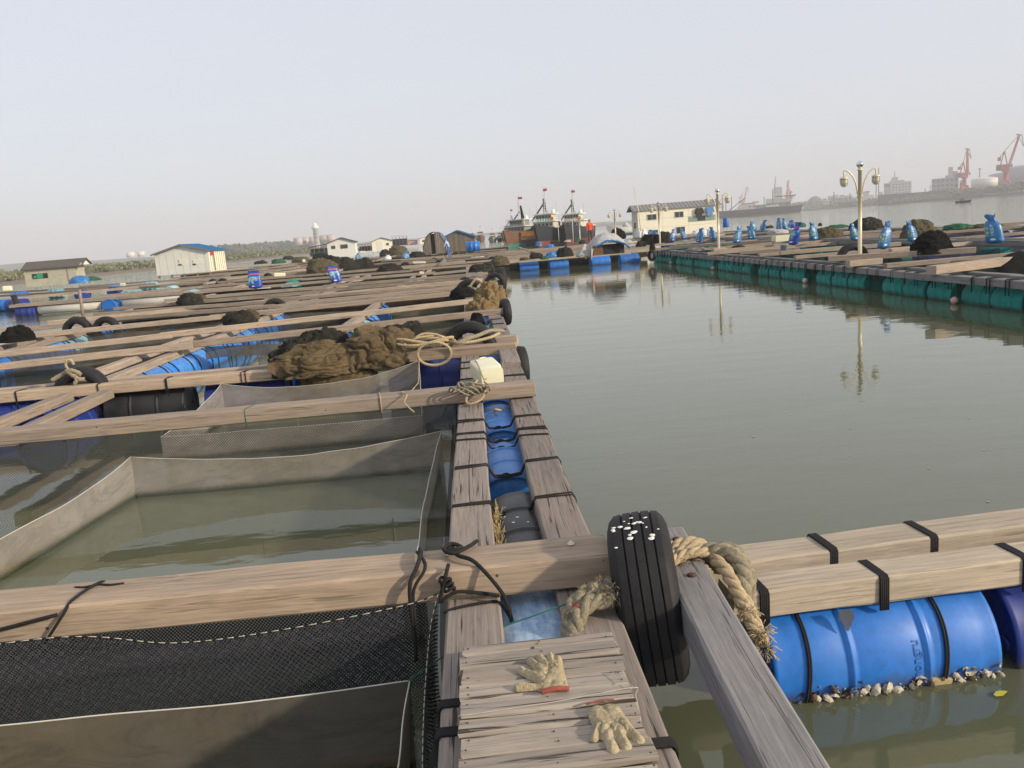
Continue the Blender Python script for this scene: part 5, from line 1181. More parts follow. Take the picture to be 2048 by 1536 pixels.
hut(at(850, 488, .6), 2.6, 2, 1.4, 1.75, RAD(2), 'panel', 'roof_grey', 'cream shed half hidden behind the arched hut', windows=((-.4, .8, .4, .5, 'd'),))
hut(at(917, 503, .6), 2.9, 2.6, 1.15, 1.72, RAD(-3), 'board', 'roof_blue', 'brown board hut with a blue gabled roof', slats=14)
# arched hut
q = at(872, 508, .6); ar = empty('arched_hut', q, RAD(-2), 'arched board hut with a dark doorway', 'hut'); W_, H_ = 2.05, 1.75
def arc(x): return H_*math.sqrt(max(0, 1-(abs(x)/(W_/2))**2.4))
for i in range(12):
    x = -W_/2+(i+.5)*W_/12; 
    if 4 <= i <= 5: continue
    MB().box((x, 0, arc(x)/2), (W_/12-.01, .04+.01*(i % 2), max(.1, arc(x)-.03))).build('board', 'board', ar)
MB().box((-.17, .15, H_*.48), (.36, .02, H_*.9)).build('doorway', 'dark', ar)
P = [[Vector((W_/2*math.cos(a)*1.03, y, 0)) for y in (0, 2.2)] for a in (0,)]
xs_ = [W_/2*1.03*math.cos(a) for a in np.linspace(0, math.pi, 19)]
MB().grid([[Vector((x, -.06, arc(min(abs(x), W_/2*.999))+.03)), Vector((x, 2.2, arc(min(abs(x), W_/2*.999))+.03))] for x in xs_]).grid([[Vector((x*.97, 2.19, arc(min(abs(x), W_/2*.999)))), Vector((x*.97, -.05, arc(min(abs(x), W_/2*.999))-.01))] for x in xs_]).build('roof_skin', 'roof_blue', ar)
MB().tube([(W_/2*.9, -.05, 0), (W_/2*.85, -.06, .9), (W_/2*.5, -.06, 1.55)], .03, 5).build('pole', 'foam', ar)
for (x, y, w, h, lb) in ((985, 480, 34, 12, 'reddish-brown workboats far beyond the gabled hut'), (965, 483, 20, 10, 'brown shed far beyond the gabled hut')):
    pass

# outer left raft with white float tubes
def raft_row(pa, pb, label, tubes=True):
    a, b = G(*pa, .45), G(*pb, .45); L = (b-a).length; root = empty('raft', a, math.atan2((b-a).y, (b-a).x), label, 'raft')
    for y in (0, .5): beam('timber', (-.2, y, .06), (L+.2, y, .08), .18, .12, 'wood', root, fine=False)
    x = 0; k = 0
    while x < L-1:
        if tubes: MB().lathe([(0, .16), (.02, .19), (2.6, .19), (2.62, .16)], c=(x+.9, .12, -.25), axis='X', n=14).build('float_tube', 'foam', root)
        o = link('drum', simple_drum_mesh(random.choice(['navy', 'blue', 'navy', 'black_drum']), .8, .3), root, (x+.4, .2, -.30), (0, 0, RAD(90) if k % 2 else 0))
        x += 3.5; k += 1
    return root
raft_row((30, 612), (460, 578), 'outer left raft on white float tubes and blue drums below the huts')
raft_row((0, 600), (300, 573), 'rear timber row of the outer left raft', False)
for kk, (pa, pb) in enumerate((((0, 590), (460, 562)), ((0, 584), (250, 570)), ((200, 590), (470, 565)), ((310, 570), (470, 556)), ((300, 563), (460, 550)), ((450, 548), (640, 520)), ((440, 556), (700, 528)), ((450, 530), (620, 515)), ((440, 540), (600, 524)), ((160, 572), (320, 560)), ((130, 580), (310, 566)))):
    a, b = G(*pa, .5), G(*pb, .5); xbeam(a, b, .22, .12, 'wood_far', f'{ORD[kk]} timber of the hut raft, {"before the left hut" if pa[0] < 150 else "around the blue-roofed hut" if pa[0] < 400 else "toward the sheds"}', 'timbers of the outer left raft', fine=False)
for i in range(17):
    x = random.uniform(10, 620); y = 604-(x*.075)+random.uniform(-22, -4)+(8 if x > 300 else 0)
    if 300 < x < 450 and y < 566: continue
    q = G(x, y, .6); mt = random.choice(['navy', 'blue', 'cyan', 'teal', 'navy', 'blue'])
    far_drum((q.x, q.y, .28), random.choice('XY'), mt, label='%s drum on the outer left raft %s' % (dict(navy='dark blue', blue='bright blue', cyan='pale cyan', teal='teal')[mt], 'before the stained cream hut' if x < 145 else 'between the two left huts' if x < 300 else 'before the blue-roofed hut' if x < 450 else 'right of the blue-roofed hut'), cat='drum', group='drums scattered on the outer left raft')
q = G(160, 566, .6); heap('net_heap', q, .7, .5, .5, 'bluedirty', 31, (30, 12), label='blue plastic heap beside the stained cream hut', cat='heap')
q = G(180, 562, .6); heap('net_heap', q, .8, .6, .35, 'green_net', 32, (30, 12), label='green net heap right of the stained cream hut', cat='net heap')
q = G(162, 612, .3); MB().tube([(q.x, q.y, -.3), (q.x+.05, q.y, .95)], .06, 6).build('mooring_post', 'wood', label='mooring post with pale rags at the outer left raft', cat='post')
q = G(38, 612, .3); MB().tube([(q.x, q.y, -.3), (q.x-.15, q.y, .8)], .12, 6).build('mooring_post', 'cloth_dark', label='dark mooring post at the left end of the outer raft', cat='post')

# ================================================================== DOCK WITH BLUE DRUMS (far side of the basin)
DY = 39.0
dk = empty('dock', (1.6, DY, 0), 0, 'long low dock of pale timber resting on blue drums across the basin end', 'dock')
beam('timber', (0, 0, .56), (7.2, 1.0, .56), .22, .14, 'wood_pale', dk, fine=False); beam('timber', (0, .9, .56), (7.2, 1.9, .56), .22, .14, 'wood', dk, fine=False)
MB().box((3.5, 1.0, .25), (6.6, .06, .5), rot=Euler((0, 0, RAD(8))).to_matrix()).build('dark_net_skirt', 'cloth_dark', dk)
for x, nn_ in ((1058, 'leftmost'), (1118, 'second from left'), (1202, 'third from left'), (1260, 'rightmost')):
    q = G(x, 541-(x-1058)*.077, 0); drum((q.x, q.y+.30, .13), 'X', 'blue', near=False, rz=RAD(8), label=f'bright blue drum under the far dock, {nn_}', cat='drum', group='bright blue drums under the far dock')
for i, (y, xa, xb) in enumerate(((43.5, 2.2, 7), (48.5, 1.0, 6.5), (55, 0, 6))):
    for k in range(int((xb-xa)/1.15)):
        if random.random() < .8: far_drum((xa+k*1.15+.5, y+k*.05, .16), 'X', random.choice(['blue', 'blue_top', 'white_drum' if i else 'blue']), label=f'{ORD[k]} drum from the left in the {["nearest", "middle", "farthest"][i]} gap behind the dock', cat='drum', group='blue drums behind the far dock')
for k, y in enumerate((40.8, 42.6, 45.2, 48, 51.5, 56)): xbeam((1.2, y, .58), (8.8, y+.7, .58), .2, .11, 'wood_far', f'{ORD[k]} deck timber behind the far dock', 'timbers behind the far dock', fine=False)
# tarpaulin covered crates
q = at(1218, 509, .6); tp = empty('tarpaulin_stack', q, RAD(6), 'crates under a grey-white tarpaulin with blue edge on the far dock', 'covered crates'); tw = 1.5
for i, x in enumerate((-.47, 0, .45)): MB().box((x, .3, .22), (.44, .7, .42)).build('crate', ('hullbrown', 'dark', 'net_band')[i], tp)
MB().box((0, .3, -.01), (tw+.3, 1.0, .05)).build('pallet', 'wood_pale', tp)
P = []
for i in range(33):
    u = -1+2*i/32; row = []
    for j in range(17):
        v = -1+2*j/16; z = .95*(1-.42*u*u-.15*abs(u)**3)*(1-.35*v*v)-.02+.05*noise.fractal(Vector((u*3, v*3, 4)), 1, 2, 4)
        if u < -.85: z -= (abs(u)-.85)*3.0
        row.append(Vector((u*tw*.56, .3+v*.62, max(.42-.2*(u > .8), z) if j in (0,) else z)))
    P.append(row)
MB().grid(P).build('tarpaulin', 'tarp', tp)
MB().tube([P[i][0]+Vector((0, -.02, -.02)) for i in range(2, 33)], .045, 6).build('blue_edge', 'tarp_blue', tp)
heap('tarp_tail', (-1.05, .1, .0), .35, .2, .3, 'tarp', 3, (30, 12), parent=tp); MB().tube([(-1.0, .1, .5), (-1.15, .0, .2), (-1.4, -.1, .05)], .07, 6).build('tarp_tail', 'tarp', tp)
for (x, y, w, h, mt, lb) in ((1130, 512, 34, 16, 'cloth_dark', 'dark net heap left of the tarpaulin stack'), (1072, 516, 26, 10, 'cloth_dark', 'dark bundle on the dock left of the blue plastic'), (1104, 514, 22, 10, 'bluedirty', 'crumpled blue plastic on the far dock'), (1090, 517, 16, 5, 'green_net', 'small green net beside the crumpled blue plastic'), (1050, 519, 20, 5, 'cloth_olive', 'low brown net on the left end of the dock'),
                             (1078, 491, 12, 7, 'bluedirty', 'small blue bundle on the rear deck'), (1100, 494, 20, 5, 'bluedirty', 'flat blue bundle on the rear deck'), (1155, 483, 14, 6, 'green_net', 'grey-green net pile near the red-shirted person'), (1165, 486, 12, 6, 'cloth_dark', 'dark pile beside the red-shirted person'), (1110, 485, 18, 4, 'cloth_dark', 'dark things at the rear deck edge'), (1135, 483, 14, 3, 'tarp', 'pale cloth at the rear deck edge'),
                             (1237, 478, 30, 18, 'cloth_dark', 'dark heap left of the white office cabin'), (1305, 488, 42, 18, 'cloth_black', 'black net heap before the office cabin'), (1335, 486, 34, 20, 'cloth_dark', 'brown-black net heap right of the second lamp'), (1256, 484, 16, 5, 'tarp', 'pale cloth behind the tarpaulin stack'), (1283, 492, 18, 10, 'cloth_dark', 'dark tyre-like heap near the basin corner'), (1305, 499, 10, 14, 'cloth_black', 'black bundle at the basin corner')):
    q = at(x, y, .6); m_ = mpp(q); heap('net_heap', (q.x, q.y+w*m_*.3, .56), w*m_*.52, w*m_*.34, h*m_*1.12, mt, int(x)+1, (44, 16), .2, 2.4, label=lb, cat='net heap')
q = at(1306, 505, .5); tyre((q.x-.1, q.y-.2, .38), rz=RAD(30), sc=.8, label='tyre fender at the corner of the basin', cat='tyre')
for (x, ya, yb) in ((1118, 448, 482), (1147, 440, 484)):
    q = at(x, yb, .6); m_ = mpp(q); MB().tube([(0, 0, -.1), (0, 0, (yb-ya)*m_)], .035, 6).build('pole', 'foam', None, q, label='thin pale pole on the rear deck in front of the %s trawler' % ('middle' if x < 1130 else 'right-hand'), cat='pole', group='thin pale poles on the rear deck')

# ================================================================== RIGHT RAFT
RX = 8.60
rr = empty('walkway', (RX, 12, 0), 0, 'right-hand walkway of grey timbers above teal drums', 'walkway')
y = -1.5
for i, (ya, yb) in enumerate(((-3, 1.6), (1.6, 5.8), (5.85, 10.9), (10.95, 16.2), (16.25, 21.2), (21.25, 25.8))):
    beam('timber', (-.05+random.uniform(-.03, .03), ya, .50), (-.05+random.uniform(-.03, .03), yb, .50), .2, .13, 'wood_slate', rr)
    beam('timber', (.62+random.uniform(-.03, .03), ya, .48), (.62+random.uniform(-.03, .03), yb, .48), .2, .12, 'wood_slate', rr)
mb = MB()
yy = -2.5
while yy < 25.8:
    for k in range(random.choice((1, 2, 2))): loopcord(mb, (-.05, yy+k*.09, .50), .215, .13, .010, 'Y', .12)
    yy += random.uniform(.42, .62)
mb.build('lashing', 'rope_black', rr, kind='stuff')
P = []; 
MB().grid([[Vector((.10+.05*N3((i*.5, 0, 0)), -2.8+i*.3, .40)), Vector((.14+.06*N3((i*.4, 3, 0)), -2.8+i*.3, .2)), Vector((.12+.05*N3((i*.6, 6, 0)), -2.8+i*.3, -.1))] for i in range(96)]).build('green_net_skirt', 'teal_net' if 'teal_net' in M else 'green_net', rr)
yy = 11.6; k = 0
nt_ = 0
while yy < 37.5:
    n = random.choice((3, 4, 3))
    for j in range(n):
        o = link('drum', simple_drum_mesh('teal', .80, .27, 18), None, (RX+.24+random.uniform(-.02, .02), yy+.42, .12), (random.random()*6, 0, math.pi/2), label=f'{ORD[min(nt_, 31)]} teal net-wrapped drum from the right frame edge', cat='drum', group='teal drums under the right-hand walkway'); yy += .86; nt_ += 1
    yy += random.choice((.25, .7, .45)); 
    q = (RX-.12, yy-.3, .06)
    if k % 2 == 0: MB().lathe([(-.07, .0), (-.06, .03), (-.03, .06), (0, .068), (.03, .06), (.06, .03), (.07, 0)], n=12).build('float', random.choice(['foam', 'pink']), None, q, label=f'small ball float floating beside the {ORD[min(nt_, 31)]} teal drum from the right', cat='float', group='ball floats along the teal drums')
    k += 1
mb = MB()
for (pa, pb, w, t_, nm) in (((1862, 532), (2300, 480), .22, .16, 'big square timber end jutting over the right walkway at the frame edge'), ((1657, 512), (1950, 494), .24, .14, 'thick timber carrying the nearest lamp post'), ((1695, 522), (1760, 516), .18, .13, 'short timber block at the foot of the nearest lamp post'),
                            ((1560, 502), (1800, 484), .18, .12, 'timber running back left of the nearest lamp post'), ((1480, 502), (1600, 494), .17, .12, 'short timber near the grey pail'), ((1425, 500), (1700, 475), .18, .12, 'long timber behind the second lamp post'), ((1340, 492), (1560, 478), .18, .12, 'timber left of the second lamp post'), ((1780, 497), (2100, 470), .16, .1, 'timber leading back from the nearest lamp post'),
                            ((1400, 488), (1620, 470), .16, .1, 'timber under the upright blue sacks'), ((1660, 480), (2100, 446), .16, .1, 'timber in front of the olive net roll'), ((1700, 470), (2100, 439), .16, .1, 'timber behind the olive net roll'), ((1500, 478), (1700, 462), .16, .1, 'timber under the pale foam box'), ((1450, 470), (1650, 456), .16, .1, 'timber behind the pale foam box'),
                            ((1380, 478), (1500, 468), .18, .1, 'timber right of the office cabin'), ((1330, 484), (1440, 476), .18, .1, 'timber before the office cabin')):
    a, b = G(*pa, .66), G(*pb, .66); xbeam(a, b, w, t_, 'wood', nm, 'cross timbers of the right raft')
for i, Y in enumerate((17.0, 22.6, 25.5, 29.5, 34, 38.5, 45, 53, 61)):
    x = RX+random.uniform(-.1, .5)
    xe = 20.6+(Y-17)*.02; sk = .05
    m_ = random.uniform(12.5, 15); 
    for (a0, a1) in ((x, m_), (m_+.05, xe)): xbeam((a0, Y+(a0-RX)*sk, .60), (a1, Y+(a1-RX)*sk, .60), .15, .10, 'wood_far', f'{"near" if a0 < 12 else "far"} half of the {ORD[i]} timber row across the right-hand fish pens', 'timbers across the right-hand pens', fine=Y < 27)
for (x, ya, yb, lb) in ((13.75, 11, 66, 'second walkway of grey timbers on the right raft carrying the feed sacks'), (20.7, 20, 66, 'outermost walkway of the right raft beside the channel')):
    r_ = empty('walkway', (x, ya, 0), 0, lb, 'walkway'); y = ya
    while y < yb-1:
        y2 = min(yb, y+random.uniform(5, 7)); 
        for s_ in (-.28, .28): beam('timber', (s_+random.uniform(-.05, .05), y-ya, .70 if x < 15 else .62), (s_+random.uniform(-.05, .05), y2-ya, .70 if x < 15 else .62), .20, .14, 'wood_slate', r_, fine=y < 25)
        y = y2+.03
    for yy in np.arange(ya+.5, min(yb, ya+48), 1.6): far_drum((x, yy, .2), 'Y', random.choice(['navy', 'teal', 'navy']), label=f'{ORD[min(31, int((yy-ya)/1.6))]} drum under the {"sack-carrying" if x < 15 else "outermost"} walkway of the right raft', cat='drum', group='dark drums under the inner right walkways')
# nets of the right pens
for i, (xa, ya, xb, yb, z0, z1) in enumerate(((9.4, 12.5, 9.5, 19.5, .44, 0), (9.5, 16, 13.4, 16.2, .62, -.1), (9.5, 20.2, 13.4, 20.4, .5, -.1), (14.1, 14, 20.4, 14.3, .6, -.1), (14.1, 18, 20.4, 18.2, .6, .0), (9.5, 25, 13.4, 25.2, .5, 0), (14.1, 24, 20.4, 24.2, .5, 0), (9.5, 31, 13.4, 31.2, .5, 0), (14.1, 31, 20.4, 31.2, .5, 0), (9.5, 38, 20.4, 39, .5, 0))):
    sheet('pen_net', [(xa, ya, z0), ((xa+xb)/2, (ya+yb)/2, z0-.06), (xb, yb, z0)], z1, 'net_tight', 40, 6, nz=.04, label=f'{ORD[i]} dark net in the right-hand fish pens, counted from the near end', cat='net', group='pen nets of the right raft')
# draped net at the right edge (peak over a float)
q = at(1985, 500, .8); P = []
for i in range(40):
    u = i/39*2-1; P.append([Vector((q.x+.95+u*1.15, q.y-.2-v*1.1+.05*N3((u*4, v*4, 0)), .30+.45*math.exp(-(u*1.6+.8)**2)*(1-v)**.8+.04*N3((u*6, v*6, 1))-.25*v)) for v in np.linspace(0, 1, 12)])
MB().grid(P).build('draped_net', 'cloth_black', label='black net draped in a peak at the right edge of the raft', cat='net')
# lamps
def lampmake(base, H=2.11, sc=1.0, label=''):
    root = empty('lamp_post', base, 0, label, 'lamp post', 'lamp posts along the right raft')
    MB().lathe([(0, .056), (.0, .048), (H-.06, .043), (H-.06, .058), (H-.02, .058), (H-.02, .035), (H+.02, .035)], n=16).build('pole', 'steel', root)
    MB().box((0, 0, -.02), (.5, .4, .04)).build('base_block', 'wood_pale', root)
    MB().lathe([(H+.01+.085*(1-math.cos(a)), .085*math.sin(a)+.0005) for a in np.linspace(0.25, math.pi, 12)], n=18).build('ball', 'chrome', root)
    for s in (-1, 1):
        pts = [(s*.05, 0, H-.62), (s*.075, 0, H-.50), (s*.11, 0, H-.34), (s*.19, 0, H-.17), (s*.30, 0, H-.05), (s*.385, 0, H-.03), (s*.40, 0, H-.08), (s*.40, 0, H-.17)]
        arm = MB().tube(resample(pts, 26), .019, 8).tube([(s*.05, 0, H-.62), (s*.052, 0, H-.72)], .016, 6).build('arm', 'steel', root)
        ln = MB().lathe([(-.17, .03), (-.185, .05), (-.20, .095), (-.235, .10), (-.24, .085)], c=(s*.40, 0, H), n=14).build('lantern', 'steel', root)
        MB().lathe([(-.24, .075), (-.30, .082), (-.36, .07), (-.40, .035), (-.405, 0)], c=(s*.40, 0, H), n=14).build('globe', 'lampglass', ln)
        mb = MB()
        for k in range(8):
            a = k*math.pi/4; mb.tube([(s*.40+r_*math.cos(a), r_*math.sin(a), H+z) for z, r_ in ((-.24, .092), (-.30, .097), (-.36, .088), (-.41, .045), (-.42, .01))], .006, 4)
        for z, r_ in ((-.27, .096), (-.33, .094), (-.38, .075)): mb.tube([(s*.40+r_*math.cos(a), r_*math.sin(a), H+z) for a in np.linspace(0, 2*math.pi, 13)], .005, 4)
        mb.build('cage', 'steel', ln)
    return root
L1 = lampmake((9.68, 20.2, .62), label='nearest lamp post on the right raft with a tyre at its foot')
for x, y, lb in ((9.74, 32.1, 'second lamp post in front of the right end of the office cabin'), (10.55, 45.6, 'third lamp post in front of the office cabin'), (10.3, 58, 'fourth lamp post left of the office cabin'), (10.2, 76, 'farthest lamp post beside the moored white boat')):
    copy_tree(L1, None, label=lb).location = (x, y, .62)
tyre((9.75, 20.75, .52), rz=RAD(88), sc=1.3, label='tyre lying behind the foot of the nearest lamp post', cat='tyre')
# sacks: px base, px height, px width, lean, material
SK = [((1990, 488), 57, 30, -.18, 'sack_light', 'tall tied blue sack at the right edge of the raft'), ((1767, 499), 53, 23, .22, 'sack_light', 'blue sack with a landscape picture tipped over the walkway timber'), ((1826, 485), 42, 20, -.32, 'sack_light', 'leaning blue sack in front of the olive net roll'),
      ((1710, 482), 34, 17, -.30, 'sack_light', 'small leaning blue sack just left of the nearest lamp post'), ((1628, 482), 37, 18, -.2, 'sack_light', 'upright blue sack beside the torn royal-blue one'), ((1586, 491), 42, 18, .30, 'sack_dark', 'royal blue sack with a red mark, torn open at the top'),
      ((1474, 487), 32, 16, .22, 'sack_light', 'blue sack leaning right behind the second lamp post'), ((1504, 479), 26, 14, -.2, 'sack_light', 'blue sack in the middle of the right raft, lower of a pair'), ((1508, 461), 19, 12, -.3, 'sack_light', 'slim blue sack far back in the middle of the right raft'), ((1524, 464), 22, 11, .35, 'sack_light', 'curved blue sack leaning right before the channel'),
      ((1558, 459), 22, 10, .0, 'sack_light', 'left one of two blue sacks side by side before the channel'), ((1571, 459), 22, 12, -.25, 'sack_light', 'right one of two blue sacks side by side before the channel'), ((1583, 455), 14, 13, .0, 'sack_dark', 'squat dark blue sack near the pair before the channel'), ((1426, 479), 24, 12, -.15, 'sack_light', 'blue sack just left of the second lamp post'),
      ((1399, 485), 27, 13, .18, 'sack_light', 'blue sack in front of the pink sacks'), ((1369, 478), 20, 11, -.35, 'sack_light', 'blue sack leaning left below the right windows'), ((1345, 484), 25, 11, .15, 'sack_dark', 'dark blue and white sack beside the brown-black heap'), ((1327, 467), 12, 9, .0, 'sack_light', 'small blue sack under the lower right window'),
      ((1310, 475), 14, 12, -.1, 'sack_light', 'blue sack left of the third lamp post foot'), ((1301, 473), 13, 12, .1, 'sack_light', 'blue sack below the lower left window'), ((1277, 477), 19, 13, .0, 'sack_white', 'white sack with a blue stripe at the office corner'), ((1290, 477), 19, 13, -.1, 'sack_white', 'second white sack with a blue stripe at the office corner'),
      ((1407, 473), 16, 12, 0, 'sack_white', 'pinkish white sack before the office right end'), ((1390, 474), 12, 14, 0, 'sack_white', 'low pale sack left of the pinkish one'), ((1417, 472), 13, 9, 0, 'sack_white', 'narrow pale sack right of the pinkish one')]
for i, (pb, h, w, le, mt, lb) in enumerate(SK):
    q = G(pb[0], pb[1], .70); m_ = mpp(q)*1.04; sack(q, w*m_*1.05, h*m_*.98, mt, le*1.0, .0, random.uniform(-.9, .7), i*3+1, label=lb, cat='sack', group='printed feed sacks')
for (x, y, w, h, mt, lb, *ro) in ((1876, 504, 80, 38, 'cloth_black', 'big round black net heap at right on the raft', 0, 3), (1850, 481, 76, 36, 'cloth_olive', 'olive brown net roll behind the black heap', 0, 2), (1742, 459, 66, 21, 'cloth_dark', 'dark brown net heap before the channel behind the nearest lamp post', 0, 4), (1662, 481, 66, 24, 'cloth_olive', 'brown and black net tangle left of the nearest lamp post', 0, 5),
                                 (1600, 454, 30, 9, 'green_net', 'low green net near the channel'), (1680, 455, 44, 6, 'green_net', 'flat green net along the channel edge'), (1925, 456, 60, 9, 'green_net', 'flat green net behind the olive roll'), (1985, 454, 60, 8, 'cloth_olive', 'low brown net at the channel edge far right'), (1560, 466, 44, 7, 'tarp', 'crumpled pale sheet behind the foam box'), (1538, 456, 24, 5, 'cloth_dark', 'dark low heap before the channel'), (1641, 451, 8, 5, 'cloth_black', 'small black lump before the channel'),
                                 (1480, 497, 30, 7, 'cloth_dark', 'low dark net between the lamp posts'), (1395, 500, 40, 6, 'wood_slate', 'grey rope pile at the raft edge below the office')):
    q = at(x, y, .6); m_ = mpp(q); heap('net_heap', (q.x, q.y+w*m_*.3, .56), w*m_*.5, w*m_*.34, h*m_*1.1, mt, int(x), (100, 40) if w > 60 else (44, 16), .13 if w > 60 else .2, ro[1] if ro else 2.4, label=lb, cat='net heap')
q = at(1568, 501, .68); MB().lathe([(0, .09), (.16, .11), (.162, .118), (.175, .118), (.175, .105), (.06, .09), (.05, 0)], n=18).build('pail', 'pail', None, q, label='grey-blue pail standing on a timber of the right raft', cat='pail')
q = at(1566, 482, .68); bx = MB().box((0, 0, .12), (.75, .5, .2)).box((0, -.26, .12), (.78, .03, .24)).build('foam_box', 'jug', None, q, label='yellowed foam box lid lying on the right raft', cat='box')
q = at(1455, 462, .7)
for (x, y, rz, mt, lb) in ((1452, 455, 0, 'blue', 'blue drum beside the right end of the office cabin'), (1430, 457, 0, 'blue', 'blue drum at the right foot of the office cabin'), (1418, 458, 0, 'blue', 'second blue drum at the right foot of the office cabin')):
    q = at(x, y, .7); MB().lathe([(0, .27), (.02, .285), (.9, .285), (.92, .26), (.90, .25), (.90, 0)], n=16).build('drum', mt, None, q, label=lb, cat='drum')

# ---- office cabin
of = empty('office_cabin', (13.55, 66, .6), 0, 'cream panel cabin with a grey corrugated roof and hanging shirts on the raft', 'cabin')
W_, H_, Dp = 6.55, 2.12, 2.4
panels = [(0, 2.0), (2.0, 4.1), (4.1, W_)]
for i, (a, b) in enumerate(panels):
    for (z0, z1) in ((0, .72), (.72, 1.42), (1.42, H_)): MB().box(((a+b)/2, .03, (z0+z1)/2), (b-a-.014, .06, z1-z0-.014)).build('wall_panel', 'panel', of)
MB().box((W_/2, .045, H_/2), (W_-.02, .05, H_-.02)).build('wall_core', 'panel_tan', of)
MB().box((.03, Dp/2, H_/2), (.06, Dp-.14, H_)).build('end_wall', 'cabin', of); MB().box((W_-.03, Dp/2, H_/2), (.06, Dp-.14, H_)).build('end_wall', 'panel', of); MB().box((W_/2, Dp-.03, H_/2), (W_-.14, .06, H_)).build('back_wall', 'panel', of)  # left end wall takes a duller paint, its shade put into the colour
mb = MB(); f = [(0.0, .0, H_+.002), (0.0, Dp, H_+.002), (0.0, Dp/2, H_+.42)]; mb.add(f+[(x+.06, y, z) for x, y, z in f], [(0, 1, 2), (5, 4, 3), (0, 3, 4, 1), (1, 4, 5, 2), (2, 5, 3, 0)]); mb.build('gable', 'cabin', of)  # left gable in the same duller tone, shade painted in
a_ = math.atan2(.42, Dp/2)
for s_ in (-1, 1):
    mb = MB(); mb.box((0, 0, 0), (W_+.7, 1.45, .03))
    for i in range(24): mb.box((-(W_+.7)/2+(i+.5)*(W_+.7)/24, 0, .03), (.07, 1.45, .035))
    mb.build('roof_sheet', 'roof_grey', of, (W_/2-.05, Dp/2+s_*.64, H_+.235), (-s_*a_, 0, 0))
for (x, z, w_, h_) in ((1.15, 1.58, .72, .42), (3.35, 1.62, .68, .42), (1.22, .30, .72, .50), (3.42, .38, .68, .50)):
    f = MB().box((x, -.012, z), (w_+.08, .03, h_+.08)).build('window', 'panel_grey', of); MB().box((x, -.03, z), (w_, .012, h_)).build('pane', 'glass', f); MB().box((x, -.040, z), (.03, .012, h_)).build('bar', 'panel_tan', f)
f = MB().box((5.2, -.012, 1.18), (2.2, .03, .42)).build('window', 'panel_tan', of)
for x, mt in ((4.46, 'glass_green'), (5.12, 'glass'), (5.83, 'glass_green')): MB().box((x, -.03, 1.18), (.66, .012, .36)).build('pane', mt, f)
f = MB().box((-.012, 1.1, 1.0), (.03, .7, .5)).build('window', 'panel_tan', of); MB().box((-.03, 1.1, 1.0), (.012, .62, .42)).build('pane', 'glass', f)
MB().tube([(.25, -.2, .0), (.1, -.15, 2.2), (-.15, -.1, 4.0)], .03, 6).build('antenna_mast', 'steel', label='thin antenna mast at the left corner of the office cabin', cat='mast').location = (13.45, 65.7, .6)
def shirt(p, mt, lb):
    mb = MB(); pts = [(-.13, 0), (-.28, -.05), (-.37, -.42), (-.29, -.48), (-.22, -.22), (-.24, -.72), (.24, -.72), (.22, -.22), (.29, -.48), (.37, -.42), (.28, -.05), (.13, 0), (0, -.05)]
    n = len(pts); mb.add([(x, -.05-.02*math.sin(x*20), z) for x, z in pts]+[(x, .02, z) for x, z in pts], [tuple(range(n)), tuple(range(2*n-1, n-1, -1))]+[(i, n+i, n+(i+1) % n, (i+1) % n) for i in range(n)])
    mb.build('shirt', mt, None, p, label=lb, cat='shirt')
shirt((13.55+4.95, 65.9, .6+2.02), 'shirt_dark', 'dark long-sleeved shirt hung on the office cabin wall'); shirt((13.55+5.8, 65.9, .6+2.05), 'shirt_blue', 'blue shirt hung on the office cabin wall')
xbeam((12.5, 65.4, .58), (21.5, 65.4, .58), .6, .14, 'wood', 'sill timber under the office cabin front', 'timbers under the office cabin', fine=False)
xbeam((13, 68.3, .58), (21.5, 68.3, .58), .5, .14, 'wood', 'rear sill timber under the office cabin', 'timbers under the office cabin', fine=False)
# canopy with the moored white boat
q = G(1228, 468, .5); cn = empty('canopy', (q.x, 84, .5), 0, 'dark flat canopy on thin posts left of the office cabin', 'canopy'); mm = mpp((q.x, 84, .5))
for x in (-.9, .0, 1.2):
    MB().tube([(x, 0, 0), (x, 0, 2.0+x*.06)], .04, 6).build('post', 'steel', cn)
MB().box((.3, .5, 2.08), (3.0, 1.6, .06), rot=Euler((0, -.06, 0)).to_matrix()).build('roof', 'roof_dark', cn)
q = G(1213, 455, 1.0)
def hull(L, W, H, mat, mat2, rake=.35, stern=.85, n=18, wl=.18, bowrise=.5, name='hull', parent=None, keel=.25):
    """boat hull along X, bow at +X, closed deck"""
    mb = MB(); P = []
    for i in range(n+1):
        u = i/n; w = W/2*(stern+(1-stern)*min(1, u*3))*(1-max(0, (u-.55)/.45)**2.2); w = max(w, .02*W); h = H*(1+bowrise*max(0, (u-.45)/.55)**2+.08*(1-u)**2); x = -L/2+L*u
        row = []
        for (fy, fz) in ((-1, 1), (-.97, .62), (-.90, .17), (-.6, -.05), (0, -keel), (.6, -.05), (.90, .17), (.97, .62), (1, 1)):
            row.append(Vector((x+(rake*L*.25*fz*max(0, (u-.6)/.4)), fy*w*(1 if fz > .5 else 1-.25*max(0, (u-.5)/.5)), fz*h)))
        P.append(row)
    mb.grid(P, 0, sm=True)
    for idx in range(len(mb.f)):
        j = idx % 8
        if j in (2, 3, 4, 5): mb.mi[idx] = 1
    mb.add([p for p in P[0]], [tuple(range(9))]); dk_ = [r[0]-Vector((0, 0, .06*H)) for r in P]+[r[8]-Vector((0, 0, .06*H)) for r in P]; m_ = n+1
    mb.add(dk_, [(i, i+1, m_+i+1, m_+i) for i in range(n)])
    return mb.build(name, [mat, mat2], parent)
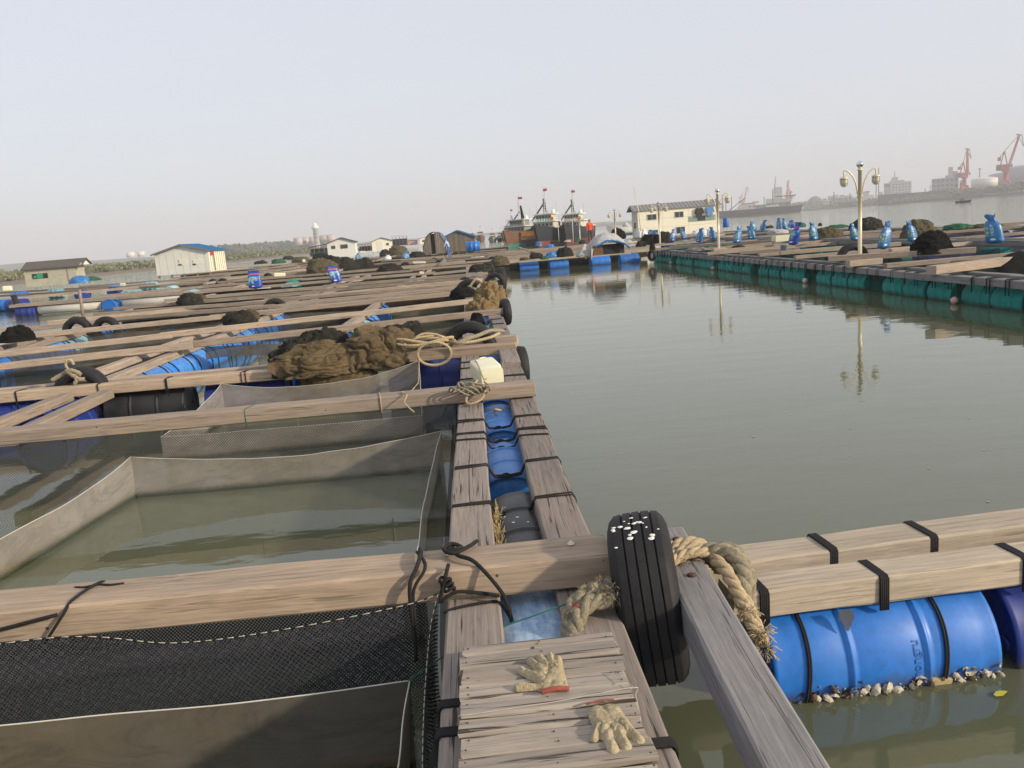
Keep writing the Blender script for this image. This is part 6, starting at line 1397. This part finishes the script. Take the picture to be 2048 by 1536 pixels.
wb = empty('moored_boat', (D(1254, 455, 88).x, 88, .75), RAD(184), 'small white-blue boat raised under the canopy left of the office', 'boat'); hull(3.9, 1.2, .7, 'panel_grey', 'pail', name='hull', parent=wb); MB().lathe([(0, .4), (.3, .4), (.5, .25), (.6, 0)], c=(.1, 0, .6), n=14).build('round_cover', 'tarp', wb)

# ================================================================== TRAWLERS
def trawler(px, wpx, dist, label, hullm='hullblue', bottom='hullred', s_rz=0, mast=True, sign=False, small=False, cabinm='cabin', stripe='red'):
    base = G(px[0], px[1], 0); base = CAMP+(base-CAMP)*1.0
    d = Vector((base.x, base.y, 0)); d = d.normalized()*dist; d = D(px[0], px[1], D(px[0], px[1], 100).y*0+dist*(ray(*px).y/math.hypot(ray(*px).x, ray(*px).y)))
    base = Vector((d.x, d.y, 0)); u = wpx*mpp(base)/4.2          # unit: beam 4.2
    root = empty('trawler', base, RAD(-90)+s_rz-math.atan2(base.x, base.y)+0, label, 'fishing boat', 'trawlers moored side by side'); root.scale = (u, u, u)
    def B(nm, c, dd, m, rot=None, par=None): return MB().box(c, dd, rot=rot).build(nm, m, par or root)
    hull(13, 4.2, 2.25, hullm, bottom, parent=root, bowrise=.28, rake=.5, stern=.92, keel=.3)
    # bulwark rail and waterline stripe are part of the hull sides
    mb = MB()
    for s in (-1, 1): mb.box((-1.0, s*2.06, 2.38), (10, .07, .16))
    mb.build('rail', cabinm, root)
    if not small: B('name_plate', (6.2, 0, 1.5), (.3, .5, .35), 'white')
    # two-storey wheelhouse
    B('lower_cabin', (.6, 0, 2.75), (4.6, 3.2, 1.1), cabinm); lc = B('lower_roof', (.6, 0, 3.34), (5.2, 3.9, .1), 'white')
    for y in (-1.2, -.6, 0, .6, 1.2): B('window', (2.92, y, 2.85), (.05, .42, .42), 'glass')
    B('wheelhouse', (1.0, 0, 3.9), (3.0, 2.5, 1.0), cabinm if not sign else 'cabin'); B('upper_roof', (1.0, 0, 4.45), (3.9, 3.3, .12), 'white' if not small else 'roof_dark')
    for y in (-.95, -.48, 0, .48, .95): B('window', (2.52, y, 4.0), (.05, .38, .45), 'glass')
    for y in (-1.85, 1.85):
        for x in (-1.2, .4, 2.6): B('stanchion', (x, y*.85, 3.9), (.06, .06, 1.1), 'white')
    if sign:
        sg = B('sign_board', (2.95, .1, 3.55), (.08, 2.4, .55), 'sign_green')
        for k in range(6): B('sign_panel', (3.0, -.95+k*.40+.0, 3.55), (.03, .22, .36), 'white', par=sg)
    B('side_window', (.6, -1.62, 2.8), (1.2, .05, .4), 'glass'); B('side_window', (1.0, -1.27, 3.95), (1.6, .05, .4), 'glass')
    MB().lathe([(0, .33), (.35, .33), (.55, .22), (.6, 0)], c=(.6, 1.1, 4.5), n=12).build('radar_dome', 'white', root)
    MB().lathe([(-.06, .24), (0, .30), (.06, .24)], c=(3.1, 1.45, 3.7), axis='X', n=14).build('lifebuoy', 'orange', root)
    if mast:
        H_ = 3.0 if not small else 1.9
        mb = MB()
        for sy in (-.22, .22): mb.bar((.9, sy, 4.5), (.9, sy*.2, 4.5+H_), .09)
        for k in range(7): mb.bar((.9, -.22*(1-k/8.5), 4.7+k*H_/7.5), (.9, .22*(1-k/8.5), 4.7+k*H_/7.5), .08)
        mb.build('mast', 'white' if not small else 'foam', root)
        MB().bar((.9, 0, 4.5+H_), (.9, 0, 5.5+H_), .03).build('flag_staff', 'dark', root)
        f = MB().grid([[Vector((.9+.04*math.sin(i*1.5), i*.11, 4.9+H_+j*.12)) for j in range(4)] for i in range(5)], sm=True).build('flag', 'red', root)
        if not small:
            mb = MB(); mb.bar((-2.6, -1.1, 3.2), (-1.9, -.9, 6.9), .24); mb.bar((-2.2, -.3, 3.2), (-1.9, -.9, 6.9), .24); mb.bar((-2, -.9, 6.2), (-.6, -2.6, 3.6), .2); mb.build('derrick', 'cloth_dark', root)
            MB().bar((-1.9, -.9, 6.8), (-1.9, -.9, 8.3), .06).build('derrick_top', 'white', root)
            MB().grid([[Vector((-1.9+.04*math.sin(i*1.5), -.9+i*.11, 8.0+j*.12)) for j in range(4)] for i in range(5)], sm=True).build('flag', 'red', root)
            MB().bar((-.4, 1.4, 4.5), (-.4, 1.4, 6.2), .05).bar((1.8, -1.2, 4.5), (1.8, -1.2, 6.0), .05).build('aerials', 'foam', root)
    mb = MB()
    for k in range(5): mb.lathe([(-.09, .2), (-.12, .3), (0, .36), (.12, .3), (.09, .2)], c=(-3+k*1.9, -2.2, 1.3), axis='Y', n=12)
    mb.build('fender', 'rubber', root, kind='stuff')
    return root
trawler((1153, 480), 50, 116, 'right-hand trawler of the moored row, with dark blue hull and red flags', s_rz=RAD(-14))
trawler((1098, 483), 54, 114, 'middle trawler with a green and white sign board', sign=True, s_rz=RAD(-14))
trawler((1047, 487), 48, 112, 'left trawler with an orange cargo screen and blue-green bottom', 'hullbrown', 'hullgreen', s_rz=RAD(-24), cabinm='cabin_grey')
q = G(1060, 480, .3); oc = empty('cargo_screen', D(1058, 467, 108), RAD(0), 'orange slatted cargo screen in front of the left trawler', 'screen')
for i in range(5): MB().box((-.84+i*.42, 0, .0), (.40, .05, .62)).build('slat', 'orange', oc)
MB().box((0, .06, -.5), (2.2, .1, .5)).build('lower_board', 'hullbrown', oc)
trawler((1028, 486), 34, 135, 'grey-brown trawler just left of the orange screen', 'hullbrown', 'hullbrown', cabinm='cabin_grey', s_rz=RAD(-20))
trawler((1002, 486), 16, 190, 'small trawler at the left end of the moored row, nearer the big boats', 'cabin_grey', 'hullbrown', small=True)
trawler((986, 487), 16, 190, 'small trawler farthest left in the moored row', 'cabin_grey', 'hullbrown', small=True)
trawler((962, 486), 18, 230, 'reddish distant boat right of the brown gabled hut', 'hullbrown', 'hullbrown', small=True)
trawler((944, 488), 16, 240, 'faint brown boat touching the brown gabled hut', 'hullbrown', 'hullbrown', small=True, mast=False)

# ================================================================== CHANNEL: big ship, port, cranes
def P0(x, dist, z=0.0):
    """ground point on the bearing of image column x (at the horizon) at a distance"""
    r = ray(x, 466-(x-1024)*.0787); d = Vector((r.x, r.y, 0)).normalized()*dist; return Vector((d.x, d.y, z))
def bearing(x): p = P0(x, 100); return math.atan2(p.x, p.y)
def local(x, dist, label, name, cat, group=None, rz=0):
    return empty(name, P0(x, dist), -bearing(x)+rz, label, cat, group)
# cargo vessel at anchor
u = 640/FPX
sh = local(1517, 640, 'long rusty-bottomed cargo vessel with green-grey deckhouses anchored in the channel', 'cargo_ship', 'ship')
hl = hull(58, 9, 5.2, 'hullblue', 'hullbrown', parent=sh, bowrise=.12, rake=.12, stern=.8, keel=.1); hl.scale = (1, 1, .92)
def SB(nm, x, z, w, h, m, d=5, par=None): return MB().box((x, 0, z+h/2), (w, d, h)).build(nm, m, par or sh)
SB('deckhouse', -8, 4.6, 12, 4.2, 'cabin'); SB('deckhouse', 2, 4.6, 9, 3.0, 'cabin_grey'); SB('deckhouse', 14, 4.8, 17, 3.6, 'cabin_grey'); SB('deckhouse', 17, 8.4, 13, 2.0, 'cabin'); SB('deckhouse_roof', -7, 8.8, 10, .6, 'roof_dark'); SB('upper_house', -2, 8.8, 5, 1.6, 'cabin'); SB('roof', 19, 12.2, 14, .5, 'roof_dark', 7); SB('side_strip', 10, 5.6, 9, 1.0, 'panel_grey', 8)
for x in (-6, -3, 0, 8, 11, 15, 20): SB('window', x, 6.4, 1.1, .9, 'glass', 5.1)
for x in (13.5, 16, 19, 23, 25): SB('post', x, 10.2, .3, 2.2, 'cabin', .3)
for x, z1 in ((-25.5, 17), (-23, 16), (-19, 15), (10, 18), (4, 13), (22, 15)): MB().bar((x, 0, 4.5), (x+.2, 0, z1), .45).build('mast', 'dark', sh)
MB().bar((-21, 0, 5), (-9, 0, 13.5), .5).build('derrick_boom', 'dark', sh)
MB().bar((10, 0, 9), (12.5, 0, 27), .35).bar((11, .3, 9), (12.5, 0, 27), .25).build('crane_jib', 'cabin_grey', sh)
# shore strip of the port: one long quay with rough top
def strip(name, x0, x1, dist0, dist1, hfun, mat, label=None, n=60, depth=60, kind=None, cat=None):
    P = []
    for i in range(n+1):
        t = i/n; x = x0+(x1-x0)*t; dd = dist0+(dist1-dist0)*t; h = hfun(t)
        a = P0(x, dd); b = P0(x, dd+depth*.35); c = P0(x, dd+depth)
        P.append([Vector((a.x, a.y, -.5)), Vector((a.x, a.y, h*.45)), Vector((b.x, b.y, h)), Vector((c.x, c.y, h*.9)), Vector((c.x, c.y, -.5))])
    o = MB().grid(P, sm=False).build(name, mat); tag(o, label, cat, None, kind); return o
random.seed(77)
strip('quay', 1560, 2300, 1150, 800, lambda t: 3.0+6.0*t**1.8+1.0*N3((t*30, 0, 0)), 'quay', kind='structure', n=110, depth=160)
strip('far_shore', 1150, 1640, 1600, 1250, lambda t: 7+4*N3((t*7, 4, 0))+4*t, 'hill', kind='structure', depth=200)
strip('hills', -300, 470, 1400, 1300, lambda t: 20-16*t+5*N3((t*5, 1, 0)), 'hill', kind='structure', depth=400, n=80)
strip('hills', 300, 1250, 1500, 1600, lambda t: 5+3*N3((t*9, 8, 0)), 'hill', kind='structure', depth=300, n=80)
# rows of trees on the quay : one mass
def treeline(name, pts, count, size, mat, label, z0=lambda t: 0, leaves=14, spread=8, cat='trees'):
    mb = MB()
    for _ in range(count):
        t = random.random(); k = t*(len(pts)-1); i = min(int(k), len(pts)-2); a = Vector(pts[i]); b = Vector(pts[i+1]); p = a.lerp(b, k-i)+Vector((random.gauss(0, spread), random.gauss(0, spread), 0))
        s = size*random.uniform(.6, 1.25)
        for _ in range(leaves):
            c = p+Vector((random.gauss(0, s*.42), random.gauss(0, s*.42), z0(t)+s*random.uniform(.1, 1.0))); e = Euler((random.uniform(0, 6), random.uniform(0, 6), 0)).to_matrix(); q = s*random.uniform(.12, .30)
            mb.add([c+e @ Vector(v) for v in ((-q, -q*.6, 0), (q, -q*.7, q*.2), (q*.8, q*.7, 0), (-q*.7, q*.6, -q*.2))], [(0, 1, 2, 3)])
    return mb.build(name, mat, label=label, cat=cat, kind='stuff')
treeline('tree_belt', [P0(x, d) for x, d in ((1600, 1150), (1760, 1050), (1850, 930), (1950, 870), (2060, 830), (2200, 800))], 600, 4.5, 'leaf_far', 'dark scrub and trees along the port quay', z0=lambda t: 1+5*t**2, spread=14)
treeline('tree_belt', [P0(x, d) for x, d in ((1500, 1400), (1560, 1300), (1620, 1250), (1700, 1200))], 200, 6, 'leaf_far', 'far trees left of the port sheds', z0=lambda t: 5, spread=20)
# mud bank and mangroves on the left
def bank():
    P = []
    for i in range(60):
        t = i/59; a = G(-260+t*900, 594-t*78, .0).lerp(G(-260+t*900, 594-t*78, 0), 0); a = CAMP*0+Vector((-78+t*10, 60, 0)).lerp(Vector((-35+0, 330, 0)), t)
        a.x += 3*N3((t*9, 0, 0)); P.append([Vector((a.x, a.y, -.3)), Vector((a.x-3, a.y, .28+.08*N3((t*20, 2, 0)))), Vector((a.x-16, a.y, .55)), Vector((a.x-200, a.y+20, .8))])
    MB().grid(P, sm=False).build('mud_bank', 'mud', kind='structure')
bank()
treeline('mangrove_belt', [(-92, 66, 0), (-82, 110, 0), (-74, 160, 0), (-62, 240, 0), (-56, 330, 0)], 5200, 1.05, 'leaf', 'green mangrove belt along the mud bank on the left shore', z0=lambda t: .35, leaves=11, spread=2.6)
treeline('mangrove_belt', [(-110, 66, 0), (-97, 110, 0), (-88, 160, 0), (-78, 240, 0), (-72, 330, 0)], 1500, 1.4, 'leaf', 'rear mangrove belt along the left shore', z0=lambda t: .3, leaves=14, spread=4.0)
treeline('tree_belt', [P0(440, 700), P0(500, 740), P0(560, 800), P0(600, 760)], 130, 7, 'leaf_far', 'bluish far trees around the storage tanks', z0=lambda t: 1, spread=12, leaves=20)
# storage tanks left
def tank(x, dist, wpx, hpx, mt, label, group='round storage tanks on the left shore', z0=2, dome=.12):
    m_ = dist/FPX; r = wpx*m_/2; h = hpx*m_; o = MB().lathe([(0, r), (h, r), (h, r*.99), (h+r*dome, r*.5), (h+r*dome*1.2, 0)], n=28).build('storage_tank', mt, None, P0(x, dist, z0), label=label, cat='storage tank', group=group)
    return o
for x, d, w, h, lb in ((598, 720, 17, 14, 'leftmost of the big dusty tanks left of the white tower'), (613, 760, 17, 14, 'second big dusty tank from the left'), (628, 740, 15, 14, 'third big dusty tank, touching the white tower'), (652, 760, 22, 15, 'big dusty tank right of the white tower'), (664, 740, 18, 15, 'rightmost big dusty tank behind the pale shed'),
                       (501, 900, 9, 9, 'first of three small grey tanks'), (515, 900, 9, 10, 'middle of three small grey tanks'), (528, 900, 10, 10, 'last of three small grey tanks'), (264, 800, 14, 9, 'left small white tank above the mangroves'), (285, 800, 13, 9, 'right small white tank above the mangroves')):
    tank(x, d, w, h, 'tank_pink' if x > 300 else 'tank', lb, z0=5 if x > 300 else 6)
tw = local(635, 700, 'white lighthouse-like tower between the dusty tanks', 'tower', 'tower'); MB().lathe([(0, 2.6), (17, 2.0), (17, 3.0), (19, 3.0), (19, 1.9), (21, 1.7), (22, 0)], n=16).build('shaft', 'white', tw)
for z in (6, 10, 13): MB().box((0, -2.4, z), (.8, .3, .9)).build('window', 'glass', tw)
bw = local(478, 900, 'low white building far right of the blue-roofed hut', 'building', 'building'); MB().box((0, 0, 5), (12, 8, 8)).build('wall', 'tank', bw); MB().box((0, 0, 9.3), (13, 9, .6)).build('roof', 'white', bw)
# port buildings
def bld(x, dist, wpx, hpx, mt, label, floors=0, z0=0, roof=None, dep=14, rz=0, cols=5, cat='building'):
    m_ = dist/FPX; w, h = wpx*m_, hpx*m_; root = local(x, dist, label, 'building', cat, 'buildings along the port shore', rz); root.location.z = z0
    MB().box((0, 0, h/2), (w, dep, h)).build('wall', mt, root)
    if roof: MB().box((0, 0, h+.4), (w*1.04, dep*1.05, .8)).build('roof', roof, root)
    for f in range(floors):
        for c in range(cols): MB().box((-w/2+(c+.5)*w/cols, -dep/2-.05, h*(f+.6)/(floors+.2)), (w/cols*.5, .2, h/floors*.4)).build('window', 'glass', root)
    return root
random.seed(3)
bld(1885, 1000, 34, 32, 'concrete_dark', 'grey factory block left of the nearer crane', 4, 3, dep=30); bld(1905, 1010, 14, 42, 'concrete_dark', 'tall narrow tower of the grey factory', 3, 3, dep=12, cols=2); bld(1903, 1010, 20, 36, 'concrete_dark', 'stepped upper part of the grey factory', 3, 3, dep=14, cols=3); bld(1900, 1005, 7, 50, 'tank_pink', 'reddish lift head on top of the grey factory', 0, 3, dep=8)
bld(1925, 1000, 10, 26, 'concrete', 'pale block behind the nearer crane', 2, 3, dep=12, cols=2); bld(1950, 960, 12, 20, 'concrete', 'pale block right of the nearer crane', 2, 3, dep=12, cols=2)
tank(1968, 940, 40, 15, 'tank', 'low wide white tank between the two red cranes', 'storage tanks of the port', 9); tank(2003, 1000, 40, 22, 'concrete_dark', 'dark bluish tank behind the farther-right crane', 'storage tanks of the port', 8); tank(2050, 1000, 60, 30, 'concrete_dark', 'big bluish tank at the right frame edge', 'storage tanks of the port', 8)
bld(1790, 1150, 10, 14, 'concrete_dark', 'small blue-grey block left of the white ship bridge', 3, 3, cols=2)
bld(1577, 1500, 9, 34, 'tank', 'tall pale apartment tower left of the hilltop dome', 6, 2, cols=2); bld(1555, 1500, 22, 22, 'concrete_dark', 'blue-grey slab beside the pale tower', 5, 2); bld(1557, 1500, 14, 44, 'concrete_dark', 'tall hazy tower behind the far crane', 7, 2, cols=3); bld(1545, 1500, 24, 24, 'concrete_dark', 'hazy slab behind the anchored ship', 5, 2)
CLR = dict(tank='white', concrete='grey', tank_pink='dusty pink', concrete_dark='slate grey')
for i in range(30):
    x = 1650+i*4.3; d = random.uniform(1150, 1500); mt = random.choice(['tank', 'concrete', 'tank_pink', 'concrete', 'concrete_dark'])
    bld(x, d, random.uniform(5, 13), random.uniform(5, 12)+(4 if 1660 < x < 1700 else 0), mt, f'small {CLR[mt]} waterfront building, {ORD[i]} from the left between dome and tanker', 1, random.uniform(2, 8), random.choice([None, 'roof_dark', 'tank_pink']), cols=3)
dm = local(1630, 1250, 'dark domed structure on the waterfront', 'domed_building', 'building'); MB().lathe([(0, 12), (8, 12), (14, 9), (18, 4), (19, 0)], n=20).build('dome', 'hullbrown', dm); MB().box((6, -12, 6), (9, 3, 6)).build('porch', 'tank', dm)
for i, (x, h) in enumerate(((1752, 30), (1757, 55), (1668, 20), (1958, 38), (1850, 12), (1700, 16), (1727, 14))):
    d = 1100; r_ = local(x, d, 'thin mast on the port shore, %s' % ['right of the nearest lamp post', 'tallest one right of the nearest lamp post', 'left of the nearest lamp post', 'floodlight mast between the two red cranes', 'beside the tanker bridge', 'just left of the lamp pole', 'behind the white-decked ship'][i], 'mast', 'mast', 'thin masts along the port shore'); MB().bar((0, 0, 0), (0, 0, 6+h*d/FPX), 1.0).box((0, 0, 6+h*d/FPX), (3 if x == 1958 else 1, 1, 1)).build('pole', 'quay', r_)
# tanker at the quay
tk = local(1860, 960, 'long dark tanker with a white bridge moored at the port', 'tanker', 'ship', rz=RAD(4)); hh = hull(98, 14, 9.6, 'hullblue', 'hullblue', parent=tk, bowrise=.1, rake=.1, stern=.9, keel=.05); 
tkf = [(-27, 9, 19, 13, 'tank', 12), (-38, 9, 10, 8.5, 'cabin', 10), (-31, 22, 14, 1.6, 'tank', 13), (-33, 23.4, 6, 3.6, 'concrete', 6), (-40, 17.5, 6, 4, 'concrete_dark', 5)]
for x, z, w, h, mt, dd in tkf: MB().box((x, 0, z+h/2), (w, dd, h)).build('superstructure', mt, tk)
for f in range(4):
    for c in range(6): MB().box((-34.5+c*3, -6.05, 11+f*2.8), (1.2, .15, .9)).build('window', 'glass', tk)
MB().bar((-33, 0, 27), (-33, 0, 33), .7).bar((0, 0, 9), (0, 0, 16), .6).bar((20, 0, 9), (20, 0, 15), .6).build('mast', 'cabin_grey', tk)
mb = MB(); 
for i in range(11): mb.box((-16+i*2.0, -7.08, 5.2), (1.1, .12, 1.2 if i % 3 else .8)).box((-16+i*2.0+.3, -7.08, 5.9), (.4, .12, .6))
mb.build('hull_lettering', 'tank', tk, kind='stuff')
for x in range(0, 36, 4): MB().box((x, 0, 9.8), (2.6, 6, 1.2)).build('deck_pipe', 'cabin_grey', tk)
w3 = local(1712, 1050, 'small white-decked ship behind the nearest lamp post', 'ship', 'ship'); 
w3.location = P0(1733, 1050); hull(60, 10, 6, 'hullblue', 'hullbrown', parent=w3, bowrise=.1, rake=.1, stern=.9); MB().box((-4, 0, 11), (13, 8, 9)).build('bridge', 'tank', w3); MB().box((-4, 0, 16), (15, 9, 1)).build('bridge_roof', 'roof_grey', w3)
w4 = local(1612, 1150, 'small white ferry at the far shore', 'ship', 'ship'); hull(26, 6, 3, 'tank', 'tank', parent=w4, bowrise=.2); MB().box((-2, 0, 4.2), (12, 4, 3)).build('cabin', 'tank', w4)
sbt = local(1926, 300, 'tiny dark motorboat out on the channel', 'motorboat', 'boat'); hull(4.2, 1.5, .6, 'hullblue', 'hullblue', parent=sbt); MB().box((-.3, 0, .95), (1.4, .9, .7)).build('cabin', 'cabin_grey', sbt)
# cranes
def crane(x, dist, hpx, label, ang=1.22, rz=0, mat='red_crane', col2=None):
    H_ = hpx*dist/FPX; s = H_/50; r_ = local(x, dist, label, 'harbour_crane', 'crane', 'red harbour cranes', rz); r_.scale = (s, s, s); r_.location.z = 5
    mb = MB()
    for sx in (-5, 5):
        for sy in (-5, 5): mb.bar((sx*1.0, sy, 0), (sx*.55, sy*.55, 9), 1.5)
    mb.box((0, 0, 4.2), (12.5, 12, 2.2)); mb.build('portal', mat, r_)
    MB().lathe([(8, 3.2), (9, 2.6), (17, 2.1), (17.2, 3.6), (18.5, 3.6)], n=12).build('column', mat, r_)
    MB().box((-2.4, 0, 21), (11, 6, 5.5)).build('machinery_house', mat, r_); MB().box((-6.0, 0, 20.6), (4, 6.2, 3.6)).build('counterweight', 'quay', r_); MB().box((4.2, -2, 22), (2.6, 2.6, 3)).build('cab', 'concrete_dark', r_)
    top = Vector((3.5+26*math.cos(ang), 0, 24+26*math.sin(ang)))
    mb = MB()
    for sy in (-1.4, 1.4): mb.bar((2.4, sy, 23.5), top+Vector((0, sy*.3, 0)), 1.25); mb.bar((3.8, sy, 23.5), top+Vector((.8, sy*.3, -.6)), .8)
    for k in range(7):
        t = (k+.5)/7.5; a = Vector((2.4, 0, 23.5)).lerp(top, t); mb.bar(a+Vector((0, -1.4*(1-t*.7), 0)), a+Vector((1.1, 1.4*(1-t*.7), -.4)), .5)
    mb.build('boom', mat, r_)
    mb = MB(); mb.bar((-4.5, 0, 23.5), (-1.5, 0, 36), .9); mb.bar((1.0, 0, 23.5), (-1.5, 0, 36), .9); mb.bar((-1.5, 0, 36), top, .5); mb.bar((-1.5, 0, 36), (-5.5, 0, 30), .7); mb.box((-5.6, 0, 29.0), (2.8, 3.2, 3.4)); mb.build('back_frame', mat, r_)
    mb = MB(); mb.bar(top+Vector((-2.2, 0, .8)), top+Vector((2.4, 0, -.2)), 1.0); mb.bar(top+Vector((2.4, 0, -.2)), top+Vector((4.2, 0, -11)), .55); mb.bar(top+Vector((-.5, 0, 0)), top+Vector((4.2, 0, -11)), .5); mb.build('jib_head', 'quay', r_)
    return r_
crane(1928, 880, 73, 'left of the two tall red cranes on the port quay', 1.62, RAD(15)); crane(2010, 860, 88, 'rightmost tall red crane on the port quay', 1.33, RAD(0))
crane(1486, 1500, 46, 'hazy red crane behind the anchored cargo vessel', 1.35, RAD(10)); crane(1577, 1250, 50, 'hazy red and blue crane right of the anchored vessel', 1.75, RAD(200)); crane(1446, 1500, 30, 'hazy red crane base left of the anchored vessel', 1.5, RAD(0))

# ================================================================== HAZE
hz = MB().box((0, 0, 0), (2, 2, 2)).build('haze', 'white', kind='stuff')
hz.location = (300, 900, 34.5); hz.scale = (1900, 960, 37.0)
t = NT('haze_air'); vp = t.n('ShaderNodeVolumePrincipled'); vp.inputs['Color'].default_value = (.975, .98, 1, 1); vp.inputs['Density'].default_value = .00062; vp.inputs['Anisotropy'].default_value = 0
t.l(vp.outputs[0], t.out.inputs['Volume']); hz.data.materials.clear(); hz.data.materials.append(t.m)

# ---- a few flecks afloat in the basin
mb = MB(); random.seed(9)
for _ in range(46):
    q = G(random.uniform(1080, 2000), random.uniform(620, 1020), .004); s_ = random.uniform(.004, .016)
    mb.add([q+Vector((math.cos(t)*s_*random.uniform(.5, 1.4), math.sin(t)*s_*random.uniform(.5, 1.2), 0)) for t in (0, 1.2, 2.4, 3.6, 4.9)], [(0, 1, 2, 3, 4)])
mb.build('floating_flecks', 'straw', label='tiny flecks of scum and leaf bits afloat in the open basin', cat='debris', kind='stuff')
